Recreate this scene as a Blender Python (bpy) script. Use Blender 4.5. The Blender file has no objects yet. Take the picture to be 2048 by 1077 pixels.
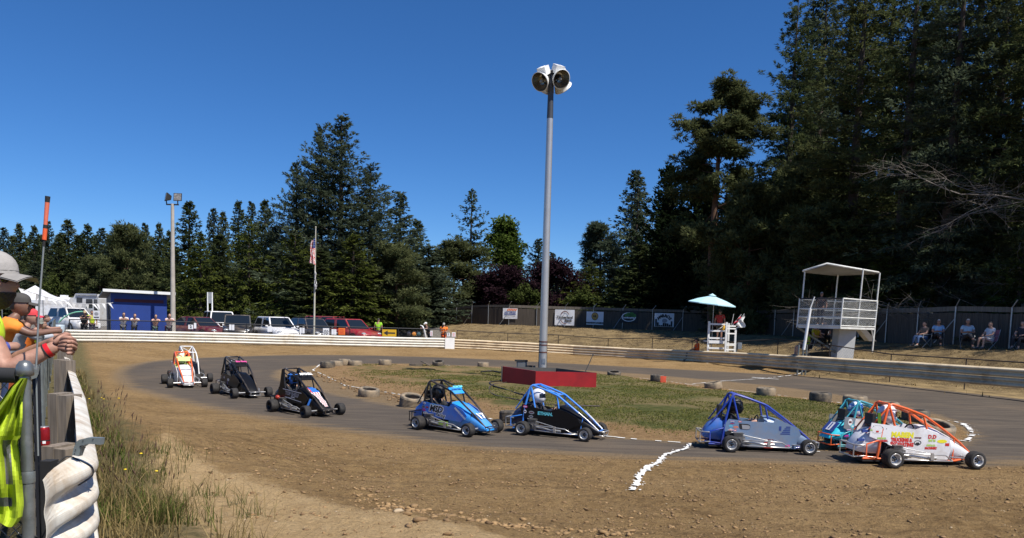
import bpy, math, random
import numpy as np
from mathutils import Vector, Matrix
S = bpy.context.scene
COL = S.collection
R = math.radians
random.seed(7)
# ------------------------------------------------------------------ camera
FPX, CX, CY = 1490.0, 1024.0, 768.0
PITCH = math.atan(124.0 / FPX); ROLL = 0.028; CAMZ = 2.06
cam_d = bpy.data.cameras.new('camera'); cam = bpy.data.objects.new('camera', cam_d); COL.objects.link(cam)
cam_d.sensor_fit = 'HORIZONTAL'; cam_d.sensor_width = 36.0; cam_d.lens = 36.0 * FPX / 2048.0
cam_d.shift_y = (CY - 538.5) / 2048.0
cam_d.clip_start = 0.05; cam_d.clip_end = 3000
cam.matrix_world = Matrix.Translation((0, 0, CAMZ)) @ Matrix.Rotation(math.pi / 2 - PITCH, 4, 'X') @ Matrix.Rotation(ROLL, 4, 'Z')
S.camera = cam
# ------------------------------------------------------------------ sky, sun, exposure
SUN_EL, SUN_AZ = R(57), math.atan2(-0.66, 0.75)          # the sun stands to the right, a little behind the viewer
sd = Vector((math.cos(SUN_AZ) * math.cos(SUN_EL), math.sin(SUN_AZ) * math.cos(SUN_EL), math.sin(SUN_EL)))
w = bpy.data.worlds.new('World'); S.world = w; w.use_nodes = True
wn = w.node_tree.nodes; wl = w.node_tree.links
sky = wn.new('ShaderNodeTexSky'); sky.sky_type = 'NISHITA'; sky.sun_disc = False
sky.sun_elevation = SUN_EL; sky.sun_rotation = math.pi / 2 - SUN_AZ
sky.altitude = 4000; sky.air_density = 1.35; sky.dust_density = 0.0; sky.ozone_density = 10.0
hsv = wn.new('ShaderNodeHueSaturation'); hsv.inputs['Saturation'].default_value = 1.13; hsv.inputs['Hue'].default_value = 0.503
wl.new(sky.outputs[0], hsv.inputs['Color']); wl.new(hsv.outputs[0], wn['Background'].inputs[0]); wn['Background'].inputs[1].default_value = 0.094
sun_d = bpy.data.lights.new('sun', 'SUN'); sun_d.energy = 4.9; sun_d.angle = R(0.53); sun_d.color = (1.0, 0.95, 0.87)
sun = bpy.data.objects.new('sun', sun_d); COL.objects.link(sun)
sun.rotation_euler = sd.to_track_quat('Z', 'Y').to_euler()
S.view_settings.view_transform = 'Standard'; S.view_settings.look = 'None'
S.view_settings.exposure = 0.38; S.view_settings.gamma = 1.0; S.view_settings.use_curve_mapping = False
# ------------------------------------------------------------------ measuring helpers (survey of the place)
_F = Vector((0, math.cos(PITCH), -math.sin(PITCH))); _R0 = Vector((1, 0, 0)); _U0 = Vector((0, math.sin(PITCH), math.cos(PITCH)))
_R = _R0 * math.cos(ROLL) + _U0 * math.sin(ROLL); _U = _U0 * math.cos(ROLL) - _R0 * math.sin(ROLL)
def ray(px, py): return _F + _R * ((px - CX) / FPX) + _U * ((CY - py) / FPX)
def G(px, py, z=0.0):                    # point on a level plane
    d = ray(px, py); t = (z - CAMZ) / d.z
    return Vector((d.x * t, d.y * t, z))
def D(px, py, dep):                      # point at a distance ahead
    d = ray(px, py); t = dep / d.y
    return Vector((d.x * t, dep, CAMZ + d.z * t))
# ------------------------------------------------------------------ materials
MATS = {}
def mat(name, col, rough=0.6, metal=0.0, var=0.12, scale=6.0, bump=0.0, col2=None, thr=0.55, spec=0.5, coat=0.0, emit=None, trans=0.0, c2f=1.0):
    if name in MATS: return MATS[name]
    m = bpy.data.materials.new(name); m.use_nodes = True; MATS[name] = m
    n = m.node_tree.nodes; l = m.node_tree.links; b = n['Principled BSDF']
    c = (*col, 1)
    b.inputs['Base Color'].default_value = c; b.inputs['Roughness'].default_value = rough; b.inputs['Metallic'].default_value = metal
    b.inputs['Specular IOR Level'].default_value = spec; b.inputs['Coat Weight'].default_value = coat
    b.inputs['Transmission Weight'].default_value = trans
    if emit: b.inputs['Emission Color'].default_value = (*emit[0], 1); b.inputs['Emission Strength'].default_value = emit[1]
    if var or bump or col2:
        tc = n.new('ShaderNodeTexCoord'); nz = n.new('ShaderNodeTexNoise'); nz.inputs['Scale'].default_value = scale
        nz.inputs['Detail'].default_value = 5; l.new(tc.outputs['Object'], nz.inputs['Vector'])
        mr = n.new('ShaderNodeMapRange'); mr.inputs[1].default_value = 0.3; mr.inputs[2].default_value = 0.7
        mr.inputs[3].default_value = 1 - var; mr.inputs[4].default_value = 1 + var
        l.new(nz.outputs['Fac'], mr.inputs[0])
        mx = n.new('ShaderNodeMix'); mx.data_type = 'RGBA'; mx.blend_type = 'MULTIPLY'; mx.inputs['Factor'].default_value = 1
        mx.inputs['A'].default_value = c; l.new(mr.outputs[0], mx.inputs['B'])
        out = mx.outputs['Result']
        if col2:
            n2 = n.new('ShaderNodeTexNoise'); n2.inputs['Scale'].default_value = scale * 0.55; n2.inputs['Detail'].default_value = 8; n2.inputs['Roughness'].default_value = 0.7
            l.new(tc.outputs['Object'], n2.inputs['Vector'])
            m2 = n.new('ShaderNodeMapRange'); m2.inputs[1].default_value = thr - 0.1; m2.inputs[2].default_value = thr + 0.12; m2.inputs[4].default_value = c2f; l.new(n2.outputs['Fac'], m2.inputs[0])
            x2 = n.new('ShaderNodeMix'); x2.data_type = 'RGBA'; l.new(m2.outputs[0], x2.inputs['Factor']); l.new(out, x2.inputs['A']); x2.inputs['B'].default_value = (*col2, 1)
            out = x2.outputs['Result']
        l.new(out, b.inputs['Base Color'])
        if bump:
            bp = n.new('ShaderNodeBump'); bp.inputs['Strength'].default_value = bump; bp.inputs['Distance'].default_value = 0.02
            l.new(nz.outputs['Fac'], bp.inputs['Height']); l.new(bp.outputs[0], b.inputs['Normal'])
    return m
def wood(name, col, scale=14.0, stretch=(1, 1, 0.06), var=0.35):
    if name in MATS: return MATS[name]
    m = mat(name, col, 0.85, var=0.0, bump=0.01); n = m.node_tree.nodes; l = m.node_tree.links; b = n['Principled BSDF']
    tc = n.new('ShaderNodeTexCoord'); mp = n.new('ShaderNodeMapping'); mp.inputs['Scale'].default_value = stretch
    nz = n.new('ShaderNodeTexNoise'); nz.inputs['Scale'].default_value = scale * 3; nz.inputs['Detail'].default_value = 6
    l.new(tc.outputs['Object'], mp.inputs[0]); l.new(mp.outputs[0], nz.inputs['Vector'])
    mr = n.new('ShaderNodeMapRange'); mr.inputs[1].default_value = 0.3; mr.inputs[2].default_value = 0.7; mr.inputs[3].default_value = 1 - var; mr.inputs[4].default_value = 1 + var
    l.new(nz.outputs['Fac'], mr.inputs[0])
    mx = n.new('ShaderNodeMix'); mx.data_type = 'RGBA'; mx.blend_type = 'MULTIPLY'; mx.inputs['Factor'].default_value = 1; mx.inputs['A'].default_value = (*col, 1)
    l.new(mr.outputs[0], mx.inputs['B']); l.new(mx.outputs['Result'], b.inputs['Base Color'])
    bp = n.new('ShaderNodeBump'); bp.inputs['Strength'].default_value = 0.5; bp.inputs['Distance'].default_value = 0.004
    l.new(nz.outputs['Fac'], bp.inputs['Height']); l.new(bp.outputs[0], b.inputs['Normal'])
    return m
# ------------------------------------------------------------------ objects
def tag(o, label=None, cat=None, group=None, kind=None):
    if label: o['label'] = label
    if cat: o['category'] = cat
    if group: o['group'] = group
    if kind: o['kind'] = kind
    return o
def thing(name, label, cat, loc=(0, 0, 0), rz=0.0, group=None, sc=1.0):
    o = bpy.data.objects.new(name, None); COL.objects.link(o); o.empty_display_size = 0.2
    o.location = loc; o.rotation_euler = (0, 0, rz); o.scale = (sc, sc, sc)
    return tag(o, label, cat, group)
def link(name, me, parent=None):
    o = bpy.data.objects.new(name, me); COL.objects.link(o)
    if parent is not None: o.parent = parent
    return o
def np_mesh(name, v, f, mats, smooth=False, mi=None, attrs=None):
    v = np.asarray(v, np.float32).reshape(-1, 3); f = np.asarray(f, np.int32); k = f.shape[1]
    me = bpy.data.meshes.new(name); me.vertices.add(len(v)); me.vertices.foreach_set('co', v.ravel())
    me.loops.add(f.size); me.loops.foreach_set('vertex_index', f.ravel())
    me.polygons.add(len(f)); me.polygons.foreach_set('loop_start', np.arange(0, f.size, k, dtype=np.int32))
    me.polygons.foreach_set('loop_total', np.full(len(f), k, np.int32))
    if smooth: me.polygons.foreach_set('use_smooth', np.ones(len(f), bool))
    for m in (mats if isinstance(mats, (list, tuple)) else [mats]): me.materials.append(m)
    if mi is not None: me.polygons.foreach_set('material_index', np.asarray(mi, np.int32))
    for an, a in (attrs or {}).items():
        at = me.attributes.new(an, 'FLOAT', 'POINT'); at.data.foreach_set('value', np.asarray(a, np.float32))
    me.update(calc_edges=True)
    return me
def copy_tree(o, parent=None):
    c = o.copy(); COL.objects.link(c)
    if parent is not None: c.parent = parent
    for ch in list(o.children): copy_tree(ch, c)
    return c
class MB:
    """collects shapes; build() links them as one mesh object"""
    def __init__(s): s.v = []; s.f = []; s.m = []; s.sm = []; s.cur = 0; s.smooth = False; s.T = None; s.runs = []
    def add(s, vs, fs, smooth=None, m=None):
        b = len(s.v); f0 = len(s.f)
        s.v += [tuple(s.T @ Vector(p)) if s.T else tuple(p) for p in vs]
        for f in fs:
            s.f.append([i + b for i in f]); s.m.append(s.cur if m is None else m); s.sm.append(s.smooth if smooth is None else smooth)
        s.runs.append((b, len(s.v), f0, len(s.f))); return s
    def box(s, c, d, rz=0, m=None, rx=0, ry=0):
        h = [x / 2 for x in d]; M = Matrix.Translation(c) @ Matrix.Rotation(rz, 4, 'Z') @ Matrix.Rotation(ry, 4, 'Y') @ Matrix.Rotation(rx, 4, 'X')
        vs = [M @ Vector((x * h[0], y * h[1], z * h[2])) for x in (-1, 1) for y in (-1, 1) for z in (-1, 1)]
        return s.add(vs, [(0, 1, 3, 2), (4, 6, 7, 5), (0, 4, 5, 1), (2, 3, 7, 6), (0, 2, 6, 4), (1, 5, 7, 3)], False, m)
    def tube(s, pts, r, n=8, m=None, cap=True, closed=False):
        pts = [Vector(p) for p in pts]; N = len(pts); rs = r if isinstance(r, (list, tuple)) else [r] * N
        vs = []; up = None
        for i, p in enumerate(pts):
            if closed: t = pts[(i + 1) % N] - pts[i - 1]
            else: t = pts[min(i + 1, N - 1)] - pts[max(i - 1, 0)]
            t = t.normalized() if t.length > 1e-9 else Vector((0, 0, 1))
            if up is None: up = Vector((0, 0, 1)) if abs(t.z) < 0.9 else Vector((1, 0, 0))
            a = t.cross(up); a = a.normalized() if a.length > 1e-6 else t.orthogonal().normalized(); b = a.cross(t).normalized(); up = b
            vs += [p + (a * math.cos(2 * math.pi * k / n) + b * math.sin(2 * math.pi * k / n)) * rs[i] for k in range(n)]
        fs = [(i * n + k, i * n + (k + 1) % n, (i + 1) * n + (k + 1) % n, (i + 1) * n + k) for i in range(N - 1) for k in range(n)]
        if closed: fs += [((N - 1) * n + k, (N - 1) * n + (k + 1) % n, (k + 1) % n, k) for k in range(n)]
        s.add(vs, fs, True, m)
        if cap and not closed: s.add(vs[:n], [tuple(range(n))], False, m); s.add(vs[-n:], [tuple(range(n))[::-1]], False, m)
        return s
    def lathe(s, prof, c=(0, 0, 0), axis='Z', n=24, m=None, smooth=True, closed=False):
        c = Vector(c); vs = []
        for (r, h) in prof:
            for k in range(n):
                a = 2 * math.pi * k / n; x, y = r * math.cos(a), r * math.sin(a)
                p = {'Z': (x, y, h), 'Y': (x, h, y), 'X': (h, x, y)}[axis]; vs.append(c + Vector(p))
        L = len(prof); rng = range(L) if closed else range(L - 1)
        fs = [(i * n + k, i * n + (k + 1) % n, ((i + 1) % L) * n + (k + 1) % n, ((i + 1) % L) * n + k) for i in rng for k in range(n)]
        return s.add(vs, fs, smooth, m)
    def prism(s, poly, axis, a, b, m=None, smooth=False):
        """polygon in the plane across axis, pushed from a to b"""
        def P(u, v, h): return {'Y': (u, h, v), 'X': (h, u, v), 'Z': (u, v, h)}[axis]
        n = len(poly); vs = [P(u, v, a) for u, v in poly] + [P(u, v, b) for u, v in poly]
        s.add(vs, [tuple(range(n))[::-1], tuple(range(n, 2 * n))], False, m)
        return s.add(vs, [(k, (k + 1) % n, n + (k + 1) % n, n + k) for k in range(n)], smooth, m)
    def loft(s, secs, m=None, smooth=True, cap=True, closed=True):
        n = len(secs[0]); vs = [p for q in secs for p in q]; K = n if closed else n - 1
        fs = [(i * n + k, i * n + (k + 1) % n, (i + 1) * n + (k + 1) % n, (i + 1) * n + k) for i in range(len(secs) - 1) for k in range(K)]
        s.add(vs, fs, smooth, m)
        if cap: s.add(secs[0], [tuple(range(n))], False, m); s.add(secs[-1], [tuple(range(n))[::-1]], False, m)
        return s
    def ball(s, c, r, nu=14, nv=9, m=None):
        r = r if isinstance(r, (tuple, list)) else (r, r, r); vs = []; fs = []
        for i in range(nv + 1):
            t = math.pi * i / nv
            for k in range(nu):
                a = 2 * math.pi * k / nu; vs.append((c[0] + r[0] * math.sin(t) * math.cos(a), c[1] + r[1] * math.sin(t) * math.sin(a), c[2] + r[2] * math.cos(t)))
        fs = [(i * nu + k, (i + 1) * nu + k, (i + 1) * nu + (k + 1) % nu, i * nu + (k + 1) % nu) for i in range(nv) for k in range(nu)]
        return s.add(vs, fs, True, m)
    def quad(s, a, b, c, d, m=None): return s.add([a, b, c, d], [(0, 1, 2, 3)], False, m)
    def mesh(s, name, mats):
        me = bpy.data.meshes.new(name); me.from_pydata(s.v, [], s.f)
        for m in (mats if isinstance(mats, (list, tuple)) else [mats]): me.materials.append(m)
        me.polygons.foreach_set('use_smooth', s.sm); me.polygons.foreach_set('material_index', s.m); me.update()
        return me
    def build(s, name, mats, parent=None): return link(name, s.mesh(name, mats), parent)
    def build_apart(s, name, mats, parent=None, gap=.012):
        """shapes that lie apart become objects of their own"""
        n = len(s.v); par = list(range(len(s.runs)))
        def fd(i):
            while par[i] != i: i = par[i]
            return i
        bb = []
        for a, b, c, d in s.runs:
            q = s.v[a:b]; bb.append(([min(p[k] for p in q) - gap for k in range(3)], [max(p[k] for p in q) + gap for k in range(3)]))
        for i in range(len(bb)):
            for j in range(i):
                if all(bb[i][0][k] < bb[j][1][k] and bb[j][0][k] < bb[i][1][k] for k in range(3)): par[fd(i)] = fd(j)
        for r_ in sorted({fd(i) for i in range(len(bb))}):
            mb = MB()
            for i, (a, b, c, d) in enumerate(s.runs):
                if fd(i) != r_: continue
                o = len(mb.v) - a; mb.v += s.v[a:b]; mb.f += [[k + o for k in f] for f in s.f[c:d]]; mb.m += s.m[c:d]; mb.sm += s.sm[c:d]
            mb.build(name, mats, parent)
def text_geo(body, size, align='CENTER', sx=1.0, shear=0.0, extr=0.0, bold=0.0, res=2):
    """flat letters as vertex and face lists in the xy plane"""
    cu = bpy.data.curves.new('lettering', 'FONT'); cu.body = body; cu.size = size; cu.align_x = align; cu.align_y = 'CENTER'; cu.shear = shear
    cu.offset = bold; cu.resolution_u = res; cu.extrude = extr
    o = bpy.data.objects.new('lettering', cu); me = o.to_mesh()
    vs = [(v.co.x * sx, v.co.y, v.co.z) for v in me.vertices]; fs = [tuple(p.vertices) for p in me.polygons]
    o.to_mesh_clear(); bpy.data.objects.remove(o); bpy.data.curves.remove(cu)
    return vs, fs
def put_text(mb, body, size, M, m=None, **k):
    vs, fs = text_geo(body, size, **k); mb.add([M @ Vector(p) for p in vs], fs, False, m)
def frame_M(o, x, y):
    """matrix whose x and y axes are given (a print plane)"""
    x = Vector(x).normalized(); z = x.cross(Vector(y)).normalized(); y = z.cross(x)
    M = Matrix((x, y, z)).transposed().to_4x4(); M.translation = Vector(o); return M
# numpy noise
_rng = np.random.RandomState(3); _tab = _rng.rand(256, 256)
def vnoise(x, y):
    xi = np.floor(x).astype(int); yi = np.floor(y).astype(int); fx = x - xi; fy = y - yi
    fx = fx * fx * (3 - 2 * fx); fy = fy * fy * (3 - 2 * fy)
    a = _tab[xi & 255, yi & 255]; b = _tab[(xi + 1) & 255, yi & 255]; c = _tab[xi & 255, (yi + 1) & 255]; d = _tab[(xi + 1) & 255, (yi + 1) & 255]
    return (a * (1 - fx) + b * fx) * (1 - fy) + (c * (1 - fx) + d * fx) * fy
def fbm(x, y, o=4):
    s = 0; a = 0.5
    for i in range(o): s = s + a * vnoise(x * 2 ** i + 17 * i, y * 2 ** i + 31 * i); a *= 0.5
    return s
def sstep(a, b, x):
    t = np.clip((x - a) / (b - a), 0, 1); return t * t * (3 - 2 * t)
def seg_dist(P, x, y, closed=False):
    P = [(p[0], p[1]) for p in P]; d = np.full(np.shape(x), 1e9)
    for i in range(len(P) if closed else len(P) - 1):
        ax, ay = P[i]; bx, by = P[(i + 1) % len(P)]; dx, dy = bx - ax, by - ay
        t = np.clip(((x - ax) * dx + (y - ay) * dy) / (dx * dx + dy * dy + 1e-12), 0, 1)
        d = np.minimum(d, np.hypot(x - ax - t * dx, y - ay - t * dy))
    return d
def inside(P, x, y):
    r = np.zeros(np.shape(x), bool); n = len(P)
    for i in range(n):
        ax, ay = P[i][0], P[i][1]; bx, by = P[(i + 1) % n][0], P[(i + 1) % n][1]
        c = ((ay > y) != (by > y)) & (x < (bx - ax) * (y - ay) / (by - ay + 1e-12) + ax); r ^= c
    return r
def sdist(P, x, y):
    d = seg_dist(P, x, y, True); return np.where(inside(P, x, y), -d, d)
def smooth_poly(P, it=2):
    P = [Vector((p[0], p[1])) for p in P]
    for _ in range(it):
        Q = []
        for i in range(len(P)):
            a, b = P[i], P[(i + 1) % len(P)]; Q += [a * 0.75 + b * 0.25, a * 0.25 + b * 0.75]
        P = Q
    return [(p.x, p.y) for p in P]
# ================================================================== THE LIE OF THE LAND
INNER = smooth_poly([G(*p) for p in [(1640,905),(1380,888),(1250,878),(1100,860),(1000,845),(900,815),(800,790),(690,772),(650,752),(615,738),(640,727),(720,727),(900,731),(1200,748),(1320,760),(1420,774),(1540,788),(1650,801),(1720,810),(1830,822),(1900,842),(1945,862),(1950,880),(1915,893),(1800,903)]], 1)
GROOVE = smooth_poly([G(*p) for p in [(1640,908),(1380,893),(1250,884),(1100,868),(1000,856),(880,838),(760,812),(640,790),(560,770),(520,752),(545,737),(640,729),(760,726),(900,729),(1200,741),(1400,757),(1600,776),(1800,806),(1930,838),(2000,872),(1960,900),(1800,912)]], 1)
OUTER = smooth_poly([G(*p) for p in [(230,740),(255,775),(350,800),(500,832),(700,862),(900,890),(1200,912),(1640,927),(1970,932)]] + [(9.6,12.6),(12.2,14.8),(15.2,19.0)] + [G(*p) for p in [(2048,780),(1600,752),(1200,731),(900,715),(620,709),(420,715),(300,722)]], 2)
RAIL_NEAR = [(-2.3,3.85),(-9.0,15.0),(-16.5,27.4),(-24.0,40.0)]
RAIL_FAR = [(-24.0,40.0),(-19.3,42.0),(-12.9,45.0),(-4.1,48.0),(1.5,48.6),(6.0,47.3),(8.6,43.6),(10.8,39.0),(14.9,28.6),(16.5,24.0),(18.0,16.0),(17.0,8.0)]
FENCE = [(-30,92),(-12,84),(-1.3,71),(17.3,66.2),(19.6,54),(21.6,37),(24.2,31.5),(30,20)]
CTRL = [(-2.3,3.85,.6),(-5.6,9.4,.53),(-9,15,.47),(-12.6,21,.42),(-16.5,27.4,.38),(-20,33.5,.34),(-24,40,.3),(-4,3.5,.62),(-8,9,.58),(-12,14,.55),(-18,24,.45),(-26,38,.35),
 (-19.3,42,.32),(-12.9,45,.25),(-8.4,46.5,.24),(-4,48,.22),(1.5,48.6,.12),(6,47.3,-.02),(8.6,43.6,.05),(10.8,39,.15),(12.8,34,.22),(14.9,28.6,.3),(16.5,24,.35),(18,16,.3),(17,8,.3),
 (-30,50,.3),(-15,55,.3),(-20,75,.4),(-40,80,.5),(-5,58,.6),(-30,92,.8),(-12,84,1.1),(-1.3,71,1.74),(6,69,1.7),(14,67,1.65),(17.3,66.2,1.62),(19.6,54,1.6),(21.6,37,1.53),(20.5,45,1.55),(24.2,31.5,1.5),(30,20,1.4),(17,36,1.1),(15.1,34,.9),(12.5,47,.9),
 (0,0,.62),(3,0,.5),(-2,1,.62),(0,3.5,.55),(3,4,.36),(7,5,.25),(11,4,.25),(-1,5.5,.42),(1.5,6,.25),(5,7.5,.08),(9,8.5,.08),(-1,9.5,.06),(.5,9.3,.04),(1.7,9.2,.03),(3,9.2,.03),(4.5,9,.03),(7,9.2,.04),(10,9.8,.08),(0,7.8,.13),(1.5,7.8,.08),(3,7.8,.07),(1.7,10.4,.02),(4,10.4,.02),(-.5,10.8,.02),(13,10,.15),(-3,7.5,.32),(-6,13,.25),(-9.5,19,.25),
 (-60,60,.5),(-60,140,.8),(0,140,1.8),(60,140,1.8),(60,30,1.6),(40,-20,.6),(-40,-20,.6),(0,-40,.6),(-300,300,1),(300,300,2),(0,500,2)]
_C = np.array(CTRL)
def terr_np(x, y, rough=False):
    x = np.asarray(x, float); y = np.asarray(y, float); num = np.zeros_like(x); den = np.zeros_like(x)
    for cx, cy, cz in _C:
        wgt = 1.0 / ((x - cx) ** 2 + (y - cy) ** 2 + 0.35) ** 1.9; num += wgt * cz; den += wgt
    so = sdist(OUTER, x, y)
    z = num / den * sstep(0.2, 4.2, so)
    if rough:
        near = sstep(30, 12, np.hypot(x, y))
        edge = sstep(-0.2, 1.6, so)
        z = z + edge * ((fbm(x * 1.3, y * 1.3, 3) - .45) * .10 + near * (fbm(x * 4.5, y * 4.5, 3) - .45) * .07 + near * (fbm(x * 13, y * 13, 2) - .35) * .045)
        si = -sdist(INNER, x, y)
        z = z + sstep(0.2, 1.5, si) * (0.08 + (fbm(x * .9, y * .9, 3) - .4) * .16)
    return z
def terr(x, y): return float(terr_np(np.array([x]), np.array([y]))[0])
def GS(px, py):                           # where a sight line meets the rough ground
    z = 0.05
    for _ in range(6): p = G(px, py, z); z = .5 * z + .5 * float(terr_np([p.x], [p.y], True)[0])
    return G(px, py, z)
def GT(px, dep):                          # ground point under a bearing at a distance
    d = ray(px, 640); x = d.x * dep / d.y; return Vector((x, dep, terr(x, dep)))
# ground material: masks are kept per vertex (which soil grows what); colour break-up is noise in metres
def ground_material():
    m = bpy.data.materials.new('soil_and_turf'); m.use_nodes = True; n = m.node_tree.nodes; l = m.node_tree.links; b = n['Principled BSDF']
    b.inputs['Roughness'].default_value = 0.95; b.inputs['Specular IOR Level'].default_value = 0.15
    geo = n.new('ShaderNodeNewGeometry')
    def noise(scale, detail=6, rough=0.6, stretch=None):
        z = n.new('ShaderNodeTexNoise'); z.inputs['Scale'].default_value = scale; z.inputs['Detail'].default_value = detail; z.inputs['Roughness'].default_value = rough
        if stretch:
            mp = n.new('ShaderNodeMapping'); mp.inputs['Scale'].default_value = stretch; mp.inputs['Rotation'].default_value = (0, 0, 0.05); l.new(geo.outputs['Position'], mp.inputs[0]); l.new(mp.outputs[0], z.inputs['Vector'])
        else: l.new(geo.outputs['Position'], z.inputs['Vector'])
        return z.outputs['Fac']
    def ramp(v, a, bb, lo=0.0, hi=1.0):
        r = n.new('ShaderNodeMapRange'); r.inputs[1].default_value = a; r.inputs[2].default_value = bb; r.inputs[3].default_value = lo; r.inputs[4].default_value = hi; l.new(v, r.inputs[0]); return r.outputs[0]
    def math_(op, a, c):
        r = n.new('ShaderNodeMath'); r.operation = op
        for i, q in enumerate((a, c)):
            if isinstance(q, float): r.inputs[i].default_value = q
            else: l.new(q, r.inputs[i])
        return r.outputs[0]
    def mix(f, a, c, blend='MIX'):
        r = n.new('ShaderNodeMix'); r.data_type = 'RGBA'; r.blend_type = blend
        if isinstance(f, float): r.inputs['Factor'].default_value = f
        else: l.new(f, r.inputs['Factor'])
        for s_, q in (('A', a), ('B', c)):
            if isinstance(q, tuple): r.inputs[s_].default_value = (*q, 1)
            else: l.new(q, r.inputs[s_])
        return r.outputs['Result']
    def attr(nm):
        a = n.new('ShaderNodeAttribute'); a.attribute_name = nm; return a.outputs['Fac']
    def soft(nm, nz, amt):                # mask whose edge is frayed by noise
        return ramp(math_('ADD', attr(nm), math_('MULTIPLY', math_('SUBTRACT', nz, 0.5), amt)), 0.35, 0.65)
    fine = noise(38, 8, 0.75); med = noise(5, 6, 0.65); big = noise(0.45, 5, 0.6); streak = noise(2.2, 6, 0.65, (0.22, 2.6, 1)); speck = noise(110, 3, 0.6)
    dirt = mix(ramp(med, .35, .65), (.222, .137, .058), (.350, .228, .100))
    dirt = mix(ramp(big, .4, .62, 0, .6), dirt, (.40, .265, .125))
    dirt = mix(ramp(streak, .52, .66, 0, .45), dirt, (.125, .080, .040))
    sand = mix(ramp(med, .3, .7), (.48, .325, .160), (.60, .425, .225))
    track = mix(ramp(streak, .35, .68), (.060, .050, .042), (.122, .099, .076))
    track = mix(ramp(big, .5, .7, 0, .4), track, (.165, .122, .083))
    pale = mix(ramp(streak, .35, .65), (.21, .147, .082), (.305, .215, .122))
    turf = mix(ramp(med, .38, .62), (.062, .082, .018), (.14, .135, .045))
    turf = mix(ramp(big, .42, .56), turf, (.22, .175, .08))
    hay = mix(ramp(med, .3, .7), (.195, .138, .066), (.31, .228, .115))
    hay = mix(ramp(noise(1.1, 6, .7), .46, .6, 0, .85), hay, (.105, .075, .042))
    gravel = mix(ramp(med, .3, .7), (.16, .15, .135), (.24, .22, .19))
    c = mix(soft('sand', med, .5), dirt, sand)
    c = mix(soft('apron', streak, .5), c, pale)
    c = mix(soft('track', streak, 1.35), c, track)
    c = mix(soft('infield', med, .3), c, mix(ramp(med, .35, .65), (.25, .152, .068), (.37, .24, .12)))
    c = mix(soft('turf', noise(1.6, 7, .7), 1.3), c, turf)
    c = mix(soft('hay', med, .4), c, hay)
    c = mix(soft('gravel', med, .4), c, gravel)
    c = mix(soft('weeds', med, .9), c, (.16, .135, .06))
    pit_shade = noise(21, 10, .85, (.5, 1.5, 1)); pm_ = math_('MULTIPLY', ramp(pit_shade, .525, .60), ramp(attr('track'), .2, .6, .75, .12)); c = mix(math_('MULTIPLY', pm_, ramp(attr('sand'), .3, .7, 1.0, .35)), c, (.058, .034, .017))  # dark specks paint the shade inside small holes and crevices
    c = mix(1.0, c, ramp(fine, .25, .75, .72, 1.28), 'MULTIPLY')
    c = mix(ramp(speck, .66, .74, 0, .45), c, (.48, .36, .22))
    l.new(c, b.inputs['Base Color'])
    h = math_('ADD', math_('MULTIPLY', fine, 0.6), math_('MULTIPLY', noise(14, 6, .7), 1.0))
    bp = n.new('ShaderNodeBump'); bp.inputs['Distance'].default_value = 0.08
    l.new(ramp(attr('track'), .3, .8, 1.0, .15), bp.inputs['Strength']); l.new(h, bp.inputs['Height']); l.new(bp.outputs[0], b.inputs['Normal'])
    return m
ang = np.concatenate([np.arange(-180, -44, 3.0), np.arange(-44, 50, 0.16), np.arange(50, 180, 3.0)])
rr = np.concatenate([np.linspace(0.3, 3.0, 10)[:-1], np.arange(3.0, 13, 0.055), 13 * 1.0105 ** np.arange(0, 175), np.geomspace(84, 1500, 26)])
A_, R_ = np.meshgrid(np.radians(ang), rr, indexing='ij')
gx = (R_ * np.sin(A_)).ravel(); gy = (R_ * np.cos(A_)).ravel()
gz = terr_np(gx, gy, True)
nj = len(rr); ni = len(ang)
ii, jj = np.meshgrid(np.arange(ni), np.arange(nj - 1), indexing='ij')
f_all = np.stack([ii * nj + jj, ((ii + 1) % ni) * nj + jj, ((ii + 1) % ni) * nj + jj + 1, ii * nj + jj + 1], -1).reshape(-1, 4)[:, ::-1]
s_in = -sdist(INNER, gx, gy); s_gr = sdist(GROOVE, gx, gy); s_ou = -sdist(OUTER, gx, gy)
loop_poly = [(-24, 40)] + RAIL_FAR[1:] + [(10, 3), (0, 3), (-2.3, 3.85)] + RAIL_NEAR[1:3]
s_loop = sdist(loop_poly, gx, gy)
lot = sdist([(-75, 38), (-24.5, 40.5), (-19.3, 43), (-6, 49.5), (-4.5, 62), (-10, 80), (-75, 110)], gx, gy)
sandp = [G(*p, .35) for p in [(215,960),(330,890),(450,935),(700,1003),(1000,1066)]] + [Vector((1.8,5)), Vector((-2,4)),]
at = dict(
    track=sstep(-.9, .8, s_gr + .3) * sstep(-.9, 1.1, s_ou),
    apron=sstep(-.4, 1.2, s_ou + .6) * sstep(.4, -.2, s_in),
    infield=sstep(-.1, .5, s_in), turf=sstep(.3, 1.9, s_in) * (0.47 + 0.33 * sstep(-5, 3, gx)),
    hay=sstep(-.1, .8, s_loop) * sstep(-.5, .5, lot) * sstep(-3, 8, gx + (gy - 20) * .4),
    gravel=sstep(.3, -.6, lot), sand=sstep(.5, -.4, sdist(sandp, gx, gy)) * .85,
    weeds=sstep(1.5, .3, seg_dist(RAIL_NEAR, gx, gy)) * .75 * sstep(0, 1, 44 - gy))
at['weeds'] = at['weeds']
at['hay'] = np.maximum(at['hay'], sstep(0, .6, np.where(s_loop > 0, seg_dist([(-2.3, 3.85), (-24, 40)], gx, gy), 0)) * (gx < 0) * sstep(.1, .5, s_loop) * sstep(-.3, .5, lot))
SOIL = ground_material()
fc = f_all.mean(axis=1) if False else None
fx_ = gx[f_all].mean(1); fy_ = gy[f_all].mean(1)
fin = sdist(INNER, fx_, fy_) < 0; fou = (sdist(OUTER, fx_, fy_) < 0) & ~fin
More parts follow.
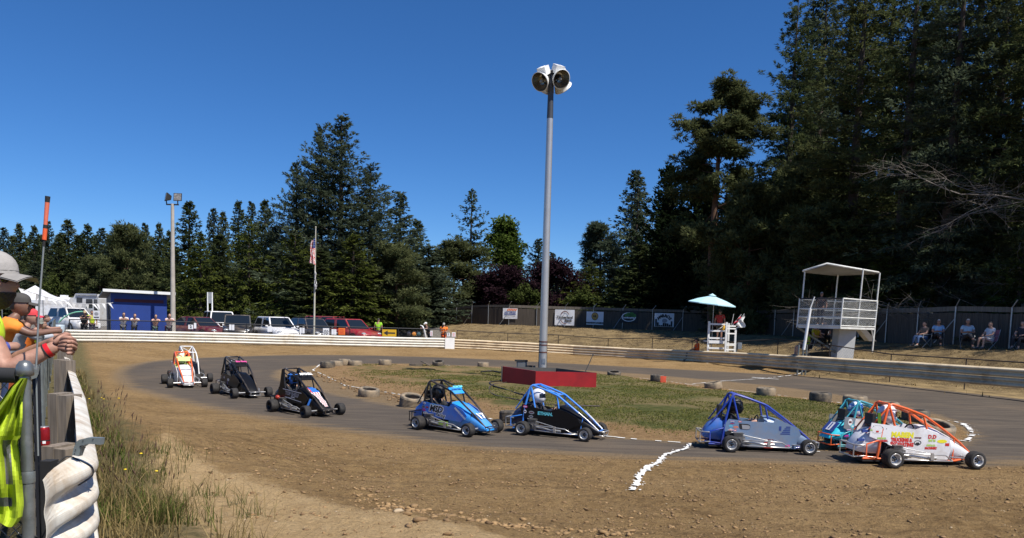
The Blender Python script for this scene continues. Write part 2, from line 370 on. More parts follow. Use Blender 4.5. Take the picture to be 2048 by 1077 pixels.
for nm, sel in (('infield', fin), ('race_track', fou), ('ground', ~(fin | fou))):
    ff = f_all[sel]; u, inv = np.unique(ff, return_inverse=True)
    me = np_mesh(nm, np.stack([gx[u], gy[u], gz[u]], 1), inv.reshape(-1, 4), SOIL, True, attrs={k: a[u] for k, a in at.items()})
    tag(link(nm, me), kind='structure')
# ================================================================== RAILS AND FENCES
GALV = mat('galvanised_steel', (.42, .43, .43), .42, .75, .12, 9); GREYPIPE = mat('weathered_grey_pipe', (.20, .22, .21), .5, .5, .25, 12, 0, (.30, .30, .28), .6)
RAILP = mat('dirty_white_rail_paint', (.70, .67, .58), .5, 0, .10, 2.5, .02, (.50, .43, .30), .62)
RAILN = mat('stained_white_rail_paint', (.72, .69, .61), .5, 0, .10, 4.5, .04, (.36, .23, .11), .53, c2f=.75)
WHITE = mat('white_paint', (.78, .78, .76), .45, 0, .05, 4); DIRTYWHITE = mat('chalky_white_paint', (.66, .66, .63), .6, 0, .12, 3, 0, (.42, .40, .36), .64)
BLACK = mat('black_paint', (.012, .012, .013), .35, 0, .1, 6); BLACKM = mat('matt_black', (.02, .02, .021), .8, 0, .2, 6)
POSTWOOD = wood('weathered_post_wood', (.20, .165, .13)); PLANK = wood('grey_fence_wood', (.080, .064, .049), 6); PLANK2 = wood('grey_cap_board_wood', (.16, .135, .105), 6)
STEELDK = mat('dark_fence_pipe', (.03, .03, .033), .5, .3, .1, 5); WIRE = mat('fence_wire', (.24, .25, .25), .5, .6, 0, 1); WIREDK = mat('black_fence_wire', (.02, .02, .022), .6, .2, 0, 1)
WPROF = [(0.000, -.006), (.012, .012), (.045, .075), (.062, .083), (.085, .083), (.102, .075), (.142, .008), (.168, .008), (.208, .075), (.225, .083), (.248, .083), (.266, .074), (.302, .018), (.311, -.015)]
def chaikin(P, it=2):
    P = [Vector(p) for p in P]
    for _ in range(it):
        Q = [P[0]]
        for a, b in zip(P[:-1], P[1:]): Q += [a * .75 + b * .25, a * .25 + b * .75]
        P = Q + [P[-1]]
    return P
def resample(P, step):
    P = [Vector(p) for p in P]; out = [P[0].copy()]; acc = 0
    L = sum((b - a).length for a, b in zip(P[:-1], P[1:])); n = max(1, round(L / step)); st = L / n; target = st
    for a, b in zip(P[:-1], P[1:]):
        sl = (b - a).length
        while acc + sl >= target - 1e-6 and len(out) < n:
            out.append(a + (b - a) * ((target - acc) / sl)); target += st
        acc += sl
    out.append(P[-1].copy()); return out
WFINE = [(p.x, p.y) for p in chaikin([Vector(q) for q in WPROF], 1)]
def beam(path, zoff, m, parent, side, thick=.0035, name='beam', flat=None, prof=WPROF):
    """one W-shaped rail panel along path (points carry the height of the rail top)"""
    secs = []
    for i, p in enumerate(path):
        t = (path[min(i + 1, len(path) - 1)] - path[max(i - 1, 0)]); t.z = 0; t.normalize(); nrm = Vector((-t.y, t.x, 0)) * side
        k_ = flat[i] if flat and i < len(flat) else 1.0
        q = [p + nrm * dd * k_ + Vector((0, 0, zoff - .31 + h)) for h, dd in prof]
        q += [p + nrm * (dd * k_ - thick) + Vector((0, 0, zoff - .31 + h)) for h, dd in reversed(prof)]
        secs.append(q)
    return MB().loft(secs, smooth=False).build(name, m, parent)
def guard_rail(label, pts, side, m, step=3.8, post_step=1, post=None, end=None):
    t = thing('guard_rail', label, 'guard rail', pts[0][:2] + (0,))
    off = Vector(t.location)
    P = resample([Vector(p) - off for p in pts], step)
    if end: ends = [Vector(p) - off for p in end]
    for i in range(len(P) - 1):
        fine = [P[i].lerp(P[i + 1], k / 4) + Vector((0, 0, random.uniform(-.006, .006))) for k in range(5)]
        fine[-1] = P[i + 1] + (P[i + 1] - P[i]).normalized() * .04; fine[-1] += Vector((0, 0, .0))
        if i == 0 and end: fine = ends + fine[0:]
        for row in range(2): beam(fine, -row * .318, m, t, side, flat=([.10, .30, .62, .88, 1.0, 1.04] if i == 0 and end else None), prof=(WFINE if end and i < 2 else WPROF))
    for i, p in enumerate(P):
        if i % post_step: continue
        d = (P[min(i + 1, len(P) - 1)] - P[max(i - 1, 0)]).normalized(); nrm = Vector((-d.y, d.x, 0)) * side
        q = p - nrm * .11; gzv = terr(q.x + off.x, q.y + off.y)
        if post: MB().box((q.x, q.y, (p.z + .03 + gzv - .15) / 2), (.16, .18, p.z + .03 - gzv + .15), math.atan2(d.y, d.x)).build('post', post, t)
    return t
def z_of(p, zt): return (p[0], p[1], zt)
near_path = [(-2.36, 4.05, 1.285), (-4.11, 7.0, 1.25), (-9.04, 15.0, 1.16), (-16.5, 27.4, 1.06), (-23.7, 39.6, .97)]
gr1 = guard_rail('long white double guard rail beside the spectators, its stained near end curled outwards', near_path, -1, RAILN, 3.9, end=[(-2.17, 3.42, 1.262), (-2.205, 3.52, 1.272), (-2.23, 3.62, 1.28), (-2.25, 3.72, 1.285), (-2.275, 3.83, 1.288), (-2.315, 3.95, 1.287)])
for i, (px, dep, zt, wd) in enumerate([(112, 4.45, 1.245, .17), (117, 7.0, 1.27, .20), (121, 10.4, 1.36, .19), (124, 14.0, 1.28, .18), (126, 18, 1.2, .18), (128, 23, 1.15, .18), (130, 29, 1.1, .18), (131, 35, 1.05, .18)]):
    p = D(px, 640, dep); g0 = terr(p.x, p.y); m_ = MB(); hw = wd / 2
    m_.box((0, 0, (zt + g0 - .2) / 2), (wd * .49, wd, zt - g0 + .2)); m_.box((wd * .5, 0.004, (zt - .012 + g0 - .2) / 2), (wd * .49, wd * .97, zt - .012 - g0 + .2))
    o = m_.build('post', POSTWOOD, gr1); o.location = Vector((p.x, p.y, 0)) - gr1.location; o.rotation_euler = (0, 0, -.25 + .05 * i)
far_z = [.97, .99, .92, .89, .74, .62, .70, .83, .96, 1.03, 1.0, .95]
far3 = [(p[0], p[1], z) for p, z in zip(RAIL_FAR, far_z)]
left3 = [tuple(v) for v in chaikin(far3[:4], 1)]; right3 = [tuple(v) for v in chaikin([(-4.0, 48.25, .85)] + far3[4:], 2)]
gr2 = guard_rail('white double guard rail in front of the parked cars and blue shed', left3, -1, RAILP, 3.9)
e = Vector(left3[-1]) - gr2.location; dxy = (Vector(left3[-1]) - Vector(left3[-2])).normalized(); nn = Vector((dxy.y, -dxy.x, 0))
MB().box(e + nn * .09 + Vector((0, 0, -.34)), (.62, .05, .74), math.atan2(dxy.y, dxy.x)).build('end_plate', WHITE, gr2)
RAILR = mat('bounce_brown_grimy_rail', (.64, .52, .35), .9, 0, .12, 2.0, .02, (.34, .25, .16), .60, spec=.08)  # base browned to paint dirt bounce on the shaded faces; patches are grime
gr3 = guard_rail('weathered double guard rail below the grass bank, curving round to the tower', right3, -1, RAILR, 3.9)
def chain_panel(mb, a, b, h, pitch=.1, r=.0022, z0=.06):
    """two families of straight diagonal wires between two posts"""
    a = Vector(a); b = Vector(b); L = (b.xy - a.xy).length; u = (b - a) / L
    n = int((L + h) / pitch)
    for s in (0, 1):
        for k in range(n):
            x0 = k * pitch - h; t0 = max(0, -x0); t1 = min(h, L - x0)
            if t1 - t0 < .02: continue
            q = []
            for t in (t0, t1):
                x = x0 + t; x = L - x if s else x
                q.append(a + u * x + Vector((0, 0, t + z0)))
            mb.tube(q, r, 3, cap=False)
def link_fence(label, pts, h, step, pipe, wire, pitch=.1, post_r=.03, rail_r=.024, mesh_r=.0022, cat='fence', rail_drop=0.0, skip=0):
    P = resample([Vector((p[0], p[1], 0)) for p in pts], step)
    t = thing('chain_link_fence', label, cat, (P[0].x, P[0].y, 0)); o = Vector((P[0].x, P[0].y, 0))
    P = [p - o + Vector((0, 0, terr(p.x, p.y))) for p in P]
    for p in P[skip:]: MB().tube([p + Vector((0, 0, -.1)), p + Vector((0, 0, h + .02))], post_r, 8).build('post', pipe, t)
    MB().tube([p + Vector((0, 0, h - rail_drop)) for p in P], rail_r, 8).build('top_rail', pipe, t)
    mb = MB()
    for a, b in zip(P[:-1], P[1:]): chain_panel(mb, a, b, h - .08, pitch, mesh_r)
    tag(mb.build('chain_link', wire, t), kind='stuff'); return t
def offset(P, d):
    out = []
    for i, p in enumerate(P):
        a = Vector(P[max(i - 1, 0)]).xy; b = Vector(P[min(i + 1, len(P) - 1)]).xy; t = (b - a).normalized(); out.append((p[0] + t.y * -d, p[1] + t.x * d))
    return out
link_fence('low dark chain link fence between the guard rail and the parked cars', offset(left3, 1.3), 1.2, 2.9, STEELDK, WIREDK, .11, .03, .028)
link_fence('low rusty chain link fence along the foot of the grass bank', offset(right3, 1.7)[1:], 1.15, 3.4, mat('rusty_dark_pipe', (.05, .038, .032), .7, .2, .2, 8), WIREDK, .14, .022, .024, .0018)
# spectators' fence on the left, running away from the viewer
near_fence = [(-1.875, 2.9), (-3.05, 4.8), (-4.47, 7.0), (-9.42, 15.0), (-24.5, 39.9)]
link_fence('long chain link fence that the row of spectators leans on', near_fence, 1.22, 2.4, GREYPIPE, WIREDK, .075, .021, .021, .0022, skip=1)
# its side panel with the tall capped post nearest to the viewer
p0 = Vector((-1.875, 2.9, 0)); gp = thing('gate_post', 'grey steel post with domed cap, nearest the viewer on the left', 'fence post', (p0.x + .004, p0.y - .05, 0))
MB().tube([(0, 0, .45), (0, 0, 1.40)], .0235, 16).tube([(0, 0, 1.40), (0, 0, 1.83)], .0205, 16).build('pipe', mat('scuffed_galvanised_pipe', (.26, .28, .27), .38, .7, .25, 14, .05, (.42, .43, .42), .62), gp)
MB().lathe([(.026, 1.385), (.027, 1.39), (.027, 1.425), (.0255, 1.43)], n=16).build('collar', GREYPIPE, gp)
MB().lathe([(.024, 1.80), (.031, 1.803), (.031, 1.825), (.028, 1.842), (.018, 1.857), (.0001, 1.862)], n=18).build('cap', mat('cap_casting', (.22, .23, .23), .35, .6, .15, 20), gp)
wt = MB(); wt.tube([Vector((.026 * math.cos(a), .026 * math.sin(a), 1.17 - .012 * a)) for a in np.linspace(-.2, 5.4, 22)], .0035, 6)
wt.tube([(.024, -.01, 1.165), (.06, .0, 1.14), (.075, .01, 1.10), (.07, .02, 1.05)], .0035, 6).build('tie_wire', BLACKM, gp)
sp = thing('fence_panel', 'short chain link panel left of the capped post, behind the yellow jacket', 'fence', (-1.9, 2.86, 0))
MB().tube([(0, 0, 1.80), (-1.2, .05, 1.80)], .03, 10).build('padded_rail', BLACKM, sp)
mb = MB(); chain_panel(mb, (-1.2, .05, .5), (-.0, 0, .5), 1.26, .06, .0024); tag(mb.build('chain_link', WIRE, sp), kind='stuff')
# ================================================================== WOODEN FENCE ON THE BANK
wf = thing('board_fence', 'grey wooden board fence along the top of the bank', 'fence', (0, 0, 0))
FP = resample([Vector((p[0], p[1], 0)) for p in FENCE], 2.7)
FP = [p + Vector((0, 0, terr(p.x, p.y))) for p in FP]
rnd = random.Random(5)
for i, (a, b) in enumerate(zip(FP[:-1], FP[1:])):
    mb = MB(); L = (b - a).length; n = int(L / .145); u = (b - a) / L; rz = math.atan2(u.y, u.x); nr = Vector((u.y, -u.x, 0))
    for k in range(n):
        h = 1.62 + rnd.uniform(-.025, .02); c = a + u * ((k + .5) * L / n) + nr * rnd.uniform(-.008, .008)
        mb.box((c.x, c.y, c.z + h / 2 - .03), (L / n - rnd.uniform(.004, .014), .022, h), rz + rnd.uniform(-.02, .02))
    tag(mb.build('planks', PLANK, wf), kind='stuff')
    c = (a + b) / 2 - nr * .05
    MB().box((c.x, c.y, c.z + 1.78), (L - .02, .03, .24), rz, ry=-math.asin(max(-.5, min(.5, u.z)))).build('cap_board', PLANK2, wf)
for i, p in enumerate(FP):
    if p.y > 90: continue
    u = (FP[min(i + 1, len(FP) - 1)] - FP[max(i - 1, 0)]).normalized(); nr = Vector((u.y, -u.x, 0)); q = p + nr * .07
    po = MB().tube([q + Vector((0, 0, -.1)), q + Vector((0, 0, 1.88))], .035, 8).build('post', GALV, wf)
    arm = MB().tube([q + Vector((0, 0, 1.87)), q + u * .28 + nr * .1 + Vector((0, 0, 2.22))], .028, 6).build('barb_arm', GALV, po)
    if i % 2 == 0: MB().tube([q + Vector((0, 0, 1.3)), q - u * .75 + nr * .45 + Vector((0, 0, .02))], .022, 6).build('brace', GALV, po)
# banners
def fence_at(px):
    d = ray(px, 640).xy
    for a, b in zip(FENCE[:-1], FENCE[1:]):
        ax, ay = a; bx, by = b; ex, ey = bx - ax, by - ay; den = d.x * ey - d.y * ex
        if abs(den) < 1e-9: continue
        t = (ax * ey - ay * ex) / den; s = (ax * d.y - ay * d.x) / den
        if 0 <= s <= 1 and t > 0: return Vector((d.x * t, d.y * t, 0)), Vector((ex, ey, 0)).normalized()
PRINTS = dict(white=mat('banner_white', (.74, .74, .76), .5, 0, .04, 3), black=mat('print_black', (.015, .015, .017), .6, 0, 0, 1), navy=mat('print_navy', (.03, .06, .25), .6, 0, 0, 1), red=mat('print_red', (.55, .03, .02), .6, 0, 0, 1),
    orange=mat('print_orange', (.75, .16, .02), .6, 0, 0, 1), gold=mat('print_gold', (.50, .30, .07), .6, 0, 0, 1), green=mat('print_green', (.05, .20, .04), .6, 0, 0, 1), yellow=mat('print_yellow', (.80, .72, .03), .5, 0, 0, 1), grey=mat('print_grey', (.3, .3, .32), .6, 0, 0, 1), maroon=mat('print_maroon', (.12, .02, .02), .6, 0, 0, 1),
    blue=mat('print_blue', (.03, .16, .55), .5, 0, 0, 1), cyan=mat('print_cyan', (.15, .62, .70), .5, 0, 0, 1), pink=mat('print_pink', (.70, .06, .30), .5, 0, 0, 1), lime=mat('print_lime', (.42, .60, .12), .5, 0, 0, 1), purple=mat('print_purple', (.16, .05, .30), .5, 0, 0, 1), white2=mat('print_white', (.8, .8, .8), .5, 0, 0, 1))
PM = list(PRINTS.values()); PI = {k: i for i, k in enumerate(PRINTS)}
def disc(M, cx, cy, rx, ry, m, mb, n=24, z=0.0, rin=0.0, a0=0, a1=2 * math.pi):
    if rin:
        vs = []; 
        for k in range(n + 1):
            a = a0 + (a1 - a0) * k / n; vs += [M @ Vector((cx + rx * math.cos(a), cy + ry * math.sin(a), z)), M @ Vector((cx + rx * rin * math.cos(a), cy + ry * rin * math.sin(a), z))]
        mb.add(vs, [(2 * k, 2 * k + 2, 2 * k + 3, 2 * k + 1) for k in range(n)], False, m)
    else: mb.add([M @ Vector((cx + rx * math.cos(2 * math.pi * k / n), cy + ry * math.sin(2 * math.pi * k / n), z)) for k in range(n)], [tuple(range(n))], False, m)
def rect(M, x0, y0, x1, y1, m, mb, z=0.0): mb.add([M @ Vector(p) for p in ((x0, y0, z), (x1, y0, z), (x1, y1, z), (x0, y1, z))], [(0, 1, 2, 3)], False, m)
def banner(x0, y0, x1, y1, base, label):
    c, u = fence_at((x0 + x1) / 2); nr = Vector((u.y, -u.x, 0)); pp = D((x0 + x1) / 2, (y0 + y1) / 2, c.y); c = Vector((c.x, c.y, pp.z)) + nr * .13
    k = c.y / FPX; hw = (x1 - x0) / 2 * k / max(.5, abs(u.x) - u.y * c.x / c.y); hh = (y1 - y0) / 2 * k
    t = thing('banner', label, 'banner', c, group='sponsor banners on the board fence')
    M = frame_M((0, 0, 0), u, (0, 0, 1)); mb = MB()
    nx, ny = 8, 5; vs = [M @ Vector((-hw + 2 * hw * i / nx, -hh + 2 * hh * j / ny, .012 * math.sin(i * 1.7 + j) - .02)) for j in range(ny + 1) for i in range(nx + 1)]
    mb.add(vs, [(j * (nx + 1) + i, j * (nx + 1) + i + 1, (j + 1) * (nx + 1) + i + 1, (j + 1) * (nx + 1) + i) for j in range(ny) for i in range(nx)], True)
    mb.build('sheet', PRINTS[base], t); return t, M, hw, hh
t, M, w_, h_ = banner(1006, 617, 1035, 638, 'white', 'white banner with orange swoosh and blue lettering, leftmost on the board fence'); mb = MB()
for k in range(6): mb.add([M @ Vector((-.45 * w_ + k * .22 * w_ + a, b, .02)) for a, b in ((0, .52 * h_), (.16 * w_, .52 * h_), (.30 * w_, .92 * h_), (.14 * w_, .92 * h_))], [(0, 1, 2, 3)], False, PI['orange'])
put_text(mb, 'GREAT OVERLAND', .24 * h_ * 2, M @ Matrix.Translation((0, .12 * h_, .02)), PI['navy'], sx=.55, bold=.01); rect(M, -.8 * w_, -.25 * h_, .8 * w_, -.12 * h_, PI['navy'], mb, .02); rect(M, -.7 * w_, -.48 * h_, .7 * w_, -.42 * h_, PI['grey'], mb, .02); mb.build_apart('lettering', PM, t, .05)
t, M, w_, h_ = banner(1110, 620, 1149, 651, 'white', 'white banner reading Timberland Bank'); mb = MB()
disc(M, .02 * w_, .02 * h_, .48 * w_, .82 * h_, PI['maroon'], mb, 30, .02, .88, .5, 2.75); disc(M, .02 * w_, .02 * h_, .48 * w_, .82 * h_, PI['maroon'], mb, 30, .02, .88, 3.5, 5.2)
put_text(mb, 'Timberland', .36 * w_, M @ Matrix.Translation((0, .02 * h_, .022)), PI['black'], bold=.012); put_text(mb, 'Bank', .36 * w_, M @ Matrix.Translation((.38 * w_, -.4 * h_, .022)), PI['black'], bold=.012); mb.build_apart('lettering', PM, t, .05)
t, M, w_, h_ = banner(1173, 624, 1207, 650, 'white', 'white banner with gold oval emblem above the word LOGGING'); mb = MB()
disc(M, 0, .3 * h_, .40 * w_, .60 * h_, PI['gold'], mb, 28, .02); disc(M, 0, .3 * h_, .40 * w_, .60 * h_, PI['black'], mb, 28, .022, .9); put_text(mb, 'HL', .34 * w_, M @ Matrix.Translation((0, .3 * h_, .024)), PI['black'], bold=.015)
put_text(mb, 'HARDESON LOGGING', .24 * w_, M @ Matrix.Translation((0, -.72 * h_, .022)), PI['black'], sx=.82, bold=.012); mb.build_apart('lettering', PM, t, .05)
t, M, w_, h_ = banner(1241, 622, 1276, 646, 'black', 'black banner with green trees over a white oval'); mb = MB()
disc(M, -.05 * w_, -.05 * h_, .82 * w_, .75 * h_, PI['white2'], mb, 30, .02, .86); 
for x, y, r_ in ((-.1, .35, .3), (.25, .4, .32), (.5, .2, .3), (-.35, .2, .2)): disc(M, x * w_, y * h_, r_ * w_, r_ * h_ * 1.1, PI['green'], mb, 10, .024)
put_text(mb, 'Landscaping', .26 * w_, M @ Matrix.Translation((-.05 * w_, -.15 * h_, .028)), PI['white2'], bold=.01); mb.build_apart('lettering', PM, t, .05)
t, M, w_, h_ = banner(1309, 627, 1348, 654, 'white', 'white banner with black arched lettering and skyline, rightmost on the board fence'); mb = MB()
for k, ch in enumerate('AMBROS'):
    a = 2.5 - k * .38; put_text(mb, ch, .42 * w_, M @ Matrix.Translation((.72 * w_ * math.cos(a), -.35 * h_ + .95 * h_ * math.sin(a), .022)) @ Matrix.Rotation(a - math.pi / 2, 4, 'Z'), PI['black'], bold=.02)
disc(M, .05 * w_, -.1 * h_, .26 * w_, .30 * h_, PI['grey'], mb, 18, .02); rr2 = random.Random(2)
for k in range(9): x = -.92 + k * .2; rect(M, x * w_, -h_ * .95, (x + .17) * w_, (-.95 + rr2.uniform(.2, .75) * (1.5 if k in (0, 8) else .8)) * h_, PI['black'], mb, .024)
mb.build_apart('lettering', PM, t, .05)
# ================================================================== BLUE SHED
BLUE = mat('blue_wall_paint', (.012, .040, .21), .55, 0, .08, 1.5); DKBLUE = mat('dark_blue_side_wall', (.010, .018, .07), .6, 0, .1, 2)  # side and rear walls are a darker blue than the front
sh = thing('shed', 'blue shed with sloping white edged roof and dark red stripe', 'shed')
A = D(222, 640, 48.2); B = D(334, 640, 50.0); zb = .25; zt1 = D(222, 585, 48.2).z; zt2 = D(334, 591, 50.0).z
u = (B - A); u.z = 0; W_ = u.length; u.normalize(); bk = Vector((-u.y, u.x, 0)); A.z = 0; B.z = 0
sh.location = A; sh.rotation_euler = (0, 0, math.atan2(u.y, u.x))
MB().prism([(0, zb), (W_, zb), (W_, zt2), (0, zt1)], 'Y', 0, .1).build('front_wall', BLUE, sh)
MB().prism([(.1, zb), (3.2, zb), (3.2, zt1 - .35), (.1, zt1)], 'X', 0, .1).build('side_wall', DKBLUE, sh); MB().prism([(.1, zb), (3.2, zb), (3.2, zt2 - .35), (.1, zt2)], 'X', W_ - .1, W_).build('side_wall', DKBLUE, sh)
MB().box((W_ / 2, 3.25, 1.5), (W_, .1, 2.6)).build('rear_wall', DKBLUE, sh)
MB().box((W_ / 2 + .0, -.012, zt1 - .50), (W_ - .4, .02, .20)).build('stripe', mat('dark_red_stripe', (.09, .012, .02), .6), sh)
MB().box((-.015, 1.5, 1.35), (.03, .95, 2.1)).build('door', BLACKM, sh)
ro = MB(); ro.loft([[(-.45, -.45, zt1 + .16), (-.45, -.45, zt1 + .06), (-.45, 3.7, zt1 - .34), (-.45, 3.7, zt1 - .24)], [(W_ + .45, -.45, zt2 + .16), (W_ + .45, -.45, zt2 + .06), (W_ + .45, 3.7, zt2 - .34), (W_ + .45, 3.7, zt2 - .24)]], smooth=False)
rf = ro.build('roof', mat('grey_roof_sheet', (.18, .18, .19), .6), sh)
fa = MB(); fa.loft([[(-.47, -.455, zt1 + .02), (-.47, -.485, zt1 + .02), (-.47, -.485, zt1 + .2), (-.47, -.455, zt1 + .2)], [(W_ + .47, -.455, zt2 + .02), (W_ + .47, -.485, zt2 + .02), (W_ + .47, -.485, zt2 + .2), (W_ + .47, -.455, zt2 + .2)]], smooth=False); fa.build('fascia', WHITE, rf)
# ================================================================== LIGHT POLES
POLEG = mat('galvanised_light_pole', (.50, .48, .46), .38, .55, .06, 3, 0); POLED = mat('dark_pole_top', (.06, .065, .075), .5, .3, .1, 3)
LAMPW = mat('white_lamp_housing', (.72, .72, .70), .4, .1, .08, 6); REFL = mat('bowl_reflector', (.30, .27, .21), .25, .8, .15, 5); GLASS = mat('lamp_glass', (.35, .35, .33), .08, 0, 0, 1, spec=.8)
base = D(1084.5, 752, 25.4); top = D(1102.5, 150, 25.4); g0 = terr(base.x, base.y)
lp = thing('light_pole', 'tall tapered steel light pole rising from the red box, four floodlights on top', 'light pole', (base.x, base.y, 0))
ax = top - Vector((base.x, base.y, base.z)); q = lambda t_: Vector((0, 0, base.z)) + ax * t_
tb = D(1101.3, 238, 25.4) - Vector((base.x, base.y, 0)); tt = (tb.z - base.z) / ax.z
MB().tube([q(-.06), q(.0), q(.4), q(tt)], [.146, .142, .122, .104], 24).build('shaft', POLEG, lp)
MB().tube([q(tt), q(1)], [.105, .086], 20).build('upper_shaft', POLED, lp)
for tz in (684, 690.5, 705): 
    f_ = (D(1086, tz, 25.4).z - base.z) / ax.z; MB().tube([q(f_ - .0022), q(f_ + .0022)], .145, 20).build('strap', mat('rust_strap', (.11, .04, .03), .7), lp)
f_ = (D(1086, 722, 25.4).z - base.z) / ax.z; c_ = q(f_); MB().box((c_.x + .03, c_.y - .136, c_.z), (.11, .03, .17)).build('hatch', GALV, lp)
for sx_ in (-.14, .14): MB().tube([q(.01) + Vector((sx_, -.03, 0)), q(.12) + Vector((sx_ * .93, -.03, 0))], .013, 6).build('conduit', STEELDK, lp)
tp = q(1)
MB().box(tp + Vector((0, 0, -.12)), (.75, .1, .12), .7).box(tp + Vector((0, 0, -.12)), (.75, .1, .12), -.7).box(tp + Vector((0, 0, .05)), (.42, .3, .1)).build('cross_arm', BLACKM, lp)
def floodlight(parent, c, d, r=.30, L=.34):
    d = Vector(d).normalized(); M = Matrix.Translation(c) @ d.to_track_quat('Z', 'Y').to_matrix().to_4x4()
    mb = MB(); mb.T = M; mb.lathe([(.10, -L), (.17, -L * .82), (.235, -L * .5), (.28, -L * .2), (r, 0), (r + .018, .004), (r + .018, .022), (r - .004, .022)], n=26); o = mb.build('floodlight', LAMPW, parent)
    mb = MB(); mb.T = M; mb.lathe([(r - .006, .02), (.27, -L * .2), (.22, -L * .5), (.15, -L * .78), (.0001, -L * .86)], n=26); mb.build('reflector', REFL, o)
    mb = MB(); mb.T = M; mb.ball((0, 0, -L * .35), (.05, .05, .13), 10, 7); mb.build('bulb', GLASS, o)
    mb = MB(); mb.T = M; mb.box((0, .24, -L - .02), (.32, .26, .26)); mb.box((0, .374, -L - .02), (.02, .01, .24)); mb.build('ballast_box', WHITE, o)
    mb = MB(); mb.tube([c - d * .18, c - d * .3 + Vector((0, 0, -.15)), tp + Vector((0, 0, -.1))], .02, 6); mb.build('bracket', BLACKM, o)
for px, py, dy, dv in ((1080, 164, -.30, (-.52, -.62, -.50)), (1122.5, 159, -.30, (.42, -.72, -.42)), (1091, 178, .32, (-.35, .62, -.62)), (1126, 176, .32, (.50, .55, -.62))):
    c = D(px, py, 25.4 + dy) - Vector((base.x, base.y, 0)); floodlight(lp, c, dv)
# far pole on the left
b2 = D(346, 668, 47.5); t2 = D(345, 408, 47.5); lp2 = thing('light_pole', 'pale concrete light pole with two floodlights beside the blue shed', 'light pole', (b2.x, b2.y, 0))
a2 = t2 - b2; MB().tube([Vector((0, 0, b2.z - .5)), Vector((0, 0, b2.z)) + a2 * .5, Vector((0, 0, b2.z)) + a2], [.17, .13, .10], 14).build('shaft', mat('concrete_pole', (.42, .38, .33), .8, 0, .12, 3), lp2)
h2 = Vector((0, 0, b2.z)) + a2; MB().box(h2 + Vector((0, 0, -.05)), (.78, .08, .08)).tube([h2 + Vector((-.36, 0, -.05)), h2 + Vector((-.40, 0, .25))], .035, 6).tube([h2 + Vector((.33, 0, -.05)), h2 + Vector((.33, 0, .22))], .035, 6).build('cross_arm', STEELDK, lp2)
for dx, dd in ((-.40, (-.80, -.5, .16)), (.33, (.05, -1, .12))):
    d = Vector(dd).normalized(); M = Matrix.Translation(h2 + Vector((dx, 0, .42))) @ d.to_track_quat('Z', 'Y').to_matrix().to_4x4()
    mb = MB(); mb.T = M; mb.loft([[(-.12, -.12, -.3), (.12, -.12, -.3), (.12, .12, -.3), (-.12, .12, -.3)], [(-.25, -.24, -.02), (.25, -.24, -.02), (.25, .24, -.02), (-.25, .24, -.02)], [(-.25, -.24, .03), (.25, -.24, .03), (.25, .24, .03), (-.25, .24, .03)]], smooth=False); o = mb.build('floodlight', BLACKM, lp2)
    mb = MB(); mb.T = M; mb.box((0, 0, .032), (.44, .42, .012)); mb.build('lens', mat('old_lens', (.32, .29, .25), .3, .3, .4, 9), o)
# ================================================================== RED BOX ROUND THE POLE
REDP = mat('red_board_paint', (.34, .012, .014), .5, 0, .14, 2.2, .02, (.24, .010, .012), .6); gy_ = lambda px, py: G(px, py, .10)
c0, c1, c2 = gy_(1072, 771), gy_(1191, 773), gy_(1003, 763.5); c3 = G(1113, 733.5, .60); c3.z = .1
rb = thing('red_box', 'low red wooden box around the foot of the tall light pole', 'box', (c0.x, c0.y, 0))
cs = [c2, c0, c1, c3]; cs = [Vector((v.x - c0.x, v.y - c0.y, 0)) for v in cs]; hh = [.60, .54, .53, .55]
for i in range(4):
    a, b = cs[i], cs[(i + 1) % 4]; u = (b - a).normalized(); n_ = Vector((u.y, -u.x, 0)); za, zb_ = hh[i], hh[(i + 1) % 4]; e_ = u * (.02 if i % 2 else -.021)
    MB().loft([[a - e_ + Vector((0, 0, -.02)), a - e_ - n_ * .035 + Vector((0, 0, -.02)), a - e_ - n_ * .035 + Vector((0, 0, za)), a - e_ + Vector((0, 0, za))], [b + e_ + Vector((0, 0, -.02)), b + e_ - n_ * .035 + Vector((0, 0, -.02)), b + e_ - n_ * .035 + Vector((0, 0, zb_)), b + e_ + Vector((0, 0, zb_))]], smooth=False).build('side_board', REDP if i in (0, 1) else mat('bare_board', (.08, .075, .07), .8), rb)
def on_px(px, py, dep): return D(px, py, dep)
eb = thing('utility_box', 'grey electrical box inside the red box, left of the pole', 'electrical box', on_px(1043, 741, 25.9)); MB().box((0, 0, .1), (.36, .3, .42)).box((0, -.16, .12), (.28, .02, .3)).build('cabinet', mat('grey_cabinet', (.16, .165, .17), .5, .2, .1, 5), eb); MB().box((-.02, 0, .335), (.44, .34, .05), .06).build('lid', BLACKM, eb)
eb = thing('speaker_box', 'black box standing beside the pole foot inside the red box', 'box', on_px(1059, 739, 25.7)); MB().box((0, 0, 0), (.2, .2, .26)).build('case', BLACKM, eb); MB().tube([(.16, .0, -.15), (.16, .02, .13)], .045, 8).build('pipe', GREYPIPE, eb)
lv = thing('iron_rod', 'dark slanting rod leaning out of the right side of the red box', 'rod', on_px(1166, 738, 25.2)); e_ = on_px(1186, 710, 25.6) - Vector(lv.location); MB().tube([(0, 0, -.3), e_], .016, 6).tube([e_ * .97, e_ * 1.03], .022, 6).build('bar', STEELDK, lv)
def ground_cable(label, pts, r, m, cat='cable', name='power_cable'):
    P = [Vector((p.x, p.y, p.z if p.z > .62 else float(terr_np([p.x], [p.y], True)[0]) + r)) for p in pts]; P = chaikin(P, 2); mb = MB().tube(P, r, 6); o = mb.build(name, m); return tag(o, label, cat)
CABLE = mat('black_cable', (.018, .017, .017), .5)
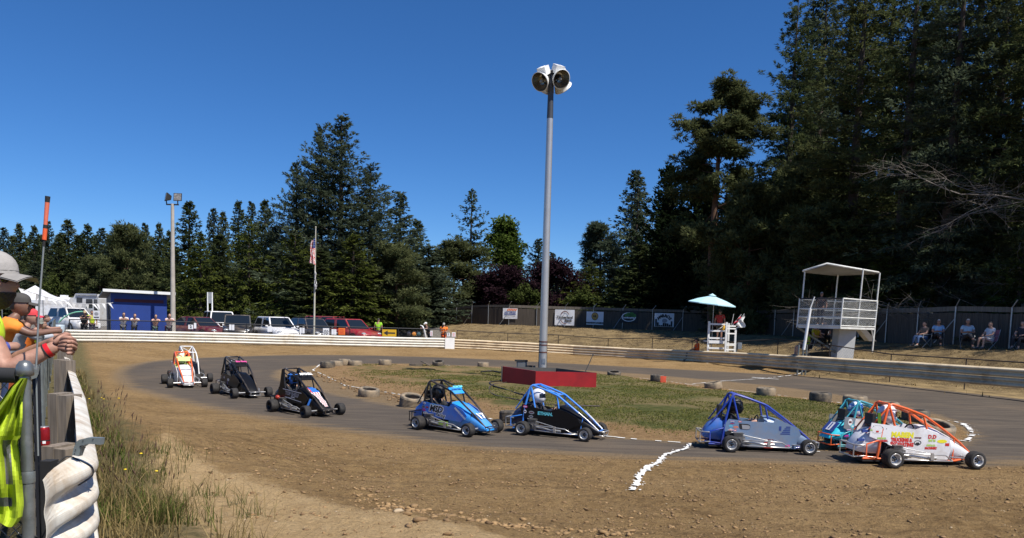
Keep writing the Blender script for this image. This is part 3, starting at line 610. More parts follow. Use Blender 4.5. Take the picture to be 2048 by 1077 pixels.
ground_cable('thick black cable draped over the left side of the red box', [D(1018, 731, 25.9), D(1016, 731, 25.3), D(1010, 745, 25.1), G(1000, 763, .1), G(985, 766, .1), G(977, 768, .1), G(985, 773, .1), G(1010, 778, .1), G(1035, 788, .1), G(1070, 793, .1)], .022, CABLE)
ground_cable('brown cable looping over the red box edge onto the grass', [D(1050, 736, 25.6), D(1038, 733, 25.3), D(1029, 739, 24.9), G(1024, 758, .1), G(1012, 766, .1), G(985, 770, .1), G(976, 779, .1), G(985, 788, .1), G(1015, 796, .1), G(1062, 803, .1), G(1090, 809, .1), G(1200, 812, .1)], .016, mat('brown_cable', (.07, .05, .045), .5))
ground_cable('dark cable end lying on the grass left of the red box', [G(962, 745, .1), G(975, 744, .1), G(985, 744, .1), G(1002, 746, .1)], .03, CABLE)
# ================================================================== WATCH TOWER
TW = DIRTYWHITE; tw_d = 34.0
cA = D(1594.5, 649, 35.2); cB = D(1681, 652, 33.6); cC = D(1749.5, 656, 35.6)
tw = thing('watch_tower', 'white raised watch platform with mesh railing and flat roof', 'watch tower', (cB.x, cB.y, 0)); o_ = Vector((cB.x, cB.y, 0))
zf = cB.z; a = Vector((cA.x, cA.y, 0)) - o_; b = Vector((0, 0, 0)); c = Vector((cC.x, cC.y, 0)) - o_; dd = a + c
lean = Vector((.035, 0, 1)); H = lambda v, z: Vector((v.x, v.y, 0)) + lean * (z - zf) + Vector((0, 0, zf))
fl = MB(); fl.prism([(p.x, p.y) for p in (b, c, dd, a)], 'Z', zf - .14, zf - .02); fl.build('floor', TW, tw)
zr = zf + 1.22; rails = []
for (p, q_) in ((a, b), (b, c), (c, dd), (dd, a)):
    for k, zz in enumerate((zf, zf + .38, zf + .76, zr)):
        mb = MB(); mb.tube([H(p, zz), H(q_, zz)], .03 if k < 3 else .035, 6); mb.build('rail', (STEELDK if (k == 3 and p is a) else TW), tw)
    mb = MB(); u = (q_ - p); L = u.length
    pa, pb = H(p, zf), H(q_, zf); chain_panel(mb, pa, pb, 1.2, .11, .0026, 0); tag(mb.build('chain_link', TW, tw), kind='stuff')
for p in (a, b, c, dd): MB().tube([H(p, zf - .12), H(p, zr + .02)], .035, 8).build('corner_post', TW, tw)
MB().tube([H(c * .48, zf), H(c * .48, zr)], .028, 6).build('mid_post', TW, tw)
r0, r1, r2, r3 = D(1654, 531, 33.4) - o_, D(1757, 548.5, 35.9) - o_, D(1672, 552.5, 38.0) - o_, D(1606, 545.5, 35.4) - o_
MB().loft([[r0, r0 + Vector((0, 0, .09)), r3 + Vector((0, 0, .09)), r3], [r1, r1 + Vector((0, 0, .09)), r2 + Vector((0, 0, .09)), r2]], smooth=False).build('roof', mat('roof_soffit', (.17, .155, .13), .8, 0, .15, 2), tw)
MB().tube([r0 + Vector((0, 0, .07)), r1 + Vector((0, 0, .07)), r2 + Vector((0, 0, .07)), r3 + Vector((0, 0, .07))], .05, 4, closed=True).build('roof_edge', TW, tw)
for p, tpz in ((a * .93 + dd * .05, r3), (dd * .93, r2), (c * .48, r0 * .52 + r1 * .48), (c * .985, r1)):
    MB().tube([H(p, zr - .1), H(p, tpz.z + .03)], .035, 8).build('roof_post', TW, tw)
cb = D(1684, 712, 35.2) - o_; cz = terr(cb.x + o_.x, cb.y + o_.y)
MB().loft([[(cb.x - .38, cb.y - .3, cz - .3), (cb.x + .38, cb.y - .3, cz - .3), (cb.x + .38, cb.y + .4, cz - .3), (cb.x - .38, cb.y + .4, cz - .3)], [(cb.x - .33, cb.y - .3, zf - .14), (cb.x + .47, cb.y - .3, zf - .14), (cb.x + .47, cb.y + .4, zf - .14), (cb.x - .33, cb.y + .4, zf - .14)]], smooth=False).build('pedestal', mat('white_block_pier', (.46, .46, .45), .8, 0, .1, 3), tw)
MB().tube([H(a, zf - .1), (cb.x - .25, cb.y - .1, cz + .25)], .055, 6).build('strut', GREYPIPE, tw)
e1 = D(1745, 684, 36.2) - o_; MB().tube([H(c, zf - .1), Vector((c.x - .05, c.y, terr(c.x + o_.x, c.y + o_.y) - .1))], .04, 6).tube([H(c * .9, zf - .1), Vector((c.x - .05, c.y, zf - .55))], .03, 6).build('leg', TW, tw)
s0 = D(1722, 657, 36.4) - o_; s1 = D(1745, 683, 36.8) - o_; MB().loft([[s0 + Vector((-.16, 0, .05)), s0 + Vector((.16, 0, .05)), s0 + Vector((.16, .5, .05)), s0 + Vector((-.16, .5, .05))], [s1 + Vector((-.16, 0, 0)), s1 + Vector((.2, 0, 0)), s1 + Vector((.2, .5, 0)), s1 + Vector((-.16, .5, 0))]], smooth=False).build('ramp', TW, tw)
gp_ = D(1609, 712, 33.6); pt = thing('barrier_pole', 'white slanting pole on a stand, in front of the watch tower', 'pole', (gp_.x, gp_.y, 0)); o_ = Vector((gp_.x, gp_.y, 0)); gz0 = terr(gp_.x, gp_.y)
MB().tube([D(1607.5, 700, 33.6) - o_, D(1620.5, 618, 33.6) - o_], .065, 10).build('pole', WHITE, pt); MB().tube([D(1620.5, 618, 33.6) - o_, D(1629, 594, 33.6) - o_], .03, 8).build('tip', DIRTYWHITE, pt)
for x in (1598, 1607, 1614): MB().tube([D(x, 690, 33.7) - o_, Vector(((D(x, 690, 33.7) - o_).x, .1, gz0 - .1))], .04, 8).build('leg', GREYPIPE, pt)
# ================================================================== FLAGGER'S STAND
SD = 39.9
st0 = D(1420, 700, SD); st = thing('flag_stand', 'white railed starter stand with ladder rungs behind the guard rail', 'stand', (st0.x, st0.y, 0)); o_ = Vector((st0.x, st0.y, 0)); K = SD / FPX
gzs = terr(st0.x, st0.y); zt_ = D(1420, 644, SD).z
pxs = [(1418.5, 643, 0), (1453.5, 645, -.25), (1471.5, 657, .1), (1419, 645, 1.2), (1458, 647, 1.1)]
for x, y, dy in pxs:
    p = D(x, y, SD + dy) - o_; MB().box((p.x, p.y, (p.z + gzs - .1) / 2), (.095, .095, p.z - gzs + .1)).build('post', WHITE, st)
xl, xm, xr = (D(1418.5, 650, SD) - o_).x, (D(1453.5, 650, SD - .25) - o_).x, (D(1471.5, 650, SD + .1) - o_).x
zz = lambda y: D(1440, y, SD).z
for y in (649, 662.5, 677, 684.5, 697): MB().box(((xl + xm) / 2, -.06, zz(y)), (xm - xl, .045, .09 if y != 684.5 else .16)).build('rail', WHITE, st)
for y in (652, 657, 667, 688, 690, 699): MB().box(((xm + xr) / 2, -.13, zz(y)), (xr - xm, .045, .07), .5).build('rung', WHITE, st)
MB().box(((xl + xm) / 2, .55, zz(684)), (xm - xl, 1.1, .06)).build('deck', DIRTYWHITE, st)
um0 = D(1424, 612, 40.2); um = thing('umbrella', 'pale blue tilted market umbrella shading the flagger', 'umbrella', (um0.x, um0.y, 0)); o_ = Vector((um0.x, um0.y, 0))
apx = D(1425, 591, 40.2) - o_; L_ = D(1376.5, 602, 40.2) - o_; R_e = D(1471.5, 613.5, 40.2) - o_; ctr = (L_ + R_e) / 2; exv = (R_e - L_) / 2; eyv = Vector((0, 1.18, .08))
mb = MB(); n = 8; rim = [ctr + exv * math.cos(2 * math.pi * k / n) + eyv * math.sin(2 * math.pi * k / n) for k in range(n)]; crown = [apx + (r_ - apx) * .14 for r_ in rim]; midr = [apx + (r_ - apx) * .6 + Vector((0, 0, .035)) for r_ in rim]
for k in range(n):
    j = (k + 1) % n; mb.add([crown[k], crown[j], midr[j], midr[k]], [(0, 1, 2, 3)]); mb.add([midr[k], midr[j], rim[j], rim[k]], [(0, 1, 2, 3)])
    mb.add([rim[k], rim[j], rim[j] + Vector((0, 0, -.05)), rim[k] + Vector((0, 0, -.05))], [(0, 1, 2, 3)])
mb.build('canopy', mat('pale_blue_canvas', (.42, .66, .72), .8, 0, .04, 2), um)
mb = MB(); cr2 = [apx + Vector((0, 0, .05)) + (r_ - apx) * .17 for r_ in rim]; mb.add(cr2 + [apx + Vector((0, 0, .10))], [(k, (k + 1) % n, n) for k in range(n)]); mb.build('vent_cap', mat('pale_blue_canvas', ()), um)
mb = MB(); mb.tube([apx, ctr + Vector((.1, 0, -.1)), Vector((apx.x + .1, .1, gzs))], .022, 8); mb.build('mast', GALV, um)
mb = MB(); [mb.tube([apx + (r_ - apx) * .5 + Vector((0, 0, -.01)), ctr + Vector((.06, 0, .02))], .009, 4) for r_ in rim]; mb.build('ribs', GALV, um)
# ================================================================== FIGURES
def skin(nodes, edges, root, sub=1):
    """grow one continuous surface over a skeleton of joints: nodes name -> (point, radius)"""
    ks = list(nodes); ix = {k: i for i, k in enumerate(ks)}
    me = bpy.data.meshes.new('figure'); me.from_pydata([tuple(nodes[k][0]) for k in ks], [(ix[a], ix[b]) for a, b in edges], [])
    o = bpy.data.objects.new('figure', me); COL.objects.link(o); o.modifiers.new('s', 'SKIN')
    for i, k in enumerate(ks):
        r = nodes[k][1]; d = me.skin_vertices[0].data[i]; d.radius = r if isinstance(r, tuple) else (r, r); d.use_root = k == root
    o.modifiers['s'].use_smooth_shade = True
    ss = o.modifiers.new('u', 'SUBSURF'); ss.levels = sub; ss.render_levels = sub
    dg = bpy.context.evaluated_depsgraph_get(); m2 = bpy.data.meshes.new_from_object(o.evaluated_get(dg))
    v = [tuple(q.co) for q in m2.vertices]; f = [tuple(p.vertices) for p in m2.polygons]
    bpy.data.objects.remove(o); bpy.data.meshes.remove(me); bpy.data.meshes.remove(m2)
    return v, f
def head_geo(nu=22, nv=16, s=1.0):
    vs = []; fs = []
    for i in range(nv + 1):
        t = math.pi * i / nv; z0 = math.cos(t)
        for k in range(nu):
            a = 2 * math.pi * k / nu; x, y, z = .098 * math.sin(t) * math.cos(a), .076 * math.sin(t) * math.sin(a), .122 * z0
            lo = max(0, -z / .122); front = max(0, math.cos(a)) * math.sin(t)
            x += .018 * lo * lo * front + .010 * lo * front - .012 * max(0, -math.cos(a)) * lo; y *= 1 - .24 * lo ** 1.5
            g = lambda u, c, w_: math.exp(-((u - c) / w_) ** 2)
            if math.cos(a) > 0 and math.sin(t) > .2:
                x += .030 * g(y, 0, .014) * g(z, -.022, .020) + .014 * g(y, 0, .012) * g(z, .005, .025) + .007 * g(z, .034, .012) * front
                x -= .013 * g(abs(y), .031, .016) * g(z, .012, .013) + .004 * g(z, -.078, .006) * g(y, 0, .03)
                x += .007 * g(y, 0, .026) * (g(z, -.064, .008) + g(z, -.086, .007)) + .010 * g(y, 0, .03) * g(z, -.112, .016)
            if abs(math.sin(a)) > .9: y += math.copysign(.014 * g(x, -.008, .014) * g(z, -.002, .026), y)
            vs.append((x * s, y * s, z * s))
    fs = [(i * nu + k, (i + 1) * nu + k, (i + 1) * nu + (k + 1) % nu, i * nu + (k + 1) % nu) for i in range(nv) for k in range(nu)]
    return vs, fs
HEAD_LO = head_geo(); HEAD_HI = head_geo(56, 44)
SKIN_ = mat('tanned_skin', (.36, .195, .135), .62, 0, .10, 22, .02); SKIN2 = mat('light_skin', (.52, .30, .21), .5, 0, .08, 22)
HAIRS = dict(brown=mat('brown_hair', (.045, .026, .014), .6, 0, .3, 60, .3), blond=mat('blond_hair', (.28, .17, .07), .6, 0, .3, 60, .3), grey=mat('grey_hair', (.38, .37, .35), .6, 0, .2, 60, .3), dark=mat('dark_hair', (.014, .011, .010), .5, 0, .3, 60, .3), red=mat('auburn_hair', (.13, .045, .02), .6, 0, .3, 60, .3))
LENS = mat('sunglass_lens', (.008, .008, .010), .08, 0, 0, 1)
_cl = {}
def cloth(col, kind='cloth'):
    k = tuple(round(c, 3) for c in col)
    if k not in _cl: _cl[k] = mat('%s_fabric_%d' % (kind, len(_cl)), col, .85, 0, .12, 9, .15)
    return _cl[k]
EDGE_T = [('pelvis', 'waist'), ('waist', 'chest'), ('chest', 'neck'), ('chest', 'shl'), ('chest', 'shr')]
def joints(pose):
    J = {}
    def P(**k):
        for n, v in k.items(): J[n] = Vector(v)
    def sym(n, x, y, z): J[n + 'l'] = Vector((x, y, z)); J[n + 'r'] = Vector((x, -y, z))
    if pose == 'lean':
        P(pelvis=(-.36, 0, .93), waist=(-.28, 0, 1.08), chest=(-.15, 0, 1.28), neck=(-.07, 0, 1.43), head=(-.02, 0, 1.57))
        sym('sh', -.13, .19, 1.36); sym('el', .08, .24, 1.25); sym('wr', .31, .10, 1.285); sym('ha', .38, .05, 1.285)
        sym('hp', -.36, .09, .88); sym('kn', -.36, .11, .48); sym('an', -.42, .11, .09); sym('to', -.26, .13, .04)
    elif pose == 'sit':
        P(pelvis=(0, 0, .46), waist=(-.04, 0, .60), chest=(-.08, 0, .82), neck=(-.07, 0, 1.0), head=(-.03, 0, 1.15))
        sym('sh', -.08, .19, .92); sym('el', .06, .25, .68); sym('wr', .27, .12, .62); sym('ha', .34, .06, .60)
        sym('hp', .02, .10, .45); sym('kn', .43, .13, .50); sym('an', .46, .13, .09); sym('to', .60, .15, .04)
    elif pose == 'sitcross':
        J = joints('sit'); J['knr'] = Vector((.43, -.02, .60)); J['anr'] = Vector((.62, .12, .38)); J['tor'] = Vector((.74, .16, .36)); J['wrl'] = Vector((.22, .0, .72)); J['wrr'] = Vector((.2, .1, .70)); J['hal'] = Vector((.2, -.08, .72)); J['har'] = Vector((.18, .18, .70)); return J
    elif pose in ('stand', 'hands'):
        P(pelvis=(0, 0, .96), waist=(0, 0, 1.11), chest=(0, 0, 1.32), neck=(0, 0, 1.48), head=(.02, 0, 1.63))
        sym('sh', 0, .195, 1.42); sym('el', -.03, .26, 1.14); sym('wr', .06, .25, .90); sym('ha', .09, .24, .82)
        sym('hp', 0, .09, .90); sym('kn', .02, .10, .50); sym('an', -.03, .11, .09); sym('to', .13, .13, .04)
        if pose == 'hands': sym('el', .0, .29, 1.15); sym('wr', .22, .08, 1.12); sym('ha', .27, .02, 1.12)
    elif pose == 'drive':
        P(pelvis=(-.02, 0, .14), waist=(-.05, 0, .26), chest=(-.06, 0, .42), neck=(-.04, 0, .54), head=(.0, 0, .66))
        sym('sh', -.05, .125, .49); sym('el', .12, .135, .36); sym('wr', .30, .09, .43); sym('ha', .35, .10, .46)
        sym('hp', .0, .08, .13); sym('kn', .34, .10, .27); sym('an', .62, .09, .13); sym('to', .70, .09, .18)
    return J
RAD = dict(pelvis=.135, waist=.125, chest=.15, neck=.056, sh=.068, el=.043, wr=.031, ha=.036, hp=.095, kn=.062, an=.042, to=.036)
def figure(pose, slim=1.0, tweak=None):
    J = joints(pose); 
    if tweak: J.update({k: Vector(v) for k, v in tweak.items()})
    rad = lambda n: RAD.get(n, RAD.get(n[:2], .05)) * slim
    nodes = {k: (J[k], rad(k)) for k in J if k != 'head'}
    up = J['head'] - J['neck']; nodes['ntop'] = (J['neck'] + up * .5, .05)
    ed = EDGE_T + [('neck', 'ntop')]
    for s in 'lr': ed += [('sh' + s, 'el' + s), ('el' + s, 'wr' + s), ('wr' + s, 'ha' + s), ('pelvis', 'hp' + s), ('hp' + s, 'kn' + s), ('kn' + s, 'an' + s), ('an' + s, 'to' + s)]
    v, f = skin(nodes, ed, 'pelvis', 1)
    sn = {k: (J[k], rad(k) * 1.10 + .008) for k in ('pelvis', 'waist', 'chest', 'shl', 'shr')}; sn['pelvis'] = (J['pelvis'], rad('pelvis') * 1.02)
    sn['coll'] = (J['chest'].lerp(J['neck'], .72), .075 * slim)
    se = [('pelvis', 'waist'), ('waist', 'chest'), ('chest', 'coll'), ('chest', 'shl'), ('chest', 'shr')]
    for s in 'lr': sn['sl' + s] = (J['sh' + s].lerp(J['el' + s], .62), .066 * slim); se.append(('sh' + s, 'sl' + s))
    shirt = skin(sn, se, 'waist', 1)
    ln = dict(sn)
    le = list(se)
    for s in 'lr': ln['e2' + s] = (J['el' + s], .056 * slim); ln['w2' + s] = (J['el' + s].lerp(J['wr' + s], .9), .043 * slim); le += [('sl' + s, 'e2' + s), ('e2' + s, 'w2' + s)]
    longs = skin(ln, le, 'waist', 1)
    tn = {'pelvis': (J['pelvis'] + (J['waist'] - J['pelvis']) * .25, rad('pelvis') * 1.06 + .006)}; te = []
    for s in 'lr':
        tn['hp' + s] = (J['hp' + s], .105 * slim); tn['kn' + s] = (J['kn' + s], .076 * slim); tn['an' + s] = (J['kn' + s].lerp(J['an' + s], .9), .062 * slim); te += [('pelvis', 'hp' + s), ('hp' + s, 'kn' + s), ('kn' + s, 'an' + s)]
    trous = skin(tn, te, 'pelvis', 1)
    shn = {}; she = []
    for s in 'lr':
        tn2 = J['hp' + s].lerp(J['kn' + s], .85); shn['kn' + s] = (tn2, .085 * slim); shn['hp' + s] = (J['hp' + s], .107 * slim); she += [('pelvis', 'hp' + s), ('hp' + s, 'kn' + s)]
    shn['pelvis'] = tn['pelvis']; shorts = skin(shn, she, 'pelvis', 1)
    return dict(J=J, body=(v, f), shirt=shirt, longs=longs, trous=trous, shorts=shorts)
_figs = {}
def fig(pose, slim=1.0):
    if (pose, slim) not in _figs: _figs[(pose, slim)] = figure(pose, slim)
    return _figs[(pose, slim)]
def cap_part(parent, M, m, brim=True, m2=None, name='cap', wide=0.0):
    mb = MB(); mb.T = M; nu, nv = 20, 7; vs = []
    for i in range(nv + 1):
        t = math.pi / 2 * i / nv
        for k in range(nu):
            a = 2 * math.pi * k / nu; vs.append((.112 * math.sin(t) * math.cos(a) - .004, .090 * math.sin(t) * math.sin(a), .045 + .098 * math.cos(t) ** .8 - (.012 if i == nv else 0)))
    mb.add(vs, [(i * nu + k, (i + 1) * nu + k, (i + 1) * nu + (k + 1) % nu, i * nu + (k + 1) % nu) for i in range(nv) for k in range(nu)], True)
    o = mb.build(name, m, parent)
    if brim:
        mb = MB(); mb.T = M; rows = []
        for j in range(5):
            q = j / 4; rows.append([(.095 + .095 * q * (1 - .25 * (k / 4) ** 2), .072 * k / 4 * (1 - .12 * q), .040 - .022 * q - .022 * (k / 4) ** 2) for k in range(-4, 5)])
        for dz in (0, -.005): mb.add([(x, y, z + dz) for r_ in rows for x, y, z in r_], [(j * 9 + k, j * 9 + k + 1, (j + 1) * 9 + k + 1, (j + 1) * 9 + k) for j in range(4) for k in range(8)], True)
        mb.build('brim', m2 or m, o)
    if wide:
        mb = MB(); mb.T = M; mb.lathe([(.105, .045), (.105 + wide, .03), (.105 + wide, .025), (.1, .035)], n=22); mb.build('brim', m2 or m, o)
    return o
def head_part(parent, M, cond, scale, m, name):
    v, f = HEAD_LO if name != 'beard' else head_geo(30, 24); keep = []
    for q in f:
        c = [sum(v[i][j] for i in q) / len(q) for j in range(3)]
        if cond(*c): keep.append(q)
    us = sorted({i for q in keep for i in q}); ix = {i: k for k, i in enumerate(us)}
    mb = MB(); mb.T = M; mb.add([tuple(x * scale for x in v[i]) for i in us], [[ix[i] for i in q] for q in keep], True); return mb.build(name, m, parent)
def glasses(parent, M):
    mb = MB(); mb.T = M
    for s in (-1, 1):
        mb.ball((.088, s * .030, .012), (.012, .025, .018), 10, 6); mb.tube([(.088, s * .052, .018), (.03, s * .078, .018), (-.015, s * .082, .010)], .003, 5)
    mb.tube([(.098, -.012, .016), (.101, 0, .018), (.098, .012, .016)], .003, 5); return mb.build('sunglasses', LENS, parent)
def person(label, loc, rz, pose='stand', shirt=(.3, .3, .3), sleeves='short', legs=(.02, .025, .04), legkind='trous', hair='brown', cap=None, brim_col=None, shades=False, skin_m=None, h=1.0, slim=1.0, head_turn=0.0, tilt=0.0, hairlong=False, vest=None, group=None, sc=None):
    F = fig(pose, slim); t = thing('person', label, 'person', loc, rz, group, h); J = F['J']
    M = Matrix.Translation(J['head']) @ Matrix.Rotation(head_turn, 4, 'Z') @ Matrix.Rotation(tilt, 4, 'Y')
    mb = MB(); mb.add(*F['body'], True); mb.add([M @ Vector(p) for p in HEAD_LO[0]], HEAD_LO[1], True); mb.build('body', skin_m or SKIN_, t)
    if shirt: MB().add(*F['longs' if sleeves == 'long' else 'shirt'], True).build('shirt', cloth(shirt), t)
    if vest:
        vv, ff = F['shirt']; MB().add([tuple(Vector(p) + (Vector(p) - J['chest']).normalized() * .012) for p in vv], ff, True).build('safety_vest', cloth(vest), t)
    MB().add(*F[legkind], True).build('trousers' if legkind == 'trous' else 'shorts', cloth(legs), t)
    mb = MB()
    for s in 'lr':
        a, b = J['an' + s], J['to' + s]; mb.tube([a + Vector((-.03, 0, -.035)), a.lerp(b, .4) + Vector((0, 0, -.02)), b + Vector((0, 0, .0)), b + (b - a).normalized() * .05], [.042, .05, .046, .02], 8)
    mb.build('shoes', cloth((.10, .10, .10)), t)
    if cap: cap_part(t, M, cloth(cap), True, cloth(brim_col) if brim_col else None)
    if hair: head_part(t, M, (lambda x, y, z: (x < -.035 and -.05 < z < .055) if cap else z > .04 + x * .5) if not hairlong else (lambda x, y, z: z > .04 + x * .6), 1.09, HAIRS[hair], 'hair')
    if hairlong:
        mb = MB(); mb.T = M; mb.loft([[(-.02 - .085 * math.cos(a) - .02 * k, .085 * math.sin(a) * (1 - .1 * k), .02 - .07 * k) for a in np.linspace(-1.9, 1.9, 9)] for k in range(4)], closed=False, cap=False); mb.build('long_hair', HAIRS[hair], t)
    if shades: glasses(t, M)
    return t
# ================================================================== MIDGET RACING CARS
RUBBER = mat('dusty_tyre_rubber', (.022, .020, .019), .8, 0, .25, 12, .1, (.060, .052, .043), .60); CHROME = mat('polished_wheel', (.66, .65, .63), .3, .45, .06, 8); RIMBLK = mat('black_wheel', (.02, .02, .022), .35, .3, .1, 8)
TUBE = mat('bright_tube', (.52, .51, .49), .3, .6, .05, 8); ENG = mat('engine_alloy', (.22, .21, .20), .45, .7, .25, 25); SEAT = mat('seat_black', (.018, .018, .02), .6); REDPART = mat('red_part', (.35, .03, .015), .4)
def gloss(name, c, coat=.6, **k): return mat(name, c, .34, 0, .06, 3.5, 0, (.30, .22, .14), .54, coat=coat * .6, c2f=.42)
def wheel(parent, x, y, r, w_, rim_m, side):
    o = MB().lathe([(.60 * r, -w_ * .46), (.70 * r, -w_ * .5), (.86 * r, -w_ * .5), (.95 * r, -w_ * .46), (.99 * r, -w_ * .38), (r, -w_ * .25), (r, w_ * .25), (.99 * r, w_ * .38), (.95 * r, w_ * .46), (.86 * r, w_ * .5), (.70 * r, w_ * .5), (.60 * r, w_ * .46)], axis='Y', n=30).build('wheel', RUBBER, parent)
    o.location = (x, y, r)
    q = side
    rm = MB().lathe([(.63 * r, q * w_ * .475), (.60 * r, q * w_ * .50), (.57 * r, q * w_ * .47), (.52 * r, q * w_ * .30), (.46 * r, q * w_ * .16), (.30 * r, q * w_ * .12), (.26 * r, q * w_ * .20), (.15 * r, q * w_ * .24), (.0001, q * w_ * .24)], axis='Y', n=26).lathe([(.62 * r, -q * w_ * .47), (.55 * r, -q * w_ * .40), (.0001, -q * w_ * .2)], axis='Y', n=18)
    rm.build('rim', rim_m, o)
    h = MB()
    for k in range(5): a = k * 1.2566; h.ball((.21 * r * math.cos(a), q * w_ * .235, .21 * r * math.sin(a)), .014, 6, 4)
    h.lathe([(.10 * r, q * w_ * .23), (.10 * r, q * w_ * .34), (.0001, q * w_ * .35)], axis='Y', n=10).build('hub', RIMBLK, o)
    return o
HB = .205
PANELS = dict(
 G=[(-.01, .495), (.47, .465), (.70, .47), (.715, .525), (.90, .465), (1.09, .385), (1.13, .28), (1.08, .20), (1.06, .055), (.19, .065), (.13, .19), (.05, .25), (-.06, .30), (-.08, .40)],
 I=[(-.22, .59), (.10, .555), (.43, .505), (.52, .535), (.70, .48), (.94, .39), (.98, .24), (.93, .085), (.11, .085), (.08, .25), (.02, .31), (-.08, .34), (-.24, .40)],
 E=[(-.08, .50), (.12, .485), (.55, .455), (.68, .51), (.90, .42), (1.00, .33), (.86, .205), (.12, .235), (-.02, .27), (-.10, .33)],
 F=[(-.10, .545), (.02, .525), (.14, .50), (.46, .445), (.56, .50), (.76, .47), (.98, .37), (1.04, .26), (.90, .20), (.72, .075), (.45, .075), (.34, .20), (.06, .235), (-.08, .31), (-.13, .40)])
def midget(label, rear, front, body, hood, tail, cagec, panel='G', rim=CHROME, bumper=None, visor=None, fin=None, nerf=TUBE, group='midget race cars on the track', pos=None, hood_w=1.0, cage_dz=0.0):
    cage_dz -= .055 if panel != 'I' else .095
    if pos: (ox, oy), th, s = pos; o3 = Vector((ox, oy, 0))
    else:
        a = G(*rear); b = G(*front); d = b - a; s = d.length / 1.2; th = math.atan2(d.y, d.x); o3 = a - Matrix.Rotation(th, 3, 'Z') @ Vector((0, -.40 * s, 0))
    t = thing('race_car', label, 'race car', o3, th, group, s)
    bumper = bumper or nerf
    for (x, y, r, w_) in ((0, -.40, .128, .165), (0, .40, .128, .165), (1.2, -.405, .121, .135), (1.2, .405, .121, .135)): wheel(t, x, y, r, w_, rim, -1 if y < 0 else 1)
    MB().tube([(0, -.33, .128), (0, .33, .128)], .018, 8).tube([(1.2, -.34, .121), (1.2, .34, .121)], .016, 8).tube([(1.2, -.33, .12), (.98, -.19, .12)], .01, 6).tube([(1.2, .33, .12), (.98, .19, .12)], .01, 6).tube([(0, -.3, .14), (.3, -.2, .12)], .01, 6).tube([(0, .3, .14), (.3, .2, .12)], .01, 6).build('axles', TUBE, t)
    pm = body if isinstance(body, (list, tuple)) else (body, body)
    for q, m in ((-1, pm[0]), (1, pm[1])): MB().prism(PANELS[panel], 'Y', q * HB - .006, q * HB + .006).build('side_panel', m, t)
    # hood and nose
    def sec(x, zt, hw, zb, rnd=.55): return [(x, -hw, zb), (x, -hw, zb + (zt - zb) * .62), (x, -hw * .93, zb + (zt - zb) * .84), (x, -hw * rnd, zt), (x, 0, zt + .008), (x, hw * rnd, zt), (x, hw * .93, zb + (zt - zb) * .84), (x, hw, zb + (zt - zb) * .62), (x, hw, zb)]
    W = .192 * hood_w
    MB().loft([sec(.56, .535, W, .10), sec(.62, .545, W, .10), sec(.80, .495, W * .98, .09), sec(1.02, .385, W * .90, .08), sec(1.20, .275, W * .80, .08), sec(1.33, .185, W * .70, .085), sec(1.37, .135, W * .62, .09)]).build('hood', hood, t)
    # tail
    MB().loft([sec(-.05, .51, .19, .16), sec(-.18, .485, .185, .16), sec(-.29, .405, .17, .17), sec(-.36, .30, .15, .18), sec(-.39, .22, .12, .19)]).build('tail', tail, t)
    MB().box((.45, 0, .055), (1.5, .36, .02)).build('floor_pan', BLACKM, t)
    MB().loft([[(-.06, -.14, .12), (.22, -.14, .12), (.22, .14, .12), (-.06, .14, .12)], [(-.11, -.15, .52), (-.06, -.15, .52), (-.06, .15, .52), (-.11, .15, .52)]], smooth=False).box((-.12, 0, .62), (.05, .2, .16)).build('seat', SEAT, t)
    MB().tube([(.46 + .03 * math.sin(a), .11 * math.cos(a), .45 + .10 * math.sin(a)) for a in np.linspace(0, 2 * math.pi, 17)[:-1]], .011, 6, closed=True).tube([(.46, 0, .45), (.62, 0, .38)], .012, 6).build('steering_wheel', BLACK, t)
    eg = MB(); eg.box((.14, -.26, .17), (.20, .10, .12)); [eg.box((.14, -.26, .235 + .018 * k), (.15, .10, .008)) for k in range(4)]; eg.lathe([(.05, -.33), (.05, -.30)], (.12, 0, .16), 'Y', 12); eg.box((.30, -.25, .14), (.1, .06, .05)); eo = eg.build('engine', ENG, t)
    MB().tube([(.20, -.29, .16), (.34, -.32, .15), (.55, -.30, .12), (.70, -.29, .12)], [.018, .018, .022, .022], 8).build('exhaust_pipe', TUBE, eo)
    # roll cage
    c = cage_dz; yt, yb = .165, .195; cg = MB()
    for q in (-1, 1):
        cg.tube([(-.10, q * yb, .10), (-.05, q * yb, .50), (.02, q * yt * 1.04, .87 + c), (.045, q * yt, .925 + c), (.09, q * yt * .97, .945 + c), (.30, q * yt, .885 + c), (.55, q * yt, .800 + c), (.60, q * yt, .775 + c), (.90, q * yt * .96, .535 + c * .5), (1.16, q * .125, .31), (1.34, q * .105, .155)], .0185, 8)
        cg.tube([(.05, q * yt, .92 + c), (.15, q * yb, .49)], .016, 8); cg.tube([(.56, q * yt, .79 + c), (.61, q * yb * .95, .51)], .014, 8)
        cg.tube([(.03, q * yt, .90 + c), (-.26, q * .15, .44)], .012, 6) if fin is None else None
        cg.tube([(-.30, q * .17, .085), (1.05, q * .185, .065), (1.34, q * .105, .10)], .016, 8)
        cg.tube([(1.34, q * .105, .155), (1.36, q * .105, .10)], .014, 6); cg.tube([(1.02, q * .18, .07), (1.06, q * .14, .39)], .012, 6)
        cg.tube([(-.10, q * yb, .10), (-.36, q * .15, .12)], .012, 6); cg.tube([(-.07, q * yb, .35), (-.30, q * .26, .30), (-.30, q * .26, .14)], .011, 6)
    cg.tube([(.045, -yt, .925 + c), (.06, -yt * .8, .945 + c), (.06, yt * .8, .945 + c), (.045, yt, .925 + c)], .0165, 8); cg.tube([(.56, -yt, .795 + c), (.56, yt, .795 + c)], .014, 8)
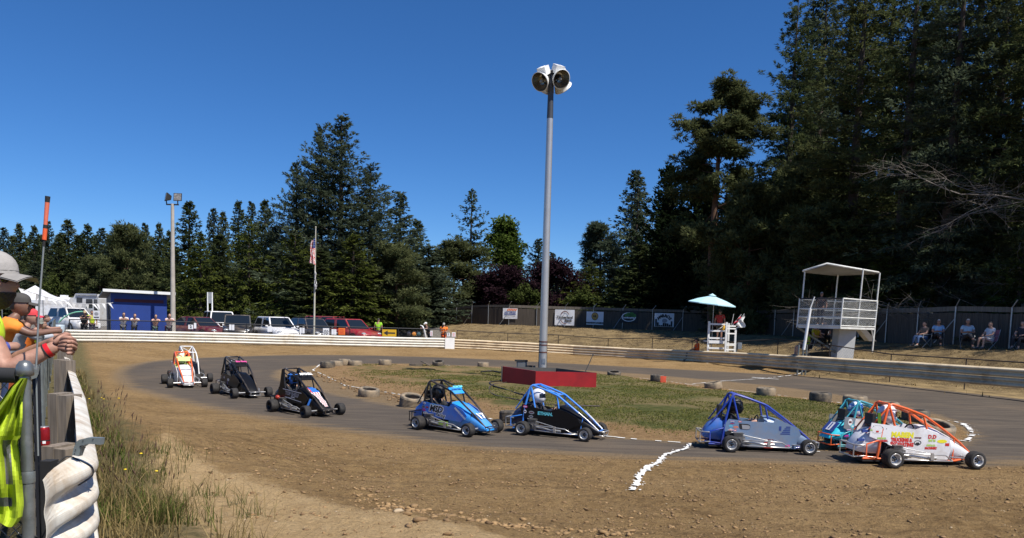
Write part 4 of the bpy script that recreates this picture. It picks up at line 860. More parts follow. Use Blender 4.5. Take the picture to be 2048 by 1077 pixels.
    cg.tube([(.07, -yt, .94 + c), (.56, yt * .3, .795 + c)], .011, 6); cg.tube([(.07, yt, .94 + c), (.56, -yt * .3, .795 + c)], .011, 6)
    cg.tube([(-.05, -yb, .55), (-.05, yb, .55)], .013, 6); cg.tube([(1.35, -.105, .155), (1.35, .105, .155)], .014, 6)
    cg.tube([(.03, -yt * 1, .88 + c), (-.04, yb, .55)], .010, 6)
    cg.build('roll_cage', cagec, t)
    # nerf bars and bumpers
    for q in (-1, 1):
        nb = MB(); nb.tube([(.16, q * .20, .19), (.22, q * .34, .19), (.62, q * .35, .18), (.80, q * .35, .17), (.92, q * .30, .10), (.95, q * .19, .09)], .0095, 8); nb.tube([(.16, q * .20, .10), (.22, q * .34, .10), (.92, q * .335, .085), (1.0, q * .2, .085)], .0095, 8)
        nb.tube([(.62, q * .35, .19), (.62, q * .35, .09)], .012, 6); nb.tube([(.03, q * .25, .29), (.34, q * .30, .235), (.62, q * .33, .185)], .008, 6); nb.box((.60, q * .352, .15), (.035, .02, .10)); nb.build('nerf_bar', nerf, t)
    fb = MB(); fb.tube([(1.34, -.11, .155), (1.45, -.12, .15), (1.45, .12, .15), (1.34, .11, .155)], .010, 8); fb.tube([(1.33, -.11, .085), (1.44, -.12, .075), (1.44, .12, .075), (1.33, .11, .085)], .010, 8)
    for q in (-1, 1): fb.tube([(1.45, q * .115, .15), (1.44, q * .115, .075)], .009, 6)
    fb.build('front_bumper', bumper, t)
    rbm = MB(); rbm.tube([(-.28, -.18, .27), (-.44, -.19, .28), (-.44, .19, .28), (-.28, .18, .27)], .010, 8); rbm.tube([(-.28, -.18, .12), (-.44, -.19, .11), (-.44, .19, .11), (-.28, .18, .12)], .010, 8)
    for q in (-1, 1): rbm.tube([(-.44, q * .18, .28), (-.44, q * .18, .11)], .009, 6)
    rbm.build('rear_bumper', bumper, t)
    if visor: MB().loft([[(.50, -yt - .01, .835 + c), (.515, -yt - .01, .85 + c), (.515, yt + .01, .85 + c), (.50, yt + .01, .835 + c)], [(.62, -yt - .012, .735 + c), (.635, -yt - .012, .745 + c), (.635, yt + .012, .745 + c), (.62, yt + .012, .735 + c)]], smooth=False).build('visor_panel', visor, t)
    if fin:
        for q in (-1, 1): MB().prism([(-.12, .20), (.03, .93 + c), (.085, .945 + c), (.11, .50), (.05, .25)], 'Y', q * .20 - .004, q * .20 + .004).build('side_fin', fin, t)
    return t
RS = Matrix(((1, 0, 0, 0), (0, 0, -1, 0), (0, 1, 0, 0), (0, 0, 0, 1)))          # print plane of the right flank: x forward, y up
def flank(x, z, rot=0.0, shear=0.0, out=.0085): return Matrix.Translation((x, -HB - out, z)) @ RS @ Matrix.Rotation(rot, 4, 'Z')
def hoodM(x, z, y=0.0, rot=0.0, lift=.014): return Matrix.Translation((0, 0, 0)) @ frame_M((x, y, z + lift), (0, 1, 0), (-.87, 0, .49)) @ Matrix.Rotation(rot, 4, 'Z')
def stickers(t, spots):
    """small sponsor stickers: (x, z, w, h, colour, colour of the bar on it)"""
    mb = MB()
    for x, z, w_, h_, ca, cb_ in spots:
        M = flank(x, z, random.uniform(-.06, .06), out=.0072); disc(M, 0, 0, w_ / 2, h_ / 2, PI[ca], mb, 4 if h_ < w_ * .4 else 12); M2 = flank(x, z, 0, out=.0082); rect(M2, -w_ * .32, -h_ * .14, w_ * .32, h_ * .14, PI[cb_], mb)
    mb.build_apart('sticker', PM, t, .004)
def letters(t, items, name='lettering'):
    mb = MB()
    for body, size, M, c, kw in items: put_text(mb, body, size, M, PI[c], **kw)
    mb.build_apart(name, PM, t, .002)
def driver(car, label, helmet, helmet2=None, suit=(.03, .03, .035), h=1.0, x=.12, visor=True, hx=0.0):
    F = fig('drive'); J = F['J']; off = Vector((x, 0, .02)); M0 = car.matrix_basis
    sc = car.scale.x; t = thing('person', label, 'person', M0 @ off, car.rotation_euler.z, 'drivers in the race cars', sc * h)
    mb = MB(); mb.add(*F['body'], True); mb.ball(J['head'], (.085, .07, .10), 12, 8); mb.build('body', SKIN2, t)
    MB().add(*F['longs'], True).build('race_suit', cloth(suit), t); MB().add(*F['trous'], True).build('suit_trousers', cloth(suit), t)
    c = J['head'] + Vector((.0, 0, .01)); mb = MB(); nu, nv = 24, 16; vs = []; fs = []
    def hp(a, tt, g=1.0):
        ca = math.cos(a); z = math.cos(tt); r_ = math.sin(tt) ** .85
        return (c.x + g * (.135 * r_ * ca + (.03 * max(0, ca) ** 2 * max(0, -z) ** .5)), c.y + g * .112 * r_ * math.sin(a), c.z + g * .135 * z)
    for i in range(nv + 1):
        tt = math.pi * .86 * i / nv
        vs += [hp(2 * math.pi * k / nu, tt) for k in range(nu)]
    for i in range(nv):
        for k in range(nu): fs.append((i * nu + k, (i + 1) * nu + k, (i + 1) * nu + (k + 1) % nu, i * nu + (k + 1) % nu))
    mb.add(vs, fs, True)
    if helmet2 is not None:
        for i, f in enumerate(fs):
            if (i // nu) % 4 == 1 or (i % nu) in (3, 4, 19, 20): mb.m[i] = 1
    ho = mb.build('helmet', [helmet, helmet2 or helmet], t)
    mb = MB(); rows = [[hp(a, tt, 1.02) for a in np.linspace(-1.05, 1.05, 11)] for tt in (1.25, 1.4, 1.55, 1.75)]
    mb.loft(rows, closed=False, cap=False); mb.build('visor', LENS, ho)
    mb = MB(); mb.loft([[hp(a, tt, 1.05) for a in np.linspace(-.95, .95, 9)] for tt in (1.02, 1.2)], closed=False, cap=False); mb.build('peak', helmet, ho)
    return t
ORANGE = gloss('orange_tube_paint', (.85, .13, .02)); WHITEG = gloss('white_panel_gloss', (.80, .80, .82)); BLACKG = mat('black_panel_gloss', (.006, .006, .007), .38, 0, .04, 3, spec=.28); BLUEG = gloss('bright_blue_gloss', (.012, .19, .74)); LBLUEG = gloss('hood_blue_gloss', (.03, .33, .85))
SLATE = gloss('slate_blue_metallic', (.155, .25, .40)); DEEPB = gloss('deep_blue_tube', (.015, .05, .36)); SKYT = gloss('sky_blue_tube', (.05, .26, .80)); TURQ = gloss('turquoise_gloss', (.03, .55, .70)); TEALT = gloss('teal_tube', (.05, .33, .40)); ALU = mat('bare_aluminium', (.50, .50, .50), .4, .7, .06, 6); BLKT = gloss('black_tube', (.012, .012, .013)); WTUBE = gloss('white_tube', (.78, .78, .76))
# white and orange car on the right
cI = midget('white race car with orange cage and MABEN TRUCKING lettering, nearest on the right', (1784, 935.9), (1948.8, 937.7), WHITEG, WHITEG, WHITEG, ORANGE, 'I')
letters(cI, [('MABEN', .10, flank(.24, .425, -.03), 'yellow', dict(bold=.006, sx=1.0)), ('TRUCKING &', .062, flank(.23, .355, -.02), 'red', dict(bold=.006, sx=.82)), ('EXCAVATING', .070, flank(.24, .292, -.03), 'red', dict(bold=.006, sx=.78)),
 ('D.D', .072, flank(.68, .405), 'red', dict(bold=.004)), ('FARM', .040, flank(.68, .352), 'lime', dict(bold=.004)), ('PAPE & KA', .034, flank(-.06, .375), 'lime', dict(bold=.003, sx=.8)), ('MACHINERY', .034, flank(-.05, .34), 'red', dict(bold=.003, sx=.8)), ('PAPE & KA', .034, flank(.67, .285), 'lime', dict(bold=.003, sx=.8)), ('MACHINERY', .042, flank(.67, .245), 'red', dict(bold=.004, sx=.75))])
mb = MB(); disc(flank(.47, .32), 0, 0, .055, .035, PI['black'], mb, 20, 0, .8); disc(flank(.47, .305), 0, 0, .035, .025, PI['black'], mb, 5, .001); rect(flank(.47, .39), -.05, -.008, .05, .008, PI['maroon'], mb); disc(flank(.83, .345), 0, 0, .075, .025, PI['yellow'], mb, 14); rect(flank(-.13, .47), -.02, -.012, .02, .012, PI['red'], mb); rect(flank(-.22, .49), -.02, -.008, .02, .008, PI['lime'], mb); rect(flank(.91, .30), -.03, -.02, .03, .02, PI['red'], mb)
disc(flank(-.13, .50), 0, 0, .09, .06, PI['grey'], mb, 20, 0, .96)
for x, z in ((-.19, .545), (-.06, .525), (.0, .51), (.03, .33), (.50, .38), (.42, .12)): disc(flank(x, z), 0, 0, .006, .006, PI['black'], mb, 8)
mb.build_apart('decal', PM, cI)
mb = MB()
for x0, z0, x1, z1 in ((-.33, .5, -.24, .44), (-.38, .36, -.30, .33)): mb.box(((x0 + x1) / 2, -.17, (z0 + z1) / 2), (.1, .03, .035), .1)
mb.build('tail_stripe', PRINTS['navy'], cI)
driver(cI, 'driver in white helmet inside the white and orange car', WHITEG, None, (.05, .05, .06))
mb = MB(); mb.loft([[(-.14, -.21, .73), (-.10, -.215, .73), (-.06, -.2, .42), (-.10, -.2, .42)], [(-.14, -.19, .73), (-.10, -.195, .73), (-.06, -.18, .42), (-.10, -.18, .42)]], smooth=False).build('green_pad', gloss('green_pad_paint', (.10, .22, .02)), cI)
# turquoise car turning away behind it
cH = midget('turquoise race car with 1 on its tail, half hidden behind the white and orange car', None, None, (ALU, ALU), TURQ, TURQ, TEALT, 'I', bumper=ORANGE, pos=((5.88, 12.9), R(12), 1.02))
for ch in list(cH.children):
    if ch.name.startswith('tail'): bpy.data.objects.remove(ch)
def tail_sec(x, zt, hw, zb): return [(x, hw * math.cos(a), zb + (zt - zb) * max(0, math.sin(a)) ** .6) for a in np.linspace(math.pi, 0, 13)]
MB().loft([tail_sec(-.02, .52, .20, .16), tail_sec(-.16, .50, .20, .17), tail_sec(-.30, .42, .185, .19), tail_sec(-.42, .30, .16, .21), tail_sec(-.46, .235, .13, .215)]).build('tail', TURQ, cH)
tm = frame_M((-.345, -.03, .40), (0, -1, 0), (.68, 0, .73)); mb = MB(); rect(tm, -.15, -.10, .15, .10, PI['navy'], mb, .012); rect(tm, -.055, -.085, .055, .085, PI['white2'], mb, .02); put_text(mb, '1', .17, tm @ Matrix.Translation((0, 0, .024)), PI['navy'], bold=.008); mb.build_apart('number_panel', PM, cH)
stickers(cH, [(-.12, .50, .08, .12, 'white2', 'maroon'), (-.05, .43, .12, .07, 'cyan', 'white2'), (.12, .44, .16, .05, 'red', 'orange'), (-.14, .37, .12, .035, 'purple', 'white2'), (-.18, .27, .12, .05, 'purple', 'pink')])
driver(cH, 'driver in blue helmet with white stars inside the turquoise car', WHITEG, PRINTS['blue'], (.2, .02, .03))
# slate blue car
cG = midget('slate blue race car with deep blue cage, between the chalk line and the turquoise car', (1460.7, 904.3), (1616.5, 910.3), SLATE, SLATE, gloss('tail_blue', (.05, .15, .48)), DEEPB, 'G')
mb = MB(); M = flank(.245, .385, -.04, out=.0095); mb.add([M @ Vector((x, y, 0)) for x, y in ((-.09, .045), (.05, .045), (.085, .03), (.09, .0), (.085, -.035), (.04, -.045), (-.06, -.045), (-.08, -.02))], [tuple(range(8))], False, PI['black']); M = flank(.255, .378, -.04, out=.0105); mb.add([M @ Vector((x * .82, y * .75, 0)) for x, y in ((-.07, .045), (.05, .045), (.085, .03), (.09, .0), (.085, -.035), (.04, -.045), (-.05, -.045))], [tuple(range(7))], False, PI['grey'])
rect(flank(.635, .10), -.07, -.045, .07, .045, PI['red'], mb); rect(flank(.635, .175), -.07, -.022, .07, .022, PI['maroon'], mb); disc(flank(.635, .10, out=.009), 0, 0, .05, .032, PI['orange'], mb, 14, .001, .7)
for k in range(5): rect(flank(.90 + .012 * k, .29 + .028 * k), -.09 + .008 * k, -.008, .06 - .012 * k, .008, PI['navy'], mb)
rect(flank(.80, .36), -.015, -.02, .02, .05, PI['navy'], mb); rect(flank(.93, .10), -.035, -.018, .035, .018, PI['pink'], mb); disc(flank(.02, .27), 0, 0, .075, .045, PI['black'], mb, 18); mb.build_apart('decal', PM, cG)
letters(cG, [('Alperts', .042, flank(.635, .175, out=.0096), 'white2', dict(bold=.003, sx=.95))])
stickers(cG, [(.05, .465, .10, .03, 'purple', 'white2'), (.17, .462, .06, .025, 'red', 'white2'), (.05, .43, .09, .03, 'navy', 'red'), (.03, .385, .06, .028, 'cyan', 'blue'), (.11, .37, .08, .035, 'orange', 'grey'), (.03, .325, .10, .04, 'white2', 'red'), (.10, .32, .05, .03, 'red', 'white2')])
MB().loft([[(.83, -.19, .49), (.83, .19, .49)], [(1.08, -.165, .395), (1.08, .165, .395)]], closed=False, cap=False).build('hood_flash', gloss('pale_hood_flash', (.30, .45, .75)), cG) if False else None
driver(cG, 'driver in black full face helmet inside the slate blue car', BLACKG, PRINTS['black'], (.02, .02, .02))
# black car with sky blue cage
cF = midget('black race car with sky blue cage and ETHAN on its side', (1044, 870.8), (1169.4, 883.4), BLACKG, BLACKG, gloss('tail_black_blue', (.012, .02, .06)), SKYT, 'F', bumper=TUBE)
letters(cF, [('ETHAN.', .080, flank(.36, .395, -.02), 'cyan', dict(bold=.004, sx=1.05))])
stickers(cF, [(-.04, .50, .09, .05, 'pink', 'white2'), (-.04, .41, .06, .065, 'white2', 'maroon'), (.09, .40, .11, .06, 'grey', 'maroon'), (.08, .325, .09, .05, 'grey', 'black')])
mb = MB(); 
for q in (-1, 1): mb.tube([(.98, q * .172, .475 - .01), (1.16, q * .135, .322), (1.34, q * .112, .168)], .0125, 6)
mb.build('bare_tube', TUBE, cF)
driver(cF, 'driver in white full face helmet inside the black and sky blue car', WHITEG, None, (.03, .03, .035))
# bright blue 17
cE = midget('bright blue race car with black cage and white 17 on its hood', (836, 859.4), (936.2, 874.4), BLUEG, LBLUEG, BLUEG, BLKT, 'E', visor=LBLUEG, nerf=TUBE, bumper=BLKT)
letters(cE, [('17', .20, hoodM(1.16, .315), 'white2', dict(bold=.010, sx=1.0)), ('MSD', .165, flank(.26, .385, -.06), 'white2', dict(bold=.020, shear=.25)), ('MSD', .160, flank(.26, .385, -.06, out=.0105), 'black', dict(bold=.006, shear=.25)), ('Racing', .085, flank(.37, .285, -.10), 'white2', dict(bold=.010, shear=.3)), ('Racing', .085, flank(.37, .285, -.10, out=.0105), 'black', dict(bold=.001, shear=.3)), ('DESIGNS & DECALS', .045, flank(.84, .36, -.62), 'white2', dict(bold=.004, sx=.8)),
 ('STORM TEAM', .055, frame_M((.585, 0, .805), (0, 1, 0), (-.74, 0, .67)) @ Matrix.Translation((0, 0, .012)), 'cyan', dict(bold=.004, sx=.75)), ('Lynn Rowley', .05, flank(.19, .465, -.05), 'cyan', dict(bold=.001, shear=.3, sx=.8))])
stickers(cE, [(-.03, .47, .08, .04, 'white2', 'navy'), (-.05, .40, .09, .05, 'grey', 'black'), (.04, .40, .07, .03, 'red', 'maroon'), (-.04, .345, .09, .05, 'pink', 'purple'), (.0, .29, .12, .05, 'white2', 'gold'), (.02, .255, .12, .04, 'purple', 'white2')])
MB().box((.55, -.33, .165), (.22, .008, .07)).build('side_plate', PRINTS['lime'], cE)
driver(cE, 'driver in black helmet inside the bright blue car', BLACKG, PRINTS['black'], (.02, .02, .022))
# black flag car
cD = midget('black race car with stars and stripes on its hood and TOP SHELF on its side', (545, 823.8), (611.6, 836), BLACKG, BLACKG, BLACKG, BLKT, 'E', rim=RIMBLK, visor=BLACKG, fin=BLACKG, bumper=BLKT)
letters(cD, [('MITCHELL', .075, frame_M((.592, 0, .80), (0, 1, 0), (-.74, 0, .67)) @ Matrix.Translation((0, 0, .012)), 'white2', dict(bold=.005, sx=.85)), ('TOP SHELF', .105, flank(.42, .385, -.06), 'grey', dict(bold=.006, sx=.95)), ('RACING', .035, flank(.45, .325, -.06), 'white2', dict(bold=.002))])
mb = MB(); rect(flank(.42, .455, -.06), -.34, -.007, .34, .007, PI['white2'], mb); rect(flank(.46, .285, -.1), -.30, -.006, .30, .006, PI['white2'], mb); rect(flank(.30, .31, -.06), -.1, -.004, .1, .004, PI['white2'], mb)
for k in range(12):
    x0 = .70 + k * .052; x1 = x0 + .05; hw = (.085, .11, .10, .12, .10, .075, .06, .055, .05, .06, .05, .035)[k]; zf_ = lambda x: float(np.interp(x, [.56, .62, .80, 1.02, 1.20, 1.33], [.535, .545, .495, .385, .275, .185])) + .016
    for j in range(7):
        y0 = -hw + 2 * hw * j / 7; y1 = -hw + 2 * hw * (j + 1) / 7; col = 'blue' if (k < 4 and j > 1) else ('red' if j % 2 else 'white2')
        mb.add([(x0, y0, zf_(x0)), (x1, y0, zf_(x1)), (x1, y1, zf_(x1)), (x0, y1, zf_(x0))], [(0, 1, 2, 3)], False, PI[col])
mb.build_apart('decal', PM, cD)
MB().ball((-.02, -.27, .29), (.055, .05, .05), 10, 7).build('fuel_bulb', REDPART, cD); MB().tube([(1.02, -.24, .2), (1.06, -.2, .34)], .022, 8).build('shock_absorber', PRINTS['blue'], cD)
driver(cD, 'driver in red and blue helmet inside the black stars and stripes car', BLACKG, PRINTS['blue'], (.02, .02, .022))
# plain black car
cC = midget('plain black race car with pink lettering on its visor', (429.7, 788), (468.6, 797.5), BLACKG, BLACKG, BLACKG, BLKT, 'E', rim=RIMBLK, visor=BLACKG)
letters(cC, [('Baker Racing', .065, frame_M((.592, 0, .80), (0, 1, 0), (-.74, 0, .67)) @ Matrix.Translation((0, 0, .012)), 'pink', dict(bold=.003, sx=.75))])
stickers(cC, [(.1, .40, .06, .08, 'grey', 'white2'), (.35, .36, .12, .06, 'white2', 'grey'), (.30, .28, .05, .08, 'purple', 'grey')])
driver(cC, 'driver in black helmet inside the plain black car', BLACKG, PRINTS['grey'], (.02, .02, .022))
# white and orange car coming head on, and the one behind it
thA = R(-59); sA = 1.08; mid = G(375, 775.5); oA = mid - Matrix.Rotation(thA, 3, 'Z') @ Vector((1.2 * sA, 0, 0))
cA_ = midget('white race car with orange cage coming head on, at the back of the pack', None, None, WHITEG, WHITEG, WHITEG, ORANGE, 'I', rim=RIMBLK, pos=((oA.x, oA.y), thA, sA), visor=gloss('lime_visor', (.55, .70, .25)))
mb = MB(); mb.box((.93, 0, .447), (.012, .24, .012)).box((1.16, 0, .312), (.012, .22, .01)); mb.build_apart('hood_seam', PRINTS['grey'], cA_)
driver(cA_, 'driver in lime and white helmet inside the oncoming white car', WHITEG, PRINTS['lime'], (.35, .45, .10))
pB = D(371, 640, 23.2); cB_ = midget('race car with white cage, almost hidden behind the oncoming white car', None, None, BLACKG, BLACKG, gloss('yellow_tail', (.7, .5, .03)), WTUBE, 'E', rim=RIMBLK, pos=((pB.x, pB.y), thA + .05, 1.08), cage_dz=.05)
driver(cB_, 'driver in orange helmet inside the car with the white cage', gloss('orange_helmet', (.8, .25, .03)), PRINTS['black'], (.03, .03, .03))
# ================================================================== TYRES ROUND THE INFIELD, CHALK LINES
OLDTYRE = mat('dirt_caked_tyre', (.13, .112, .088), .9, 0, .3, 9, .3, (.33, .25, .16), .49); OLDTYRE2 = mat('dark_old_tyre', (.058, .052, .045), .85, 0, .3, 9, .2, (.22, .17, .11), .55)
def zr(x, y): return float(terr_np(np.array([x]), np.array([y]), True)[0])
def old_tyre(label, px, yb, wpx, hfrac=.42, m=OLDTYRE, tilt=(0, 0), ribs=False, rz=0.0, group='old tyres marking the inner edge of the track'):
    p = G(px, yb, .03); dia = wpx * p.y / FPX; ro = dia / 2; h = dia * hfrac; p.y += ro * .55; p.z = zr(p.x, p.y)
    t = tag(link('tyre', MB().mesh('tyre', m)), label, 'tyre', group)
    mb = MB(); ri = ro * .62; prof = [(ri, h * .10), (ri * 1.08, .02 * h), (ro * .86, 0), (ro * .96, h * .06)]
    if ribs:
        for k in range(7): z0 = h * (.10 + .115 * k); prof += [(ro, z0), (ro, z0 + h * .075), (ro * .968, z0 + h * .085), (ro * .968, z0 + h * .11)]
    else: prof += [(ro, h * .18), (ro * 1.005, h * .5), (ro, h * .82)]
    prof += [(ro * .96, h * .94), (ro * .86, h), (ri * 1.08, h * .98), (ri, h * .90), (ri * 1.10, h * .75), (ri * 1.25, h * .5), (ri * 1.10, h * .25)]
    mb.lathe(prof, n=30, closed=True); me = mb.mesh('tyre', m); t.data = me
    t.location = p - Vector((0, 0, .02)); t.rotation_euler = (tilt[0], tilt[1], rz); return t
old_tyre('flat weathered tyre at the far left tip of the infield, foremost of its row', 653, 736, 29, .48, OLDTYRE2)
old_tyre('dusty tyre second in the row at the left tip of the infield', 671, 733, 27, .42)
old_tyre('pale tyre third in the row at the left tip of the infield', 687, 732, 24, .55)
old_tyre('long low tyre ending the row at the left tip of the infield', 709, 733, 28, .40)
old_tyre('grey tyre standing alone behind the grass, above the flag car', 769, 734, 26, .45)
tp_ = G(832, 733, .05)
fl_ = tag(link('tyre_scrap', MB().box((0, 0, .05), (.55, .22, .09)).box((.42, .02, .12), (.5, .2, .05), 0, ry=.45).mesh('tyre_scrap', OLDTYRE2)), 'broken flat piece of tyre on the back edge of the infield', 'tyre'); fl_.location = tp_
old_tyre('tyre with open dark mouth on the back edge, above the blue 17 car', 876, 735, 24, .46, OLDTYRE2, (.25, 0))
old_tyre('small tyre on the back edge just left of the red box', 966, 736, 23, .5)
old_tyre('low dark tyre right of the red box, first on the right side', 1229, 755, 28, .36, OLDTYRE2, (.2, 0))
rt = old_tyre('dark tyre with a red rag on its front', 1317, 765, 30, .5, OLDTYRE2)
mb = MB(); mb.loft([[(.03, -.33, .02), (.03, -.35, .14), (.02, -.36, .24)], [(.12, -.32, .0), (.14, -.34, .12), (.13, -.35, .25)], [(.25, -.26, .02), (.24, -.28, .12), (.25, -.27, .23)]], closed=False, cap=False); ro_ = mb.build('rag', gloss('red_rag', (.75, .04, .015))); tag(ro_, 'bright red rag on a dark infield tyre', 'rag'); ro_.location = rt.location
old_tyre('tilted pale tyre beside the thin chalk line, first right of the red rag', 1430, 778, 35, .42, OLDTYRE, (0, -.16))
old_tyre('tan ringed tyre above the slate blue car, second right of the red rag', 1535, 794, 38, .46, OLDTYRE)
old_tyre('tall dark tyre third right of the red rag, behind the slate blue nose', 1645, 807, 43, .50, OLDTYRE2)
old_tyre('large tan tyre behind the turquoise car cage', 1715, 819, 47, .52)
old_tyre('tyre mostly hidden by the orange cage top', 1780, 826, 46, .45)
old_tyre('dark tyre seen through the orange cage, right of the driver', 1838, 848, 52, .50, OLDTYRE2)
old_tyre('big pale sided tyre beside the chalk patch at the right end of the infield', 1880, 872, 68, .40, OLDTYRE, (.28, .06), False)
old_tyre('grey tyre half sunk in brown dirt above the flag car nose', 735, 792, 43, .42, OLDTYRE, (.12, .10))
old_tyre('ribbed tan tyre lying tilted, left of the blue 17 car', 820, 812, 49, .50, OLDTYRE, (.20, .14), True)
old_tyre('ribbed tan tyre half hidden by the tail of the blue 17 car', 858, 816, 40, .48, OLDTYRE, (.1, .05), True)
old_tyre('wide banded tyre between the blue 17 car and the black car', 1023, 843, 51, .48, OLDTYRE2, (-.06, 0), True)
CHALK = mat('white_chalk', (.72, .71, .68), .9, 0, .08, 30)
def chalk(name, label, pts, wd, gap=.0, seed=1, step=.09, z=.012, splat=0):
    r = random.Random(seed); P = resample([Vector((p.x, p.y, 0)) for p in pts], step); mb = MB(); xs = [p.x for p in P]; ys = [p.y for p in P]
    L = []; 
    for i, p in enumerate(P):
        t = (P[min(i + 1, len(P) - 1)] - P[max(i - 1, 0)]).normalized(); n_ = Vector((-t.y, t.x, 0)); w_ = wd * r.uniform(.45, 1.2); o_ = n_ * r.uniform(-.25, .25) * wd
        L.append((p + o_ - n_ * w_ / 2, p + o_ + n_ * w_ / 2))
    allp = [q for ab in L for q in ab]; zs = terr_np(np.array([q.x for q in allp]), np.array([q.y for q in allp]), True)
    for q, zz_ in zip(allp, zs): q.z = zz_ + z
    for i in range(len(L) - 1):
        if r.random() > gap * (1.6 if math.sin(i * .21 + seed) > .2 else .5): mb.quad(L[i][0], L[i + 1][0], L[i + 1][1], L[i][1])
    sp_ = []
    for k in range(splat):
        i = r.randrange(len(P)); s_ = r.choice((-1, 1)); off_ = Vector((r.gauss(0, wd * .6), r.gauss(0, wd * .6), 0)); sp_.append((P[i] + off_, r.uniform(.005, .022)))
    if sp_:
        zs = terr_np(np.array([q[0].x for q in sp_]), np.array([q[0].y for q in sp_]), True)
        for (q, s_), zz_ in zip(sp_, zs): mb.add([(q.x + s_ * r.uniform(.7, 1.2) * math.cos(a), q.y + 1.3 * s_ * r.uniform(.7, 1.2) * math.sin(a), zz_ + z) for a in (0, 1.2, 2.3, 3.5, 4.6, 5.5)], [(0, 1, 2, 3, 4, 5)])
    return tag(mb.build(name, CHALK), kind='structure')
ip = [G(*p) for p in [(1640,905),(1500,896),(1380,888),(1250,878),(1100,860),(1000,845),(900,815),(800,790),(690,772),(650,752),(626,741),(640,730)]]
chalk('chalk_line', '', ip, .065, .34, 3, .11, .014)
chalk('chalk_line', '', [G(*p) for p in [(640,729),(720,729),(800,730),(900,732)]], .08, .5, 5, .2, .02)
chalk('chalk_line', '', [G(*p) for p in [(1229,753),(1320,762),(1420,776),(1540,790),(1650,803),(1715,812),(1800,822)]], .07, .34, 6, .13, .02)
chalk('chalk_line', '', [G(*p) for p in [(1895,842),(1925,848),(1938,858),(1944,868),(1940,878),(1925,884)]], .11, .22, 7, .08, .02, 40)
chalk('start_line', '', [GS(*p) for p in [(1381,889),(1372,899),(1350,905),(1330,911),(1322,920),(1318,926),(1295,938),(1280,953),(1272,968),(1264,983)]], 0.08, .10, 8, .05, .020, 70)
chalk('start_line', '', [GS(*p) for p in [(1322,926),(1300,937),(1285,944),(1274,958)]], .055, .45, 12, .05, .022, 30)
chalk('lap_line', '', [G(*p) for p in [(1385,769),(1450,763),(1530,758),(1612,748)]], .07, .12, 9, .25, .02)
chalk('grid_mark', '', [G(1504, 756), G(1530, 758), G(1556, 760)], .17, 0, 10, .25, .024)
